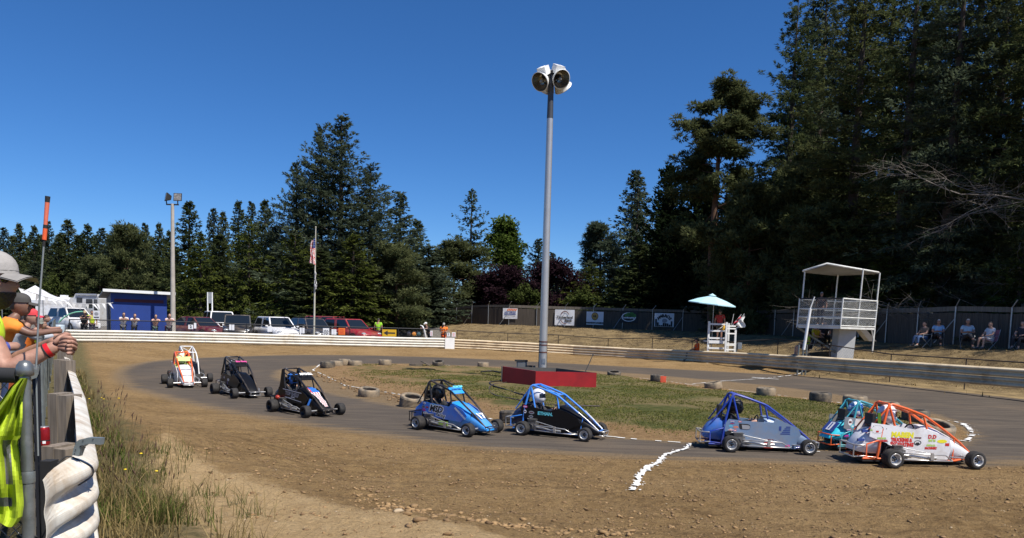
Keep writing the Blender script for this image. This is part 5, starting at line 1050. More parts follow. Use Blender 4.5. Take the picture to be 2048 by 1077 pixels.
# ================================================================== PARKED VEHICLES
CGLASS = mat('car_glass', (.012, .016, .020), .06, 0, 0, 1, spec=.7); HEADL = mat('headlight', (.55, .57, .58), .12, .3, .1, 20); TYREB = mat('car_tyre', (.02, .02, .02), .8); PLATE = mat('number_plate', (.62, .62, .60), .5)
def vehicle(label, cat, px, dep, heading, L, W, H, paint, kind='suv', name='parked_car', zoff=0, rack=False, group='cars parked behind the chain link fence'):
    """lofted body: x forward from the rear; heading in degrees"""
    g = GT(px, dep); t = thing(name, label, cat, (g.x, g.y, g.z + zoff), R(heading), group); w2 = W / 2; hb = H * (.60 if kind != 'sedan' else .62); cl = .22
    def ring(x, zb, zt, hw, tk=.9): return [(x, -hw * .94, zb), (x, -hw, zb + (zt - zb) * .30), (x, -hw, zb + (zt - zb) * .68), (x, -hw * tk, zt), (x, hw * tk, zt), (x, hw, zb + (zt - zb) * .68), (x, hw, zb + (zt - zb) * .30), (x, hw * .94, zb)]
    hood = hb * .98 if kind != 'van' else hb * 1.0
    body = [ring(-L / 2, .42, hb * .82, w2 * .86), ring(-L / 2 + .07, .30, hb * .97, w2 * .95), ring(-L / 2 + .5, cl, hb, w2), ring(L * .16, cl, hb, w2), ring(L * .30, cl, hood * .96, w2 * .985), ring(L / 2 - .32, cl, hood * .86, w2 * .94), ring(L / 2 - .07, .27, hood * .74, w2 * .86), ring(L / 2, .36, hood * .62, w2 * .76)]
    MB().loft(body).build('body', paint, t)
    xs = dict(suv=(-L / 2 + .12, -L / 2 + .42, L * .06, L * .22), sedan=(-L * .36, -L * .20, L * .06, L * .22), van=(-L / 2 + .05, -L / 2 + .2, L * .16, L * .30), jeep=(-L / 2 + .08, -L / 2 + .2, L * .11, L * .19))[kind]
    wl_, wt_ = w2 * .91, w2 * (.72 if kind != 'jeep' else .84)
    cabin = [[(xs[0], -wl_, hb - .02), (xs[1], -wt_, H - .03), (xs[2], -wt_, H - .02), (xs[3], -wl_, hb - .02)], [(xs[0], wl_, hb - .02), (xs[1], wt_, H - .03), (xs[2], wt_, H - .02), (xs[3], wl_, hb - .02)]]
    def lerp3(a, b, k): return tuple(a[i] + (b[i] - a[i]) * k for i in range(3))
    mb = MB(); A_c, B_c = cabin; mb.loft(cabin, smooth=False); mb.loft([[(xs[1] - .02, -wt_ * 1.0, H - .05), (xs[1] + .1, -wt_ * .9, H + .005), (xs[2] - .1, -wt_ * .9, H + .005), (xs[2] + .02, -wt_, H - .05)], [(xs[1] - .02, wt_ * 1.0, H - .05), (xs[1] + .1, wt_ * .9, H + .005), (xs[2] - .1, wt_ * .9, H + .005), (xs[2] + .02, wt_, H - .05)]], smooth=False); mb.build('cabin', paint, t)
    def pane(name, a, b, c, d, out, k=.1):
        cen = [sum(q[i] for q in (a, b, c, d)) / 4 for i in range(3)]; vs = [tuple(q[i] + (cen[i] - q[i]) * k + out[i] for i in range(3)) for q in (a, b, c, d)]
        MB().quad(*vs).build(name, CGLASS, t)
    pane('windscreen', A_c[3], A_c[2], B_c[2], B_c[3], (.014, 0, .008), .10); pane('rear_window', A_c[0], A_c[1], B_c[1], B_c[0], (-.014, 0, .008), .16)
    for s, C_ in ((-1, A_c), (1, B_c)):
        b0, t0, t1, b1 = C_; m0 = lerp3(b0, b1, .5); m1 = lerp3(t0, t1, .52); n0 = lerp3(b0, b1, .53); n1 = lerp3(t0, t1, .56)
        pane('side_window', b0, t0, m1, m0, (0, s * .012, .003), .14); pane('side_window', n0, n1, t1, b1, (0, s * .012, .003), .14)
        mi = MB(); mi.ball((xs[3] - .12, s * (w2 + .10), hb + .06), (.07, .11, .075), 8, 6); mi.build('mirror', paint, t)
        MB().ball((L / 2 - .17, s * w2 * .68, hood * .74), (.16, .17, .075), 10, 6).build('headlight', HEADL, t)
        MB().box((-L / 2 + .05, s * w2 * .78, hb * .80), (.06, .2, .22)).build('tail_light', REDPART, t)
        for x in (-L * .29, L * .30):
            o = MB().lathe([(.20, -.10), (.30, -.11), (.335, -.08), (.34, 0), (.335, .08), (.30, .11), (.20, .10)], axis='Y', n=18, closed=True).build('wheel', TYREB, t); o.location = (x, s * (w2 - .10), .335)
            MB().lathe([(.20, s * .06), (.16, s * .08), (.0001, s * .05)], axis='Y', n=12).build('rim', ALU, o)
            MB().lathe([(.40, s * .004), (.335, s * .006)], (x, s * w2, .345), 'Y', 18).build('arch', BLACKM, t)
    MB().box((L / 2 - .035, 0, hood * .58), (.06, W * .50, .16)).box((L / 2 - .02, 0, .42), (.06, W * .62, .12)).build('grille', BLACKM, t)
    MB().box((L / 2 + .015, 0, .50), (.012, .34, .14)).build('number_plate', PLATE, t)
    if rack:
        for s in (-1, 1): MB().tube([(xs[1] + .1, s * wt_ * .82, H), (xs[1] + .25, s * wt_ * .82, H + .07), (xs[2] - .2, s * wt_ * .82, H + .07), (xs[2] - .02, s * wt_ * .82, H - .01)], .02, 6).build('roof_rail', BLACKM, t)
    return t
CARW = gloss('pearl_white_car', (.78, .78, .79)); CARMA = gloss('maroon_car', (.10, .010, .018)); CARBK = gloss('black_car', (.012, .013, .016)); CARDK = gloss('dark_grey_car', (.03, .034, .042)); CARR = gloss('red_car', (.33, .012, .022)); CARR2 = gloss('dull_red_car', (.26, .03, .035)); CARS = gloss('silver_car', (.45, .45, .46))
vehicle('maroon sedan parked at the left end of the car row', 'car', 398, 48.5, -28, 4.6, 1.82, 1.50, CARMA, 'sedan')
vehicle('white van mostly hidden behind the black boxy car', 'van', 440, 52.5, -60, 5.0, 1.95, 1.90, CARW, 'van')
vehicle('black boxy car with round headlights, left of the white crossover', 'car', 476, 49.2, -72, 4.1, 1.85, 1.72, CARBK, 'jeep')
vehicle('white crossover with black grille, brightest of the parked cars', 'car', 555, 49.5, -52, 4.6, 1.88, 1.66, CARW, 'suv')
vehicle('dark grey car behind the flagpole', 'car', 625, 50.5, -50, 4.5, 1.85, 1.62, CARDK, 'suv', rack=True)
vehicle('dull red wagon peeping out behind the bright red car', 'car', 664, 56.5, -30, 4.6, 1.85, 1.78, CARR2, 'van')
vehicle('bright red car at the right end of the car row, white cap on its roof', 'car', 702, 51.0, -40, 4.7, 1.9, 1.66, CARR, 'suv')
vehicle('white pickup parked in front of the white trailer', 'pickup', 147, 58, -35, 5.2, 1.95, 1.85, CARW, 'suv')
def add_box_thing(name, label, cat, px, dep, dims, m, z=0, rz=0): 
    g = GT(px, dep); t = thing(name, label, cat, (g.x, g.y, g.z + z), R(rz)); return t
# enclosed trailer, camper, canopy
tr = add_box_thing('trailer', 'white enclosed trailer with roof vent behind the spectators', 'trailer', 122, 62, None, None, rz=6)
mb = MB(); mb.prism([(-1.35, .5), (1.35, .5), (1.35, 2.45), (1.15, 2.62), (-1.15, 2.62), (-1.35, 2.45)], 'X', -1.3, 1.3); mb.build('body', CARW, tr); MB().box((.3, 0, 2.72), (.45, .45, .18)).build('roof_vent', WHITE, tr)
for k in (-.7, .1, .85): MB().prism([(k - .18, 2.16), (k + .18, 2.16), (k, 2.28)], 'Y', -1.37, -1.352).build('emblem', PRINTS['grey'], tr)
for s in (-1, 1): o = MB().lathe([(.2, -.1), (.33, -.1), (.33, .1), (.2, .1)], axis='Y', n=16, closed=True).build('wheel', TYREB, tr); o.location = (s * .45, -1.3, .33)
MB().box((0, -1.36, .95), (2.5, .02, .06)).build('trim', ALU, tr)
cp = add_box_thing('camper', 'pale grey camper trailer with dark windows left of the blue shed', 'camper', 194, 60, None, None, rz=-8)
MB().prism([(-1.0, .45), (1.0, .45), (1.0, 2.6), (.8, 2.95), (-1.0, 2.95), (-1.25, 2.5)], 'Y', -1.1, 1.1).build('body', gloss('camper_white', (.52, .53, .53)), cp)
for x, z, w_, h_ in ((-.65, 2.45, .5, .4), (.2, 2.2, .55, .7), (.75, 1.9, .3, 1.3)): MB().box((x, -1.106, z), (w_, .02, h_)).build('window', CGLASS, cp)
MB().box((0, -1.108, 2.72), (1.9, .015, .14)).build('stripe', PRINTS['grey'], cp); MB().tube([(-.9, -1.15, 2.9), (.9, -1.15, 2.9)], .07, 8).build('awning', ALU, cp)
cn = add_box_thing('canopy_tent', 'white peaked canopy tent behind the red cap spectator', 'tent', 72, 56, None, None)
mb = MB(); e_ = [(-1.5, -1.5, 2.35), (1.5, -1.5, 2.35), (1.5, 1.5, 2.35), (-1.5, 1.5, 2.35)]; m2_ = [(x * .45, y * .45, 2.85) for x, y, z in e_]; mb.add(e_ + m2_ + [(0, 0, 3.45)], [(k, (k + 1) % 4, 4 + (k + 1) % 4, 4 + k) for k in range(4)] + [(4 + k, 4 + (k + 1) % 4, 8) for k in range(4)]); mb.add(e_ + [(x, y, 2.1) for x, y, z in e_], [(k, (k + 1) % 4, 4 + (k + 1) % 4, 4 + k) for k in range(4)]); mb.build('canopy', CARW, cn)
for x, y, z in e_: MB().tube([(x, y, 0), (x, y, 2.35)], .03, 6).build('leg', GALV, cn)
# bunting
bp0, bp1 = D(36, 576, 36), D(226, 606, 46); mb = MB(); N = 14
pts = [bp0.lerp(bp1, k / 40) + Vector((0, 0, -.35 * math.sin(math.pi * k / 40))) for k in range(41)]
bu = thing('bunting', 'string of white pennants hanging above the spectators towards the blue shed', 'bunting', bp0); mb.tube([p - bp0 for p in pts], .012, 4); mb.build('cord', WHITE, bu)
for k in range(N):
    p = pts[int((k + .5) * 40 / N)] - bp0; u = (pts[20] - pts[19]).normalized() * .21; mb = MB(); d_ = Vector((random.uniform(-.05, .25), random.uniform(-.2, .2), -.34)); mb.add([p - u, p + u, p + d_ + u * .2, p + d_ * .5 - u * .55], [(0, 1, 2, 3)]); mb.build('pennant', WHITE, bu)
# tall narrow sign frame
g = GT(420, 53); sf = thing('road_sign', 'tall narrow white sign frame on two posts behind the maroon car', 'sign', (g.x, g.y, g.z)); zt_ = D(420, 585, 53).z - g.z; zm_ = D(420, 607, 53).z - g.z
for x in (-.16, .16): MB().tube([(x, 0, 0), (x, 0, zt_)], .05, 8).build('post', WHITE, sf)
MB().box((0, 0, (zt_ + zm_) / 2), (.26, .05, zt_ - zm_)).build('panel', mat('sign_grey', (.30, .31, .32), .6), sf)
# flagpole
g = GT(628, 47.2); fp = thing('flagpole', 'slim white flagpole rising behind the guard rail', 'flagpole', (g.x, g.y, 0)); ft = D(631.5, 455, 47.2) - Vector((g.x, g.y, 0)); fb_ = Vector((0, 0, g.z))
MB().tube([fb_, fb_.lerp(ft, .5), ft], [.065, .05, .028], 10).ball(ft, .05, 8, 6).build('pole', mat('flagpole_paint', (.50, .48, .40), .5, 0, .1, 4), fp)
def drooping_flag(label, py0, py1, wpx, kind):
    a = D(630.5, py0, 47.1); b = D(629.5, py1, 47.1); h = (a - b).length; t = thing('flag', label, 'flag', a); K = 47.1 / FPX
    mb = MB(); nx, ny = 14, 24; W_ = wpx * K; rows = []
    for j in range(ny + 1):
        v = j / ny; row = []
        for i in range(nx + 1):
            u = i / nx; sx = -u * W_ * (.55 + .45 * v) * (1 if kind == 'us' else -.6); row.append((sx + .03 * math.sin(v * 7 + u * 3), -.06 + .10 * math.sin(u * 11 + v * 2), -v * h * (.80 + .2 * (1 - u)) - u * h * .12))
        rows.append(row)
    for j in range(ny):
        for i in range(nx):
            s_ = int((i * .9 + j * .35) / 1.15) % 2
            if kind == 'us': m = PI['navy'] if (j < 9 and i < 9) else (PI['red'] if s_ else PI['white2'])
            else: m = PI['white2'] if (j < 9 or (i + j) % 5) else PI['black']
            mb.add([rows[j][i], rows[j][i + 1], rows[j + 1][i + 1], rows[j + 1][i]], [(0, 1, 2, 3)], True, m)
    if kind == 'us':
        for j in (1, 3, 5, 7):
            for i in (1, 3, 5, 7): x, y, z = rows[j][i]; mb.ball((x, y - .006, z), .018, 5, 3, PI['white2'])
    mb.build('cloth', PM, t); return t
drooping_flag('red and white striped flag with blue starred corner drooping from the flagpole', 476, 530, 11, 'us'); drooping_flag('small grey and white flag hanging limp below the striped flag', 543, 580, 6, 'grey')
# ================================================================== SIGNS AND LIGHTS ON THE LOW FENCE
def on_fence(px, py, dz=0):
    P = offset(left3, 1.25); d = ray(px, 640).xy
    for a, b in zip(P[:-1], P[1:]):
        ex, ey = b[0] - a[0], b[1] - a[1]; den = d.x * ey - d.y * ex; t = (a[0] * ey - a[1] * ex) / den; s = (a[0] * d.y - a[1] * d.x) / den
        if -.02 <= s <= 1.02 and t > 0: return D(px, py, d.y * t), math.atan2(ey, ex)
    return D(px, py, 48.0), 0.3
def placard(label, x0, y0, x1, y1, base, words=None, cat='sign', name='sign', c2='black', group=None, extra=None):
    p, rz = on_fence((x0 + x1) / 2, (y0 + y1) / 2); K = p.y / FPX; w_, h_ = (x1 - x0) * K, (y1 - y0) * K; t = thing(name, label, cat, p, rz, group)
    MB().box((0, -.03, 0), (w_, .012, h_)).build('board', PRINTS[base], t); M = frame_M((0, -.04, 0), (1, 0, 0), (0, 0, 1))
    if words: mb = MB(); put_text(mb, words, h_ * .85, M, PI[c2], bold=.012); mb.build('lettering', PM, t)
    if extra: mb = MB(); extra(mb, M, w_, h_); mb.build_apart('print', PM, t, .01)
    return t
GN = 'number placards on the low fence'
placard('white number placard reading 2 on the low fence by the maroon car', 377, 650, 386, 658.5, 'white', '2', group=GN)
for a_, lb in ((388, 'by the maroon car, right of the number 2'), (458.5, 'left one of two in front of the black boxy car'), (464, 'right one of two in front of the black boxy car'), (535, 'left one of two in front of the white crossover'), (539.5, 'right one of two in front of the white crossover'), (599, 'left one of two by the dark grey car'), (604.5, 'right one of two by the dark grey car'), (663, 'left one of two before the bright red car'), (668, 'right one of two before the bright red car')):
    y0 = 646 + (a_ - 380) * .045; placard('blank white placard, ' + lb, a_, y0, a_ + 4.4, y0 + 11, 'white', group=GN)
def checks(mb, M, w_, h_):
    for i in range(5):
        for j in range(5):
            if (i + j) % 2: rect(M @ Matrix.Rotation(-.15, 4, 'Z'), -w_ * .4 + i * w_ * .16, -h_ * .45 + j * h_ * .14, -w_ * .4 + (i + 1) * w_ * .16, -h_ * .45 + (j + 1) * h_ * .14, PI['black'], mb)
placard('white placard with black checks on the low fence by the flagpole', 646, 657, 658, 670, 'white', extra=checks)
def lines_(mb, M, w_, h_):
    for k in range(4): rect(M, -w_ * .35, -h_ * .38 + k * h_ * .2, w_ * (.35 - .1 * (k % 2)), -h_ * .31 + k * h_ * .2, PI['red'], mb)
placard('orange notice board on the low fence before the bright red car', 677, 656.5, 690, 670, 'orange', extra=lines_)
def arrow(mb, M, w_, h_):
    rect(M, -w_ * .12, -h_ * .10, w_ * .42, h_ * .10, PI['black'], mb); mb.add([M @ Vector(p) for p in ((-w_ * .42, 0, 0), (-w_ * .12, -h_ * .36, 0), (-w_ * .12, h_ * .36, 0))], [(0, 1, 2)], False, PI['black'])
placard('yellow board with black arrow pointing left on the low fence', 764.5, 659.5, 792.5, 673.5, 'gold', extra=arrow).children[0].data.materials[0] = mat('arrow_yellow', (.62, .36, .012), .5, 0, .05, 4)
placard('small white and red notice left of the orange marshal', 860, 662, 865, 672.5, 'white', extra=lines_); placard('small white card reading 1 right of the orange marshal', 894.5, 666, 899.5, 673, 'white', '1'); placard('white card with red print, rightmost on the low fence', 903.5, 665, 911, 674, 'white', extra=lines_)
tlp, trz = on_fence(828, 667.5); tl = thing('traffic_light', 'row of three round race lamps with the orange one brightest', 'signal light', tlp, trz)
for k, (px, col) in enumerate(((818, (.05, .045, .05)), (828, (.80, .28, .02)), (837.5, (.02, .10, .12)))):
    x = (px - 828) * tlp.y / FPX; o = MB().lathe([(.16, .02), (.17, -.06), (.15, -.10), (.14, -.03)], (x, -.02, 0), 'Y', 20).build('lamp_housing', BLACKM, tl); MB().lathe([(.145, -.05), (.08, -.075), (.0001, -.085)], (x, -.02, 0), 'Y', 20).build('lens', gloss('lamp_lens_%d' % k, col), o)
MB().box((0, .03, 0), (.75, .03, .06)).build('mount', BLACKM, tl)
g = D(193, 630, 41.5); t = thing('sign', 'white race poster with dark emblem hung on the fence left of the shed', 'sign', g); MB().box((0, 0, 0), (.36, .02, .46)).build('board', PRINTS['white'], t); mb = MB(); M = frame_M((0, -.014, 0), (1, 0, 0), (0, 0, 1)); disc(M, 0, .05, .13, .10, PI['grey'], mb, 6); rect(M, -.14, -.17, .14, -.11, PI['black'], mb); mb.build_apart('print', PM, t)
# equipment by the fence corner
g = GT(118, 42.5); t = thing('drum', 'pale blue and white plastic drum by the fence corner', 'drum', g); MB().lathe([(.0001, 0), (.29, 0), (.30, .04), (.28, .3), (.30, .34), (.30, .5), (.28, .56), (.29, .8), (.27, .86), (.0001, .87)], n=18).build('barrel', gloss('drum_plastic', (.45, .55, .62)), t)
g = GT(146, 47); t = thing('hose', 'mint green hose sagging in front of the white pickup', 'hose', (g.x, g.y, 0)); o_ = Vector((g.x, g.y, 0)); MB().tube(chaikin([D(118, 645, 47) - o_, D(130, 633, 47) - o_, D(148, 625, 47) - o_, D(165, 623.5, 47) - o_], 2), .045, 6).build('tube', gloss('mint_hose', (.22, .62, .42)), t)
# ================================================================== TREES
def leaf_mat(name, c1, c2, transl=.36):
    m = bpy.data.materials.new(name); m.use_nodes = True; n = m.node_tree.nodes; l = m.node_tree.links; n.remove(n['Principled BSDF'])
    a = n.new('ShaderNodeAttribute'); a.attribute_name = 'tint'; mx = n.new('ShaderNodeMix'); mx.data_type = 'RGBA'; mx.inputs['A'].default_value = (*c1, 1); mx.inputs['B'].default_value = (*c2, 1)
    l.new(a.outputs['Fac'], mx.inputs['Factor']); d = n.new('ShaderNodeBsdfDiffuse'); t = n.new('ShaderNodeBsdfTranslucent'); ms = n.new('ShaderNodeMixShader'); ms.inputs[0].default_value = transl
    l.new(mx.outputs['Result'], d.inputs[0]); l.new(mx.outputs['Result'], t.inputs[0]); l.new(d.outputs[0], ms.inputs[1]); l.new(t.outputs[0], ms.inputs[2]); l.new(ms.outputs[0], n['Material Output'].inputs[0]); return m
BARK = mat('conifer_bark', (.055, .040, .030), .95, 0, .3, 5, .5); BARKP = mat('pine_bark', (.12, .065, .040), .95, 0, .3, 4, .5); DEADW = mat('bleached_dead_wood', (.22, .19, .16), .9, 0, .25, 5)
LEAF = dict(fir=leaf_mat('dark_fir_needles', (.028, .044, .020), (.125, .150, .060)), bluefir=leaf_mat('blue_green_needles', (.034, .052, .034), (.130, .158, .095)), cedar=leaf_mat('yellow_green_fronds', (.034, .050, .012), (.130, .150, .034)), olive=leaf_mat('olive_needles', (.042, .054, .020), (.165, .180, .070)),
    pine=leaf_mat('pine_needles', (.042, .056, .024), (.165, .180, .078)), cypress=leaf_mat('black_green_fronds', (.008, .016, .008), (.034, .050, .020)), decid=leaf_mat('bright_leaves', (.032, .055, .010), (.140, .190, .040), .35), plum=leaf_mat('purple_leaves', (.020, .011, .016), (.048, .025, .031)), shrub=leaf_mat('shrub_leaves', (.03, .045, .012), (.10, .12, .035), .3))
def unit(a): return a / (np.linalg.norm(a, axis=-1, keepdims=True) + 1e-9)
class Foliage:
    def __init__(s, seed): s.r = np.random.RandomState(seed); s.P = []; s.Dv = []; s.L = []; s.W = []; s.T = []; s.wood = MB()
    def add(s, P, Dv, L, W, T): s.P.append(P); s.Dv.append(Dv); s.L.append(L); s.W.append(W); s.T.append(T)
    def fan(s, P, Dv, L, W, T, n=3, spread=.55):
        for k in range(n):
            j = s.r.normal(0, spread, P.shape) * (0 if k == 0 else 1); s.add(P, unit(Dv + j), L * (1 if k == 0 else s.r.uniform(.6, .95, L.shape)), W, np.clip(T + s.r.normal(0, .12, T.shape), 0, 1))
    def mesh(s, name, m):
        P = np.concatenate(s.P); Dv = np.concatenate(s.Dv); L = np.concatenate(s.L)[:, None]; W = np.concatenate(s.W)[:, None]; T = np.concatenate(s.T)
        side = unit(np.cross(Dv, unit(s.r.normal(0, .55, P.shape) + np.array([0, 0, 1.0]))))
        m1 = P + Dv * L * .45; V = np.stack([P, m1 + side * W, P + Dv * L, m1 - side * W], 1).reshape(-1, 3); F = np.arange(len(V)).reshape(-1, 4)
        return np_mesh(name, V, F, m, False, attrs={'tint': np.repeat(T, 4)})
def conifer(seed, H, Rb, zb, droop=.25, rise=.45, whorls=36, per=6, dens=3.2, sl=.55, sw=.085, hang=.25, irr=.3, power=.8, lat=.40, fan=3, gap=0.0, bark=BARK, upturn=.12, sag=.0, m=3, thick=.10):
    f = Foliage(seed); r = f.r; tr = .016 * H
    f.wood.tube([(0, 0, -1.0), (0, 0, 0), (0, 0, H * .3), (0, 0, H * .7), (0, 0, H)], [tr * 1.25, tr, tr * .8, tr * .4, .02], 9)
    for zi in np.linspace(zb, H * .985, whorls):
        t = (zi - zb) / (H - zb); low = min(1, .62 + t * 2.2); clump = r.rand()
        for k in range(per):
            if r.rand() < gap: continue
            az = r.rand() * 6.2832; L = Rb * (1 - t) ** power * low * (1 - irr + 2 * irr * r.rand() ** 1.3) + .22 + .012 * H * (1 - t)
            el = -droop + (rise + droop) * t + r.normal(0, .10); z0 = zi + r.normal(0, .12)
            n = max(3, int(L * dens)); s = np.sort(r.uniform(.12, 1, n)); s[-1] = 1
            ca, sa = math.cos(az), math.sin(az)
            def at(q): return np.stack([ca * q * L * math.cos(el), sa * q * L * math.cos(el), z0 + q * L * math.sin(el) + upturn * L * q ** 2 - sag * L * q ** 2], -1)
            f.wood.tube([tuple(at(np.array(q))) for q in (0.0, .4, .85)], [max(.012, .010 * L + .01), max(.01, .008 * L), .006], 3, cap=False)
            clump = r.rand(); q = np.repeat(s, m); u = r.uniform(-1, 1, len(q)); u[::m] *= .25
            w_ = ((1 - q) * .75 + .25) * L * lat * np.minimum(1, q * 2.5); P = at(q - np.abs(u) * .10)
            P[:, 0] += -sa * u * w_; P[:, 1] += ca * u * w_; P[:, 2] += r.normal(0, thick, len(q)) - np.abs(u) * w_ * hang * .55
            Dv = np.stack([ca * .8 - sa * u * .9, sa * .8 + ca * u * .9, np.full(len(q), math.sin(el) * .5 + upturn - hang)], -1); Dv = unit(Dv + r.normal(0, .22, Dv.shape))
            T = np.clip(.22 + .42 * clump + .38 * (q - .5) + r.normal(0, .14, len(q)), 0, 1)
            f.fan(P, Dv, sl * r.uniform(.65, 1.25, len(q)) * (.50 + .50 * (1 - t) ** .6), np.full(len(q), sw), T, fan)
    return f
def pine(seed, H, Rb, zb, whorls=16, per=4, clumps=7, nl=46, cl=.85, gap=.15, bark=BARKP, flat=.75):
    f = Foliage(seed); r = f.r; tr = .014 * H; bend = [(r.normal(0, .012 * H), r.normal(0, .012 * H)) for _ in range(4)]
    f.wood.tube([(0, 0, -1), (0, 0, 0), (*bend[0], H * .35), (*bend[1], H * .7), (*bend[2], H)], [tr * 1.2, tr, tr * .8, tr * .45, .03], 9)
    for zi in np.linspace(zb, H * .97, whorls):
        t = (zi - zb) / (H - zb)
        for k in range(per):
            if r.rand() < gap: continue
            az = r.rand() * 6.2832; L = Rb * (1 - .72 * t ** 1.6) * (.55 + .55 * r.rand()) * min(1, .6 + 2 * t); el = -.05 + .55 * t + r.normal(0, .24); ca, sa = math.cos(az), math.sin(az)
            pts = [(0, 0, zi), (ca * L * .5, sa * L * .5, zi + L * .5 * math.sin(el) - .05 * L), (ca * L * .95, sa * L * .95, zi + L * math.sin(el) + .06 * L)]
            f.wood.tube(pts, [.02 + .012 * L, .015 + .007 * L, .012], 4, cap=False)
            for c in range(clumps):
                q = .45 + .55 * (c + r.rand()) / clumps; c_ = np.array([ca * L * q, sa * L * q, zi + q * L * math.sin(el) + .12]) + r.normal(0, .22 * L * .35 + .12, 3) * np.array([1, 1, .8])
                d = unit(r.normal(0, 1, (nl, 3)) + np.array([0, 0, .35])); rad = cl * r.uniform(.35, 1, nl)[:, None] * np.array([1, 1, flat * 1.2])
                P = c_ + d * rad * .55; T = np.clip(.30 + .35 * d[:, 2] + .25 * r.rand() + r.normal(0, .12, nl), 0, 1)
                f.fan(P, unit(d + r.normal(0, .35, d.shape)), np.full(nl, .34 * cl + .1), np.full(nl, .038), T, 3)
    return f
def broadleaf(seed, H, Rb, zb, n=9000, ls=.22, lobes=26, pointy=0.0):
    f = Foliage(seed); r = f.r; f.wood.tube([(0, 0, -.6), (0, 0, 0), (.1, 0, H * .35), (0, 0, H * .8)], [.03 * H, .022 * H, .015 * H, .03], 8); cs = []
    for k in range(lobes):
        t = r.rand() ** .8; az = r.rand() * 6.28; z = zb + (H - zb) * t; R_l = Rb * math.sin(math.pi * min(1, .18 + .82 * t)) ** .7 * (1 - pointy * t); q = .45 + .45 * r.rand()
        c = np.array([R_l * q * math.cos(az), R_l * q * math.sin(az), z]); cs.append((c, Rb * (.24 + .2 * r.rand()), r.rand())); f.wood.tube([(0, 0, max(.3, z * .55)), tuple(c * [.6, .6, 1] - [0, 0, .3]), tuple(c)], [.05, .035, .015], 4, cap=False)
    for c, rad, tv in cs:
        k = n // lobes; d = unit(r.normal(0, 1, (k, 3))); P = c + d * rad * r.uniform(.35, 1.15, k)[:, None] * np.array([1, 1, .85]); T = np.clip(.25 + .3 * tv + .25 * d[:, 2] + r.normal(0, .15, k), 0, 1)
        f.fan(P, unit(r.normal(0, 1, (k, 3)) + d * .6 - np.array([0, 0, .2])), np.full(k, ls), np.full(k, ls * .36), T, 2, .8)
    return f
def dead(seed, H):
    f = Foliage(seed); r = random.Random(seed)
    def grow(p, d, L, rad, dep):
        pts = [p]; q = p
        for i in range(4): d = (d + Vector((r.gauss(0, .16), r.gauss(0, .16), r.gauss(0, .12)))).normalized(); q = q + d * L / 4; pts.append(q)
        f.wood.tube(pts, [rad, rad * .85, rad * .7, rad * .5, rad * .3], 5 if dep < 2 else 3, cap=False)
        if dep >= 4: return
        for i in range(7 if dep < 3 else 8):
            b = pts[r.randrange(1, 5)]; nd = (d * .5 + Vector((r.gauss(0, .75), r.gauss(0, .75), r.gauss(-.05, .5)))).normalized(); grow(b, nd, L * r.uniform(.42, .66), rad * .44, dep + 1)
    grow(Vector((0, 0, -.5)), Vector((-.25, -.1, 1)).normalized(), H * .62, .17, 0); return f
PROTO = {}
def proto(key, f, leaf, bark=BARK, has_leaf=True):
    PROTO[key] = (f.mesh('crown', LEAF[leaf]) if has_leaf else None, f.wood.mesh('trunk', bark), key)
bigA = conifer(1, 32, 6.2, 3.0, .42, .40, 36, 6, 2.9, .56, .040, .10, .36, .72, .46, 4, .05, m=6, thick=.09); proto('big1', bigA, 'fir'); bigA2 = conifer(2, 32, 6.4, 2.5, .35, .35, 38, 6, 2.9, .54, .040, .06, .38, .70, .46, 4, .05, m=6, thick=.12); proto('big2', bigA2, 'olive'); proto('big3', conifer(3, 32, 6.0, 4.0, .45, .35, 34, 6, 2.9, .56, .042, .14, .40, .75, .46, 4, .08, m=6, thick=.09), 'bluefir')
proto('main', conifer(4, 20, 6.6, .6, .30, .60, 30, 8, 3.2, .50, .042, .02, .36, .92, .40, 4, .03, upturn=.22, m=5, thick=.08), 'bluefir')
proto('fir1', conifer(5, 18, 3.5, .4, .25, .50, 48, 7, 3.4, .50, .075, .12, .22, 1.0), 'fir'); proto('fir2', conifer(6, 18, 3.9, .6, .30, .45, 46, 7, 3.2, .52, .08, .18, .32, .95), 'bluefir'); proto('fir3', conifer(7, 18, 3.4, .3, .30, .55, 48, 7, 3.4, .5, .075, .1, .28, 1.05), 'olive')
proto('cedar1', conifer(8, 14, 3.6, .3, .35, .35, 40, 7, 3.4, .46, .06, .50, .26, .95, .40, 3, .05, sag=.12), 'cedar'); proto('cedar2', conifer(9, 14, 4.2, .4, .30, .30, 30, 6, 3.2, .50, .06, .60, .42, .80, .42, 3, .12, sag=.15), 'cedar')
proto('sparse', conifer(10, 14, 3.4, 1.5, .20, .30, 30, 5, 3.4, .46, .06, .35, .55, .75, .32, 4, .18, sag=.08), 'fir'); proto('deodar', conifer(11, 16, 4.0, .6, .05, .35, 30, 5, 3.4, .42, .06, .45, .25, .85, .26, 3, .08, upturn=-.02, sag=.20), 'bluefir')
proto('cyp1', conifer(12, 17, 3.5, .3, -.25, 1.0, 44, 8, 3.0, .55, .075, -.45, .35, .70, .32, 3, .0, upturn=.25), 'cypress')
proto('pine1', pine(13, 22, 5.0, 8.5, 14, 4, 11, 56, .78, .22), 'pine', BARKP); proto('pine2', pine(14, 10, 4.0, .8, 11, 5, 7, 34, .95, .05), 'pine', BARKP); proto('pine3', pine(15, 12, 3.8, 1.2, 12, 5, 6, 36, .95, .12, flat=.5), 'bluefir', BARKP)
proto('decid', broadleaf(16, 11, 2.6, 1.2, 9000, .26, 34, .55), 'decid'); proto('plum', broadleaf(17, 6, 3.0, .6, 9000, .22, 30), 'plum'); proto('shrub', broadleaf(18, 3, 1.5, .2, 3500, .18, 16), 'shrub'); proto('dead', dead(23, 13), 'fir', DEADW, False)
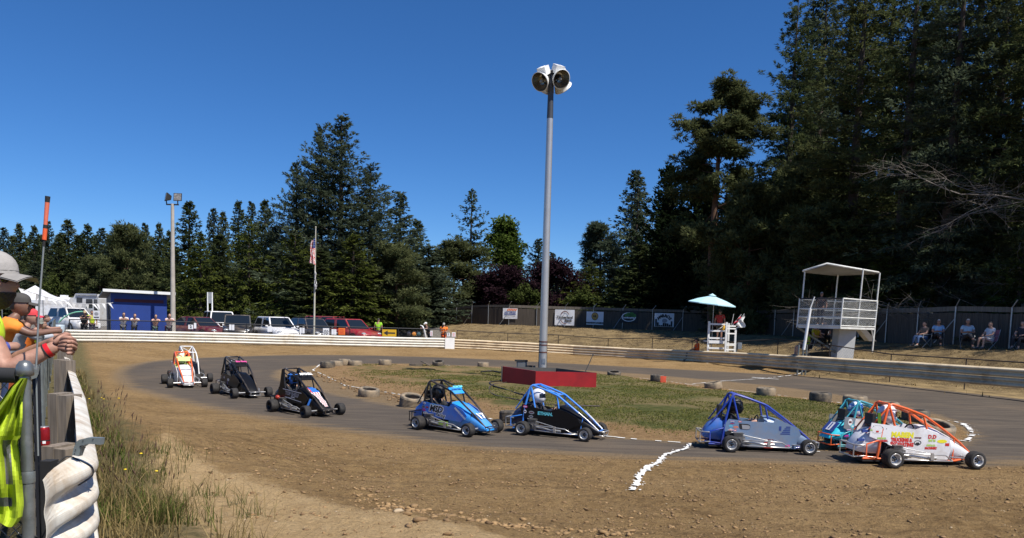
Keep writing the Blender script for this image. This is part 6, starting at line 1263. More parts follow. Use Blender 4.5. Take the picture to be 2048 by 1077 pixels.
PH = dict(big1=(32, 6.2), big2=(32, 6.4), big3=(32, 6.0), main=(20, 6.4), fir1=(18, 3.2), fir2=(18, 3.6), fir3=(18, 3.0), cedar1=(14, 3.6), cedar2=(14, 4.2), sparse=(14, 2.9), deodar=(16, 4.0), cyp1=(17, 3.5), pine1=(22, 3.7), pine2=(10, 4.0), pine3=(12, 3.8), decid=(11, 2.6), plum=(6, 3.0), shrub=(3, 1.5), dead=(13, 5.0))
_tn = [0]
def tree(key, px, dep, top, hw, label, group=None, name=None, rz=None, xy=None, H=None, cat='tree'):
    _tn[0] += 1; rr_ = random.Random(_tn[0] * 7 + 1)
    if xy: x, y = xy; z = terr(x, y)
    else: g = GT(px, dep); x, y, z = g; H = D(px, top, dep).z - z
    ph, pr = PH[key]; sz = H / ph; sx = (1.3 * hw * (dep / FPX) if not xy else hw) / pr
    nm = name or {'dec': 'broadleaf_tree', 'plu': 'plum_tree', 'shr': 'shrub', 'dea': 'dead_tree', 'pin': 'pine_tree', 'ced': 'cedar_tree', 'deo': 'cedar_tree', 'cyp': 'cypress_tree'}.get(key[:3], 'fir_tree')
    t = thing(nm, label, 'shrub' if key == 'shrub' else cat, (x, y, z), rr_.uniform(0, 6.28) if rz is None else rz, group); t.scale = (sx, sx, sz)
    if PROTO[key][0]: link('crown', PROTO[key][0], t)
    link('trunk', PROTO[key][1], t); return t
W1 = 'dark conifer in the distant wood behind the trailers'; GW = 'far wood behind the trailers'
for i, (px, top, hw) in enumerate([(-40, 450, 36), (12, 456, 32), (44, 448, 30), (72, 452, 28), (101, 443, 26), (140, 440, 40), (178, 449, 34), (207, 457, 36), (240, 452, 30), (263, 447, 28), (292, 447, 30), (320, 447, 26), (340, 462, 26), (-10, 470, 34), (85, 470, 34), (160, 470, 34), (222, 470, 34), (280, 470, 34), (120, 475, 34)]):
    tree(('fir1', 'fir2', 'fir3')[i % 3], px, 112 + 9 * (i % 3), top, hw, W1, GW)
W2 = 'lower conifer along the front edge of the distant wood'
for i, (px, top, hw) in enumerate([(-25, 478, 40), (28, 472, 40), (58, 476, 40), (92, 470, 40), (125, 468, 40), (165, 474, 40), (195, 470, 40), (225, 472, 40), (252, 474, 40), (278, 470, 40), (305, 474, 40), (333, 478, 40)]): tree(('fir2', 'fir3', 'fir1')[i % 3], px, 140, top, hw, W1, GW)
for i, (px, top, hw) in enumerate([(-20, 520, 44), (30, 515, 40), (75, 525, 38), (185, 520, 44), (310, 510, 44), (330, 540, 40), (150, 545, 40)]): tree(('fir3', 'fir1', 'fir2')[i % 3], px, 92 + 4 * (i % 2), top, hw, W2, 'front edge of the far wood')
tree('pine2', 255, 84, 468, 54, 'broad layered pine standing above the blue shed roof'); tree('pine2', 200, 82, 528, 50, 'brownish round pine left of the blue shed roof'); tree('shrub', 112, 78, 556, 24, 'small yellow green pine above the white trailer', cat='tree')
tree('fir1', 380, 76, 403, 48, 'pointed dark fir just right of the concrete light pole'); tree('fir2', 428, 84, 418, 34, 'narrow dark fir, twin topped, right of the pointed fir'); tree('fir3', 447, 88, 424, 30, 'thin fir between the twin topped fir and the pale cedar'); tree('fir1', 478, 92, 402, 36, 'slim fir with bare tip left of the giant fir'); tree('fir2', 503, 92, 404, 34, 'dark fir crowded against the slim bare tipped fir'); tree('fir1', 530, 88, 400, 40, 'dark fir touching the left side of the giant fir')
tree('cedar1', 402, 66, 466, 50, 'yellow green weeping cedar right of the concrete light pole'); tree('cedar2', 498, 67, 440, 58, 'yellow green cedar with hanging fronds left of the giant fir'); tree('fir1', 440, 70, 470, 52, 'dark fir wedged between the two yellow green cedars'); tree('cedar2', 590, 62, 470, 84, 'low spreading cedar under the left side of the giant fir'); tree('fir2', 550, 70, 455, 60, 'dark fir behind the low spreading cedar'); tree('fir3', 350, 84, 500, 40, 'olive fir behind the concrete light pole')
tree('main', 680, 68, 236, 150, 'giant broad fir, tallest of the middle group', rz=.4); tree('main', 640, 71, 258, 98, 'second spire leaning on the left of the giant fir', rz=2.2); tree('main', 592, 69, 330, 92, 'left shoulder fir of the giant group', rz=3.7); tree('main', 738, 66, 336, 88, 'right shoulder fir of the giant group'); tree('cedar1', 705, 60, 470, 78, 'green fir skirt in front of the giant trunk, right of the flagpole'); tree('fir1', 640, 61, 500, 70, 'dark fir right behind the flagpole')
tree('fir2', 797, 74, 385, 58, 'ragged fir with candle like tip right of the giant group'); tree('fir1', 832, 78, 440, 44, 'grey green fir right of the ragged candle tipped one'); tree('pine2', 790, 62, 505, 72, 'low dark pine in front of the board fence, right of the bright red car'); tree('fir2', 855, 70, 492, 58, 'pointed fir between the ragged fir and the broad round pine')
tree('pine2', 905, 84, 498, 80, 'broad round topped pine left of the sparse spruce'); tree('sparse', 938, 92, 381, 44, 'tall sparse spruce with thin gappy top'); tree('decid', 1003, 96, 440, 50, 'bright green broadleaf tree beside the sparse spruce'); tree('fir2', 1073, 98, 478, 42, 'small blue green fir just left of the tall light pole'); tree('fir2', 1100, 100, 505, 34, 'small fir peeping out right of the tall light pole')
tree('plum', 1010, 82, 545, 62, 'purple leaved plum left of the tall light pole'); tree('plum', 1112, 84, 532, 58, 'purple leaved plum right of the tall light pole'); tree('plum', 965, 84, 560, 50, 'purple leaved plum under the sparse spruce'); tree('shrub', 1052, 78, 575, 30, 'light green shrub in front of the purple plums', cat='tree'); tree('shrub', 1175, 78, 585, 40, 'olive shrub above the banner with the gold oval')
tree('pine3', 1197, 88, 458, 66, 'blue green pine with flat layers right of the light pole'); tree('cedar2', 1180, 80, 530, 60, 'yellow green cedar below the flat layered pine'); tree('deodar', 1266, 84, 354, 62, 'drooping deodar with slender top'); tree('cyp1', 1325, 77, 338, 66, 'black green cypress, left one of the dark pair'); tree('cyp1', 1386, 74, 304, 60, 'black green cypress, right one of the dark pair'); tree('cyp1', 1352, 74, 420, 76, 'lower dark cypress filling the foot of the dark pair'); tree('fir1', 1275, 74, 490, 56, 'dark fir under the drooping deodar'); tree('cedar1', 1240, 78, 545, 50, 'low green cedar behind the black banner')
tree('pine1', 1424, 62, 178, 84, 'tall crooked pine with open crown against the sky', rz=1.0); tree('fir2', 1460, 66, 330, 60, 'dark fir behind the lower trunk of the tall crooked pine'); tree('pine2', 1490, 58, 395, 88, 'olive pine at the right foot of the tall crooked pine'); tree('cyp1', 1430, 68, 470, 60, 'dark bushy conifer behind the flagger umbrella')
R3 = 'right hand stand of tall firs'
tree('big1', 1560, 64, -10, 92, 'tall dark fir at the left edge of the right hand stand'); tree('big3', 1615, 68, -60, 105, 'tall blue green fir second from the left in the right hand stand'); tree('big2', 1690, 52, -110, 130, 'huge olive fir rising behind the watch tower'); tree('big1', 1790, 47.5, -150, 125, 'huge dark fir right of the olive fir', rz=2.0); tree('big3', 1880, 43.5, -180, 125, 'huge blue green fir behind the seated spectators'); tree('big2', 1965, 44, -200, 130, 'huge olive fir behind the dead tree', rz=1.4); tree('big1', 2060, 40, -240, 140, 'huge dark fir at the right edge of the view')
tree('pine2', 1600, 58, 330, 100, 'dense olive conifer left of the watch tower roof'); tree('pine2', 1660, 52, 430, 100, 'bushy conifer directly behind the watch tower'); tree('cedar1', 1775, 45, 480, 90, 'green conifer right of the watch tower with sunlit low boughs'); tree('fir1', 1530, 60, 430, 66, 'mid height dark fir between the crooked pine and the tower'); tree('big3', 1840, 58, 60, 110, 'tall gappy fir filling the middle of the right hand stand'); tree('cedar2', 2035, 37.5, 500, 100, 'low green conifer at the right edge behind the fence')
tree('dead', 1990, 38.5, 205, 200, 'dead tree with bare bleached branches hanging over the fence', rz=.3)
for i, (x, y, h) in enumerate([(29.8, 29.2, 27), (32.5, 25.5, 28), (30.5, 38, 30), (28.5, 33.0, 24)]): tree(('big1', 'big2', 'big3')[i % 3], 0, 0, 0, 3.9, 'tall fir right of the view, shading the bank', 'firs shading the bank', xy=(x, y), H=h)
for i, (px, top) in enumerate([(1590, -40), (1665, -120), (1745, -160), (1830, -200), (1915, -220), (2000, -260), (2080, -280)]): tree(('big3', 'big1', 'big2')[i % 3], px, 74 - 2 * i, top, 120, 'tall fir in the second row of the right hand stand', 'second row of the right hand stand')
for i in range(26):
    px = 350 + i * 70; tree(('fir1', 'fir2', 'fir3')[i % 3], px, 118 + 12 * (i % 3), 590 - (px > 1250) * 190 - 60 * (i % 2) + (30 if 850 < px < 1250 else 0), 60, 'dark conifer deep in the wood behind the board fence', 'deep wood behind the board fence')
# ================================================================== PEOPLE BY THE TRACK
def facing(x, y, tx=0.0, ty=0.0): return math.atan2(ty - y, tx - x)
DARKSK = mat('dark_skin', (.20, .105, .072), .5, 0, .1, 22)  # darker skin; on the third leaning man it paints a face in shadow
def at_rail(label, px, dep, **k):
    p = D(px, 640, dep); z = terr(p.x, p.y); return person(label, (p.x, p.y, z), k.pop('rz', facing(p.x, p.y, 2, 10)), **k)
at_rail('woman in white top and grey trousers leaning on the rail before the blue shed, leftmost', 248, 44.0, pose='lean', shirt=(.62, .60, .60), legs=(.10, .10, .11), hair='brown', shades=True, slim=.92, skin_m=SKIN2, h=.98, hairlong=True)
at_rail('woman in white vest and black trousers, second from left at the rail before the shed', 270, 44.2, pose='lean', shirt=(.66, .66, .68), legs=(.015, .015, .018), hair='brown', slim=.88, skin_m=SKIN2, h=.95, hairlong=True)
at_rail('blonde woman in peach top and green skirt leaning on the rail before the shed', 312, 44.8, pose='lean', shirt=(.60, .35, .27), legs=(.07, .11, .09), legkind='shorts', hair='blond', shades=True, slim=.88, skin_m=SKIN2, h=.93, hairlong=True)
at_rail('woman with auburn hair in pale pink top at the right edge of the shed', 339.5, 45.0, pose='lean', shirt=(.66, .52, .52), legs=(.09, .09, .10), hair='red', slim=.9, skin_m=SKIN2, h=.98, hairlong=True)
at_rail('man in black vest and straw hat leaning on the rail left of the shed', 170, 43.2, pose='lean', shirt=(.012, .012, .014), legs=(.012, .012, .014), hair='dark', cap=(.45, .36, .22), shades=True, skin_m=SKIN_, h=1.0)
at_rail('person in bright yellow shirt half hidden behind the man in the black vest', 184, 45.5, pose='stand', shirt=(.55, .68, .03), legs=(.03, .03, .05), hair='dark', h=.98)
at_rail('marshal in lime shirt standing behind the yellow arrow board', 757, 50.5, pose='stand', rz=R(80), shirt=(.30, .62, .03), legs=(.03, .035, .06), hair='dark', h=1.02)
at_rail('bearded marshal in orange at the white rail plate', 888, 49.8, pose='hands', rz=R(-95), shirt=(.80, .17, .015), vest=(.85, .20, .02), legs=(.75, .10, .01), hair='dark', cap=(.35, .34, .30), h=.93, slim=1.1)
t = at_rail('official in black shirt and white hat bending over beside the race lamps', 851, 50.2, pose='lean', rz=R(-140), shirt=(.015, .015, .017), legs=(.015, .015, .02), hair='grey', cap=(.75, .75, .72), h=.96)
g = D(848, 664, 49.3); fl2 = tag(MB().tube([(-.25, 0, .42), (-.1, -.02, .36), (.02, -.03, .1), (.10, -.02, -.28), (.16, 0, -.42)], [.03, .05, .06, .06, .04], 8).build('banner_tail', CARW), 'long white strip of cloth hanging from the official in black', 'cloth'); fl2.location = g
p = D(1392, 694, 41.2); person('marshal in orange shirt crouching with his back to the track behind the guard rail', (p.x, p.y, terr(p.x, p.y) + .02), R(150), 'sit', shirt=(.78, .10, .01), legs=(.10, .10, .11), hair='dark', cap=(.03, .03, .03), slim=1.05)
# flagger on the stand
dz = zz(684) + .035; p = D(1440, 640, SD + .5)
fm = person('flagger in red shirt and khaki shorts under the pale blue umbrella', (p.x, p.y, dz), R(-110), 'stand', shirt=(.45, .035, .03), legs=(.12, .10, .07), legkind='shorts', hair='brown', cap=(.03, .03, .035), h=.96, slim=1.05)
hp_ = D(1448, 652, SD + .15); sf_ = thing('flag', 'rolled yellow flag with white stick held by the flagger', 'flag', hp_); MB().tube([(0, 0, 0), (-.48, -.1, -.30)], .014, 6).build('stick', WHITE, sf_)
mb = MB(); mb.tube([(-.02, 0, .05), (.0, -.02, -.05), (-.05, -.02, -.22), (-.08, -.02, -.32)], [.03, .075, .065, .03], 8); mb.build('cloth', gloss('flag_yellow', (.75, .42, .02), 0), sf_)
for lb, px, py, ex, ey, col, wv in (('furled red flag standing in the holder on the flag stand', 1464, 649, 1482, 630, (.35, .01, .03), .055), ('white flag hanging loosely from the holder on the flag stand', 1470, 650, 1488, 629, (.74, .74, .72), .16)):
    a = D(px, py, SD); b = D(ex, ey, SD) - a; t = thing('flag', lb, 'flag', a); MB().tube([(0, 0, -.1), b * 1.05], .012, 6).build('stick', WHITE, t)
    mb = MB(); nx, ny = 8, 10
    rows = [[b * (1 - i / nx * .85) + Vector((.06 * math.sin(j * .9 + i) * (wv > .1) + wv * .35 * j / ny, .05 * math.sin(i * 1.3 + j * .6), -(wv * 4.2 * j / ny) * (.35 + .65 * (1 - i / nx)) - .02)) for i in range(nx + 1)] for j in range(ny + 1)]
    mb.loft(rows, closed=False, cap=False); mb.build('cloth', cloth(col, 'flag'), t)
t = thing('pole', 'thin white stick upright at the back of the flag stand', 'pole', D(1463, 650, SD + .3)); MB().tube([(0, 0, 0), (.09, 0, .58)], .013, 6).build('stick', WHITE, t)
g = GT(1478, 39.4); t = thing('utility_box', 'grey metal box on a post right of the flag stand', 'box', (g.x, g.y, 0)); o_ = Vector((g.x, g.y, 0)); b_ = D(1479, 692, 39.4) - o_; MB().box(b_, (.2, .16, .34)).build('cabinet', GALV, t); MB().box((b_.x - .14, 0, (b_.z + g.z) / 2), (.06, .06, b_.z - g.z + .3)).build('post', GREYPIPE, t)
# on and under the tower
p = D(1643, 600, 35.3); person('man in dark shirt sitting up on the watch tower', (p.x, p.y, zf - .01), R(-120), 'stand', shirt=(.022, .02, .03), legs=(.02, .02, .03), hair='grey', h=.90, skin_m=DARKSK)
def camp_chair(label, x, y, z, rz, col, sc=1.0):
    t = thing('camp_chair', label, 'chair', (x, y, z), rz, None, sc); m = cloth(col, 'canvas')
    MB().loft([[(-.20, -.24, .42), (-.20, .24, .42)], [(.0, -.24, .38), (.0, .24, .38)], [(.24, -.24, .42), (.24, .24, .42)]], closed=False, cap=False).build('seat', m, t)
    MB().loft([[(-.21, -.24, .42), (-.21, .24, .42)], [(-.29, -.23, .66), (-.29, .23, .66)], [(-.36, -.22, .92), (-.36, .22, .92)]], closed=False, cap=False).build('backrest', m, t)
    for s in (-1, 1):
        MB().tube([(.26, s * .26, .0), (-.22, s * .25, .44), (-.37, s * .23, .94)], .012, 6).build('frame', GALV, t); MB().tube([(-.26, s * .26, .0), (.25, s * .25, .43), (.24, s * .26, .62), (-.28, s * .25, .64)], .012, 6).build('arm_frame', GALV, t)
    return t
def seated(label, px, dep, rz, chair, zoff=0.0, chair_label=None, **k):
    p = D(px, 640, dep); z = terr(p.x, p.y) + zoff; person(label, (p.x, p.y, z), rz, k.pop('pose', 'sit'), **k)
    if chair_label: camp_chair(chair_label, p.x, p.y, z - .04, rz, chair)
seated('person in tan shirt and jeans sitting in the shade, leftmost of the seated spectators', 1849, 36.2, R(-165), (.02, .02, .02), shirt=(.16, .12, .09), legs=(.05, .10, .22), hair='dark', skin_m=SKIN2, h=.95, chair_label='black camp chair under the spectator in the tan shirt')
seated('white haired man in light blue shirt sitting arms folded before the board fence', 1878, 35.8, R(-120), (.015, .015, .02), pose='sitcross', shirt=(.28, .46, .66), legs=(.015, .015, .02), hair='grey', shades=True, skin_m=SKIN_, chair_label='black camp chair under the man in the light blue shirt')
seated('grey haired man in pale tee shirt sitting with one leg crossed', 1937, 34.6, R(-110), (.015, .015, .02), pose='sitcross', shirt=(.38, .50, .58), legs=(.02, .022, .03), hair='grey', h=1.06, slim=1.08, skin_m=SKIN_, chair_label='black camp chair under the man with crossed legs')
seated('woman in white vest and shorts sitting in a pink chair', 1981, 34.0, R(-165), (.42, .16, .20), shirt=(.66, .66, .68), legs=(.45, .45, .47), legkind='shorts', hair='dark', shades=True, skin_m=SKIN2, h=.98, chair_label='pink camp chair at the right before the board fence')
seated('spectator in dark clothes cut off by the right edge of the view', 2046, 33.0, R(-150), (.02, .02, .02), shirt=(.03, .03, .035), legs=(.02, .02, .025), hair='brown', skin_m=SKIN2, chair_label='dark camp chair at the right edge of the view')
seated('person in lime shirt and shorts sitting below the watch tower, facing left', 1615, 36.0, R(175), (.02, .02, .02), .25, shirt=(.35, .58, .03), legs=(.06, .03, .03), legkind='shorts', hair='dark', skin_m=SKIN2, chair_label='dark camp chair under the person in the lime shirt')
seated('person in black and yellow sitting below the watch tower, right of the lime shirt', 1635, 36.6, R(-60), (.02, .02, .02), .25, shirt=(.5, .45, .03), legs=(.02, .02, .02), hair='brown', skin_m=SKIN2, chair_label='dark camp chair under the person in black and yellow')
seated('person in black sitting deepest in the shade below the watch tower', 1651, 37.4, R(-100), (.02, .02, .02), .25, shirt=(.015, .015, .017), legs=(.02, .02, .02), hair='dark', skin_m=SKIN2, chair_label='dark camp chair deepest below the watch tower')
# ------------------------------------------------------------------ the row of spectators on the left
FN = R(31)
def fence_x(dep):
    for (xa, ya), (xb, yb) in zip(near_fence[:-1], near_fence[1:]):
        if ya <= dep <= yb: return xa + (xb - xa) * (dep - ya) / (yb - ya)
def leaner(label, dep, dx=0.0, h=1.0, **k):
    x = fence_x(dep); p = Vector((x, dep, 0)) - Vector((math.cos(FN), math.sin(FN), 0)) * (.16 + dx); z = terr(p.x, p.y); return person(label, (p.x, p.y, z), k.pop('rz', FN), 'lean', h=h, **k)
t2 = leaner('shadowed man in sunglasses behind the nearest man, blue band on his wrist', 5.7, .34, .99, shirt=(.05, .045, .05), legs=(.03, .03, .05), hair='dark', shades=True, skin_m=SKIN_, head_turn=-.25)
F_ = fig('lean'); a, b = F_['J']['elr'], F_['J']['wrr']; q = a.lerp(b, .93); d_ = (b - a).normalized(); MB().tube([q - d_ * .02, q + d_ * .02], .040, 12).build('wristband', gloss('blue_band', (.02, .05, .32)), t2)
leaner('man in dark cap and orange shirt with yellow sleeves, third along the fence', 8.6, .0, 1.0, shirt=(.85, .22, .02), vest=(.85, .26, .03), legs=(.04, .04, .06), hair='dark', cap=(.06, .055, .05), skin_m=DARKSK, head_turn=-.2)
leaner('man in red and white cap and striped grey shirt leaning on the fence', 12.0, -.02, 1.0, shirt=(.42, .44, .47), sleeves='long', legs=(.03, .05, .12), hair='brown', cap=(.62, .05, .06), brim_col=(.62, .03, .06), skin_m=SKIN_, head_turn=-.3)
leaner('man in orange tee shirt and sunglasses, fifth along the fence', 15.6, -.06, .90, shirt=(.85, .20, .02), legs=(.05, .05, .06), hair='grey', cap=(.18, .19, .16), shades=True, skin_m=SKIN_, head_turn=-.9)
leaner('person in bright yellow shirt at the far end of the leaning row', 18.6, -.05, .97, shirt=(.62, .72, .03), legs=(.04, .04, .05), hair='brown', skin_m=SKIN_, head_turn=-.4)
leaner('man in navy shirt seen between the orange and yellow shirts', 17.0, .25, .96, shirt=(.03, .06, .16), legs=(.04, .04, .05), hair='dark', skin_m=SKIN_)
leaner('distant person in grey at the fence beyond the yellow shirt', 24.5, -.05, .98, shirt=(.10, .10, .11), legs=(.04, .04, .05), hair='brown', skin_m=SKIN_)
# ------------------------------------------------------------------ the nearest man, forearms on the fence, hands clasped
SKN = mat('near_man_skin', (.40, .215, .150), .62, 0, .14, 30, .12, (.34, .165, .115), .56)  # skin colour of the nearest man's whole body
O = Vector((-2.55, 3.42, 0)); loc = lambda px, py, dep: D(px, py, dep) - O
hd = loc(-15, 566, 3.42)
nd = {'pelvis': (Vector((-.62, .12, 1.40)), .14), 'waist': (Vector((-.52, .10, 1.55)), .135), 'chest': (hd + Vector((-.20, .05, -.34)), .155), 'neck': (hd + Vector((-.085, .01, -.155)), .062), 'ntop': (hd + Vector((-.03, 0, -.075)), .058)}
shR, shL = loc(-42, 655, 3.24), loc(-20, 652, 3.66); elR, elL = loc(14, 742, 3.20), loc(0, 738, 3.60); wrR, wrL = loc(101, 699, 3.26), loc(97, 690, 3.45); paR, paL = loc(118, 690, 3.275), loc(117, 684, 3.38)
nd.update(shr=(shR, .075), shl=(shL, .075), ur=(shR.lerp(elR, .55), .056), ul=(shL.lerp(elL, .55), .056), elr=(elR, .047), ell=(elL, .047), fr=(elR.lerp(wrR, .30), .046), fl=(elL.lerp(wrL, .30), .046), f2r=(elR.lerp(wrR, .72), .035), f2l=(elL.lerp(wrL, .72), .035), wrr=(wrR, .029), wrl=(wrL, .029), par=(paR, .030), pal=(paL, .030))
ed = [('pelvis', 'waist'), ('waist', 'chest'), ('chest', 'neck'), ('neck', 'ntop'), ('chest', 'shr'), ('chest', 'shl')]
for s in 'rl': ed += [('sh' + s, 'u' + s), ('u' + s, 'el' + s), ('el' + s, 'f' + s), ('f' + s, 'f2' + s), ('f2' + s, 'wr' + s), ('wr' + s, 'pa' + s)]
for s, k in (('r', 1), ('l', -1)):
    hpx = Vector((-.62, .12 - k * .10, 1.33)); nd['hp' + s] = (hpx, .10); nd['kn' + s] = (hpx + Vector((.10, 0, -.38)), .065); nd['an' + s] = (hpx + Vector((.02, 0, -.72)), .045); ed += [('pelvis', 'hp' + s), ('hp' + s, 'kn' + s), ('kn' + s, 'an' + s)]
bv, bf = skin(nd, ed, 'pelvis', 2)
nm = thing('person', 'nearest man in grey cap and yellow shirt, hands clasped over the fence with red wristband', 'person', O)
mb = MB(); mb.add(bv, bf, True); MH = Matrix.Translation(hd) @ Matrix.Rotation(-.10, 4, 'Z') @ Matrix.Rotation(-.07, 4, 'Y'); mb.add([MH @ Vector(p) for p in HEAD_HI[0]], HEAD_HI[1], True)
def finger(pts, r0, r1, sub=2):
    n_ = {str(i): (loc(*p), r0 + (r1 - r0) * i / (len(pts) - 1)) for i, p in enumerate(pts)}; return skin(n_, [(str(i), str(i + 1)) for i in range(len(pts) - 1)], '0', sub)
for k in range(4):
    ln = (0, 2.5, 1.5, -3.5)[k]; y = 677 + 7.6 * k
    for pts in ([(116, 684 + 4.2 * k, 3.27), (129, y - 2, 3.245), (142 + ln, y - 1, 3.25), (150 + ln, y + 4.5, 3.285), (147 + ln, y + 9, 3.32)], [(113, 681 + 3.8 * k, 3.37), (127, y + 1, 3.41), (141 + ln, y + 3, 3.38), (146 + ln * .6, y + 4, 3.30), (139, y + 7, 3.235), (132, y + 7.5, 3.225)]):
        v, f = finger(pts, .0105, .0078); mb.add(v, f, True)
for pts in ([(108, 688, 3.25), (118, 677, 3.255), (130, 670.5, 3.285), (139, 669, 3.31)], [(108, 681, 3.40), (119, 673, 3.36), (131, 668, 3.335), (141, 671, 3.315)]):
    v, f = finger(pts, .0125, .0085); mb.add(v, f, True)
mb.build('body', SKN, nm)
HV = mat('hi_vis_yellow_cloth', (.40, .52, .015), .75, 0, .08, 14, .12)
sn = {k: (nd[k][0], nd[k][1] * 1.10 + .01) for k in ('waist', 'chest', 'shr', 'shl')}; sn['pelvis'] = (nd['pelvis'][0], .15); sn['coll'] = (nd['chest'][0].lerp(nd['neck'][0], .75), .085); sn['s1'] = (shR.lerp(elR, .50), .082); sn['s2'] = (shL.lerp(elL, .50), .082)
MB().add(*skin(sn, [('pelvis', 'waist'), ('waist', 'chest'), ('chest', 'coll'), ('chest', 'shr'), ('chest', 'shl'), ('shr', 's1'), ('shl', 's2')], 'waist', 2), True).build('shirt', HV, nm)
tn = {'pelvis': (nd['pelvis'][0], .148)}; te = []
for s in 'rl': tn['hp' + s] = (nd['hp' + s][0], .112); tn['kn' + s] = (nd['kn' + s][0], .085); tn['an' + s] = (nd['an' + s][0], .07); te += [('pelvis', 'hp' + s), ('hp' + s, 'kn' + s), ('kn' + s, 'an' + s)]
MB().add(*skin(tn, te, 'pelvis', 1), True).build('trousers', cloth((.03, .04, .07)), nm)
capo = cap_part(nm, MH @ Matrix.Scale(1.06, 4), mat('grey_cap_canvas', (.33, .31, .29), .85, 0, .08, 40, .15), True, mat('grey_cap_brim', (.25, .235, .22), .85, 0, .08, 40, .15))
MB().tube([(MH @ Matrix.Scale(1.06, 4)) @ Vector((.108 * math.cos(a) - .002, .088 * math.sin(a), .047)) for a in np.linspace(-1.4, 1.4, 15)], .0022, 5).build('seam', cloth((.2, .19, .18)), capo)
head_part(nm, MH, lambda x, y, z: x < -.025 and -.05 < z < .06, 1.055, HAIRS['dark'], 'hair'); head_part(nm, MH, lambda x, y, z: (z < -.050 and x > -.01) or (z < -.01 and -.02 < x < .03 and abs(y) > .05), 1.035, mat('dark_beard', (.030, .017, .010), .75, 0, .4, 90, .5), 'beard'); glasses(nm, MH)
def band(parent, a, b, k, r, w_, m, name='wristband'):
    q = a.lerp(b, k); d_ = (b - a).normalized(); mb = MB(); mb.tube([q - d_ * w_, q, q + d_ * w_], [r * .97, r, r * .95], 18, cap=False); mb.build(name, m, parent)
band(nm, elR, wrR, .955, .0335, .011, gloss('red_band', (.62, .015, .02), .2)); band(nm, elR, wrR, .90, .0345, .003, BLACKM, 'cord_bracelet')
# ================================================================== THINGS ON AND AROUND THE NEAR RAIL
jx = [(757, 54, 40), (775, 50, 20), (800, 43, 4), (835, 43, -25), (872, 40, -60), (885, 33, -60), (915, 38, -62), (960, 42, -64), (1010, 46, -64), (1035, 42, -60), (1049, 30, -52)]
mb = MB(); rows = []; nx = 26
ys = np.linspace(757, 1049, 34)
for j, y in enumerate(ys):
    xr_ = np.interp(y, [q[0] for q in jx], [q[1] for q in jx]); xl_ = np.interp(y, [q[0] for q in jx], [q[2] for q in jx]); row = []
    for i in range(nx + 1):
        u = i / nx; fold = .020 * math.sin(u * 15 + j * .12) + .014 * math.sin(u * 27 - j * .25) + .012 * math.sin(j * .55 + u * 6); row.append(D(xl_ + (xr_ - xl_) * u, y + 6 * math.sin(u * 9) * (j > 30), 2.80 - .02 * math.sin(math.pi * u) + fold))
    rows.append(row)
j0 = rows[0][nx].copy(); jk = thing('jacket', 'bright yellow hi vis jacket hung on the chain link beside the capped post', 'jacket', j0)
for j in range(33):
    for i in range(nx):
        u = (i + .5) / nx; v = j / 33; grey = (.70 < u < .86 and .42 < v < .70) or (.80 < v < .87 and u < .80) or (.10 < u < .24 and v > .40)
        for th in (0, .006):
            o_ = Vector((0, th, 0)); mb.add([rows[j][i] - j0 + o_, rows[j][i + 1] - j0 + o_, rows[j + 1][i + 1] - j0 + o_, rows[j + 1][i] - j0 + o_], [(0, 1, 2, 3)], True, 1 if grey else 0)
mb.build('cloth', [HV, mat('grey_reflective_tape', (.16, .16, .17), .5, .2, .12, 20)], jk)
wp0 = D(72, 742, 3.02); wp1 = D(88.5, 480, 3.02); wp2 = D(95.5, 393, 3.02); wp = thing('whip_flag', 'tall thin whip rod with orange tip standing by the capped post', 'marker whip', wp0)
MB().tube([(0, 0, -.35), (0, 0, 0), (wp1 - wp0) * .5 + Vector((-.004, 0, 0)), wp1 - wp0], .0036, 6).build('rod', mat('fibreglass_rod', (.22, .24, .24), .5), wp)
a, b = wp1 - wp0, wp2 - wp0; L_ = lambda k: a.lerp(b, k); ORS = mat('faded_orange_sleeve', (.80, .12, .035), .55, 0, .12, 30)
MB().tube([L_(0), L_(.26)], .0085, 10).build('sleeve', ORS, wp); MB().tube([L_(.345), L_(.86)], [.0075, .0088], 10).build('sleeve', mat('faded_coral_sleeve', (.72, .17, .10), .55, 0, .12, 30), wp); MB().tube([L_(.26), L_(.345)], .0082, 10).build('tape_band', BLACKM, wp); MB().tube([L_(.86), L_(1)], [.0088, .0098], 10).build('tip', BLACKM, wp); MB().tube([L_(-.14), L_(0)], .0055, 8).build('ferrule', BLACKM, wp)
c0_ = D(88, 893.5, 4.42); can = thing('drink_can', 'red drinks can standing on the sawn post behind the rail end', 'can', c0_)
MB().lathe([(.0001, .002), (.024, .0), (.031, .010), (.033, .02), (.033, .102), (.031, .110), (.027, .118)], n=22).build('body', mat('can_red', (.36, .015, .02), .3, .5, .1, 30), can); MB().lathe([(.027, .118), (.028, .121), (.025, .119), (.0001, .118)], n=22).build('lid', ALU, can)
MB().lathe([(.0334, .035), (.0334, .042)], n=22).build('band', PRINTS['black'], can); mb = MB(); mb.quad((.012, -.0325, .022), (.026, -.0235, .022), (.026, -.0235, .038), (.012, -.0325, .038)); mb.build('barcode_patch', PRINTS['white2'], can)
bp_ = D(91, 640, 4.02); bp2 = thing('steel_post', 'black steel post close behind the curled rail end', 'post', (bp_.x, bp_.y, 0)); MB().box((0, 0, .75), (.065, .07, .97)).build('upright', BLACKM, bp2); MB().box((.05, -.03, .95), (.10, .02, .03)).box((.05, -.03, .62), (.12, .02, .02)).build('bolt', GREYPIPE, bp2)
hs = thing('tool_handle', 'grey pistol grip tool handle tied onto the top of the near rail', 'handle', D(170, 897, 3.80)); o_ = Vector(hs.location)
out = [(435, 575), (446, 530), (458, 498), (478, 482), (505, 477), (528, 470), (570, 471), (609, 473), (602, 514), (575, 510), (540, 508), (512, 513), (492, 528), (482, 555), (472, 583)]
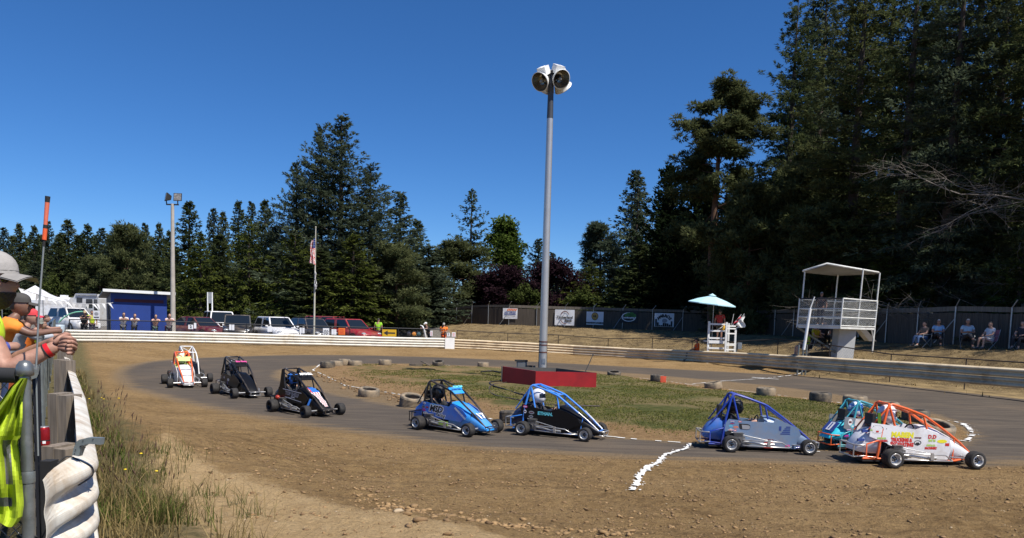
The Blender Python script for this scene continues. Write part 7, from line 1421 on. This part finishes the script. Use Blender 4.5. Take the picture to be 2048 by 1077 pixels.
fr = [D(x / 3.0175, 720 + y / 3.0175, 3.80) - o_ for x, y in out]; bk_ = [p + Vector((.006, .028, 0)) for p in fr]; mb = MB(); n = len(out); mb.add(fr, [tuple(range(n))]); mb.add(bk_, [tuple(range(n))[::-1]]); mb.add(fr + bk_, [(k, (k + 1) % n, n + (k + 1) % n, n + k) for k in range(n)]); mb.build('grip', mat('grey_tool_plastic', (.17, .20, .21), .4, .1, .1, 20), hs)
mb = MB(); [mb.ball(D(x, y, 3.797) - o_, .003, 6, 4) for x, y in ((149, 908), (151, 900), (166, 882), (186, 879))]; mb.build('rivets', BLACKM, hs); mb = MB(); mb.tube([D(160, 893, 3.80) - o_, D(166, 892, 3.79) - o_, D(171, 896, 3.79) - o_], .003, 5); mb.build('trigger', BLACKM, hs)
cx_, cy_ = -2.275, 3.83; nv_ = Vector((.93, .37, 0)).normalized(); cd_ = thing('cord', 'black cord tied round the top of the near rail', 'cord', (cx_, cy_, 1.288)); mb = MB(); mb.tube(chaikin([nv_ * (dd + .006) + Vector((0, 0, h - .31)) for h, dd in [(.165, .015), (.208, .08), (.235, .088), (.262, .08), (.30, .016), (.318, -.01)]] + [Vector((-.03, -.02, .012)), Vector((-.05, -.05, -.02))], 1), .004, 6).build('loop', BLACKM, cd_)
tg = thing('tag', 'small orange tag wired to the chain link above the yellow jacket', 'tag', D(24, 777, 2.95)); MB().box((0, 0, 0), (.026, .004, .075), 0, ry=.12).build('plate', mat('orange_tag_plate', (.42, .10, .03), .6), tg)
tb_ = thing('cloth_knot', 'scrap of white cloth knotted behind the domed post cap', 'cloth', D(46, 738, 2.95)); MB().ball((0, 0, 0), (.018, .018, .028), 9, 6).ball((.012, 0, -.022), (.012, .012, .016), 8, 5).build('knot', CARW, tb_)
# ================================================================== GROUND COVER
rs = np.random.RandomState(11)
def blades(name, X, Y, h, w_, m, lean=.35, z0=None, segs=2):
    n = len(X); Z = terr_np(X, Y, True) if z0 is None else z0; az = rs.uniform(0, 6.283, n); sd_ = np.stack([np.cos(az), np.sin(az), np.zeros(n)], 1); ld = np.stack([np.cos(az + 1.57), np.sin(az + 1.57), np.zeros(n)], 1) * (rs.normal(0, lean, n) * h)[:, None]
    b = np.stack([X, Y, Z - .01], 1); up = np.zeros((n, 3)); up[:, 2] = h; w2 = (w_ * np.ones(n))[:, None]
    V = np.stack([b - sd_ * w2, b + sd_ * w2, b + up * .55 + ld * .3 + sd_ * w2 * .8, b + up * .55 + ld * .3 - sd_ * w2 * .8, b + up + ld + sd_ * w2 * .12, b + up + ld - sd_ * w2 * .12], 1).reshape(-1, 3)
    q = np.arange(n)[:, None] * 6; F = np.concatenate([q + [0, 1, 2, 3], q + [3, 2, 4, 5]], 0); T = np.repeat(np.clip(rs.normal(.5, .28, n), 0, 1), 6)
    return tag(link(name, np_mesh(name, V, F, m, False, attrs={'tint': T})), kind='stuff')
DRYG = leaf_mat('dry_grass_blades', (.07, .052, .022), (.36, .27, .12), .25); BANKG = leaf_mat('straw_blades', (.18, .128, .056), (.38, .28, .14), .4); GRNG = leaf_mat('green_grass_blades', (.035, .055, .012), (.12, .15, .035), .3); TURFG = leaf_mat('turf_blades', (.070, .095, .020), (.24, .22, .07), .4)
def strip(n, side=(.15, 1.0), d=(3.9, 34), pw=1.6):
    wide = lambda q: np.interp(q, [3.5, 5, 7, 10, 20], [.80, .78, .50, .38, .36])
    dep = d[0] + (d[1] - d[0]) * rs.rand(n) ** pw; P = np.array(near_path)[:, :2]; x = np.interp(dep, P[:, 1], P[:, 0]); off = side[0] + (side[1] - side[0]) * rs.rand(n) ** 2.1 * wide(dep); return x + off * .86, dep + off * .5
def clumpy(X, Y, s=1.1, th=.47): k = fbm(X * s + 5, Y * s, 3) > th; return X[k], Y[k]
X, Y = strip(8500, (.08, 1.35), (3.7, 24)); X, Y = clumpy(X, Y, 2.4, .47); blades('dry_grass', X, Y, rs.uniform(.05, .26, len(X)) * np.clip(1.15 - (np.hypot(X + 2, Y - 5) - 4) * .02, .5, 1.1), .0026 + .00016 * Y, DRYG, .95)
X, Y = strip(8000, (.05, 1.1), (4.0, 22)); X, Y = clumpy(X, Y, 2.0, .50); blades('weeds', X, Y, rs.uniform(.05, .22, len(X)), .0034 + .0002 * Y, GRNG, .85)
# scattered tufts on the sandy shoulder
tx, ty = [], []
for px, py, n, s in ((325, 1055, 260, .10), (300, 1030, 160, .14), (345, 1000, 120, .10), (250, 990, 200, .2), (505, 1050, 26, .06), (415, 985, 50, .08), (470, 1005, 18, .05), (290, 940, 180, .22), (330, 905, 160, .2), (230, 1040, 200, .2), (430, 1070, 20, .08)):
    c = G(px, py, .42 if px < 400 else .34); tx.append(rs.normal(c.x, s, n)); ty.append(rs.normal(c.y, s, n))
tx = np.concatenate(tx); ty = np.concatenate(ty); blades('grass_tufts', tx, ty, rs.uniform(.04, .20, len(tx)), .0030, GRNG, .9); k = rs.permutation(len(tx))[:380]; blades('dry_tufts', tx[k] + rs.normal(0, .12, len(k)), ty[k] + rs.normal(0, .08, len(k)), rs.uniform(.10, .42, len(k)), .0024, DRYG, .5)
# tall seed heads and yellow flowers
sx_, sy_ = strip(110, (.25, 1.1), (5.5, 13)); mb = MB(); YEL = MB(); zs_ = terr_np(sx_, sy_, True)
for i in range(len(sx_)):
    h = random.uniform(.25, .55); t_ = Vector((random.gauss(.03, .1), random.gauss(0, .1), h)); p = Vector((sx_[i], sy_[i], zs_[i])); mb.tube([p, p + t_ * .6 + Vector((0, 0, .02)), p + t_], .0022, 3, 0, cap=False); mb.tube([p + t_, p + t_ * 1.06, p + t_ * 1.14], [.002, .0065, .001], 4, 1)
    if i % 17 == 0: YEL.ball(p + t_ * .8 + Vector((.05, 0, .02)), (.015, .015, .006), 7, 4); YEL.tube([p + Vector((.05, 0, 0)), p + t_ * .8 + Vector((.05, 0, .02))], .0018, 3, 1, cap=False)
tag(mb.build('seed_heads', [mat('straw_stem', (.22, .17, .08), .9), mat('brown_seed_head', (.10, .055, .035), .9)]), kind='stuff'); tag(YEL.build('yellow_flowers', [mat('yellow_petals', (.85, .60, .02), .7), mat('straw_stem', ())]), kind='stuff')
# infield turf
n = 260000; X = rs.uniform(-8, 11, n); Y = rs.uniform(12.5, 34, n); si = -sdist(INNER, X, Y); k = (si > .5 + rs.rand(n) * 1.3) & (fbm(X * .55 + 3, Y * .55, 4) + .10 * sstep(-5, 5, X) + .2 * (fbm(X * 2.4, Y * 2.4, 2) - .45) > .43) & (rs.rand(n) < 1.25 - Y / 40); X, Y = X[k], Y[k]
blades('turf', X, Y, rs.uniform(.012, .040, len(X)), .007 + .0004 * Y, TURFG, .9)
# dry grass on the bank behind the low fence
n = 14000; X = rs.uniform(-5, 26, n); Y = rs.uniform(28, 74, n); sl_ = sdist(loop_poly, X, Y); k = (sl_ > .5) & (sl_ < 26) & (fbm(X * .8, Y * .8, 3) > .42); X, Y = X[k], Y[k]; blades('bank_grass', X, Y, rs.uniform(.03, .09, len(X)), .012 + .0005 * Y, BANKG, 1.0)
n = 5000; X = rs.uniform(-26, 16, n); Y = rs.uniform(24, 49, n); sl_ = -sdist(loop_poly, X, Y); k = (sl_ > .05) & (sl_ < .9 * rs.rand(n) + .1) & (fbm(X * .5, Y * .5, 2) > .46); X, Y = X[k], Y[k]; blades('rail_foot_grass', X, Y, rs.uniform(.06, .25, len(X)), .02, DRYG, .5)
# clods and pebbles
def clods(name, X, Y, size, m, flat=.7):
    g = (1 + 5 ** .5) / 2; base = np.array([(-1, g, 0), (1, g, 0), (-1, -g, 0), (1, -g, 0), (0, -1, g), (0, 1, g), (0, -1, -g), (0, 1, -g), (g, 0, -1), (g, 0, 1), (-g, 0, -1), (-g, 0, 1)], float) / 1.9
    F0 = np.array([(0, 11, 5), (0, 5, 1), (0, 1, 7), (0, 7, 10), (0, 10, 11), (1, 5, 9), (5, 11, 4), (11, 10, 2), (10, 7, 6), (7, 1, 8), (3, 9, 4), (3, 4, 2), (3, 2, 6), (3, 6, 8), (3, 8, 9), (4, 9, 5), (2, 4, 11), (6, 2, 10), (8, 6, 7), (9, 8, 1)])
    n = len(X); Z = terr_np(X, Y, True); a = rs.uniform(0, 6.28, n); c, s = np.cos(a)[:, None], np.sin(a)[:, None]; V = base[None] * rs.uniform(.5, 1.4, (n, 12, 1)) * np.stack([rs.uniform(.8, 1.5, n), rs.uniform(.7, 1.1, n), rs.uniform(.5, .9, n) * flat], 1)[:, None, :] * size[:, None, None]
    V = np.stack([V[..., 0] * c - V[..., 1] * s + X[:, None], V[..., 0] * s + V[..., 1] * c + Y[:, None], V[..., 2] + (Z + size * .22)[:, None]], -1)
    return tag(link(name, np_mesh(name, V.reshape(-1, 3), (F0[None] + (np.arange(n) * 12)[:, None, None]).reshape(-1, 3), m, False)), kind='stuff')
CLOD = mat('dry_dirt_clod', (.29, .182, .084), .95, 0, .35, 3, .3); CLOD2 = mat('dark_dirt_clod', (.21, .130, .062), .95, 0, .3, 4, .3); PALE = mat('pale_pebble', (.40, .31, .20), .9, 0, .3, 5)
n = 28000; X = rs.uniform(-4, 11, n); Y = 5.2 + 6.6 * rs.rand(n) ** .8; so = sdist(OUTER, X, Y); dens_ = fbm(X * .9, Y * 1.6, 4); k = (so > .25) & (dens_ > .34 + .22 * rs.rand(n)) & (X > -.62 * Y + 1.6); X, Y = X[k], Y[k]; sz_ = .0035 + .022 * rs.rand(len(X)) ** 9 + .007 * rs.rand(len(X)) ** 2; h_ = len(X) // 2
clods('dirt_clods', X[:h_], Y[:h_], sz_[:h_], CLOD); clods('dark_clods', X[h_:], Y[h_:], sz_[h_:], CLOD2)
n = 500; X = rs.uniform(-3, 10, n); Y = rs.uniform(5.5, 12, n); k = sdist(OUTER, X, Y) > .3; clods('pebbles', X[k], Y[k], .005 + .010 * rs.rand(k.sum()) ** 3, PALE)
# ridge of larger stones along the edge of the sandy shoulder
P = [G(*p, .22) for p in [(690, 985), (760, 1005), (830, 1020), (900, 1035), (1000, 1045), (1080, 1055), (1170, 1065), (1260, 1072)]]; q = rs.randint(0, len(P) - 1, 330); u = rs.rand(330); X = np.array([P[i].x + (P[i + 1].x - P[i].x) * v for i, v in zip(q, u)]) + rs.normal(0, .10, 330); Y = np.array([P[i].y + (P[i + 1].y - P[i].y) * v for i, v in zip(q, u)]) + rs.normal(0, .16, 330)
clods('stone_ridge', X, Y, .010 + .032 * rs.rand(330) ** 3, CLOD)
n = 900; X = np.array([0.] * n); Y = X.copy(); ipn = [G(*p) for p in [(600, 745), (650, 757), (700, 778), (760, 792), (830, 808), (900, 822)]]; q = rs.randint(0, 5, n); u = rs.rand(n); X = np.array([ipn[i].x + (ipn[i + 1].x - ipn[i].x) * v for i, v in zip(q, u)]) + rs.normal(.15, .22, n); Y = np.array([ipn[i].y + (ipn[i + 1].y - ipn[i].y) * v for i, v in zip(q, u)]) + rs.normal(.15, .22, n); clods('infield_edge_clods', X, Y, .012 + .07 * rs.rand(n) ** 5, CLOD2)
GR = 'single dirt clods lying on the sandy shoulder'
for px, py, s, m in ((505, 988, .030, CLOD2), (427, 983, .024, CLOD2), (757, 1003, .034, CLOD), (797, 1030, .044, PALE), (813, 1041, .045, CLOD), (868, 1038, .036, CLOD), (838, 1060, .050, CLOD2), (893, 1057, .036, CLOD2), (943, 1044, .034, CLOD2), (978, 1045, .048, CLOD2), (530, 940, .020, CLOD2), (625, 965, .026, CLOD2)):
    c = G(px, py, .30 if py > 975 else .15); o = clods('dirt_clod', np.array([c.x]), np.array([c.y]), np.array([s]), m); del o['kind']; tag(o, 'loose dirt clod lying alone on the bare ground in front of the track', 'dirt clod', GR)
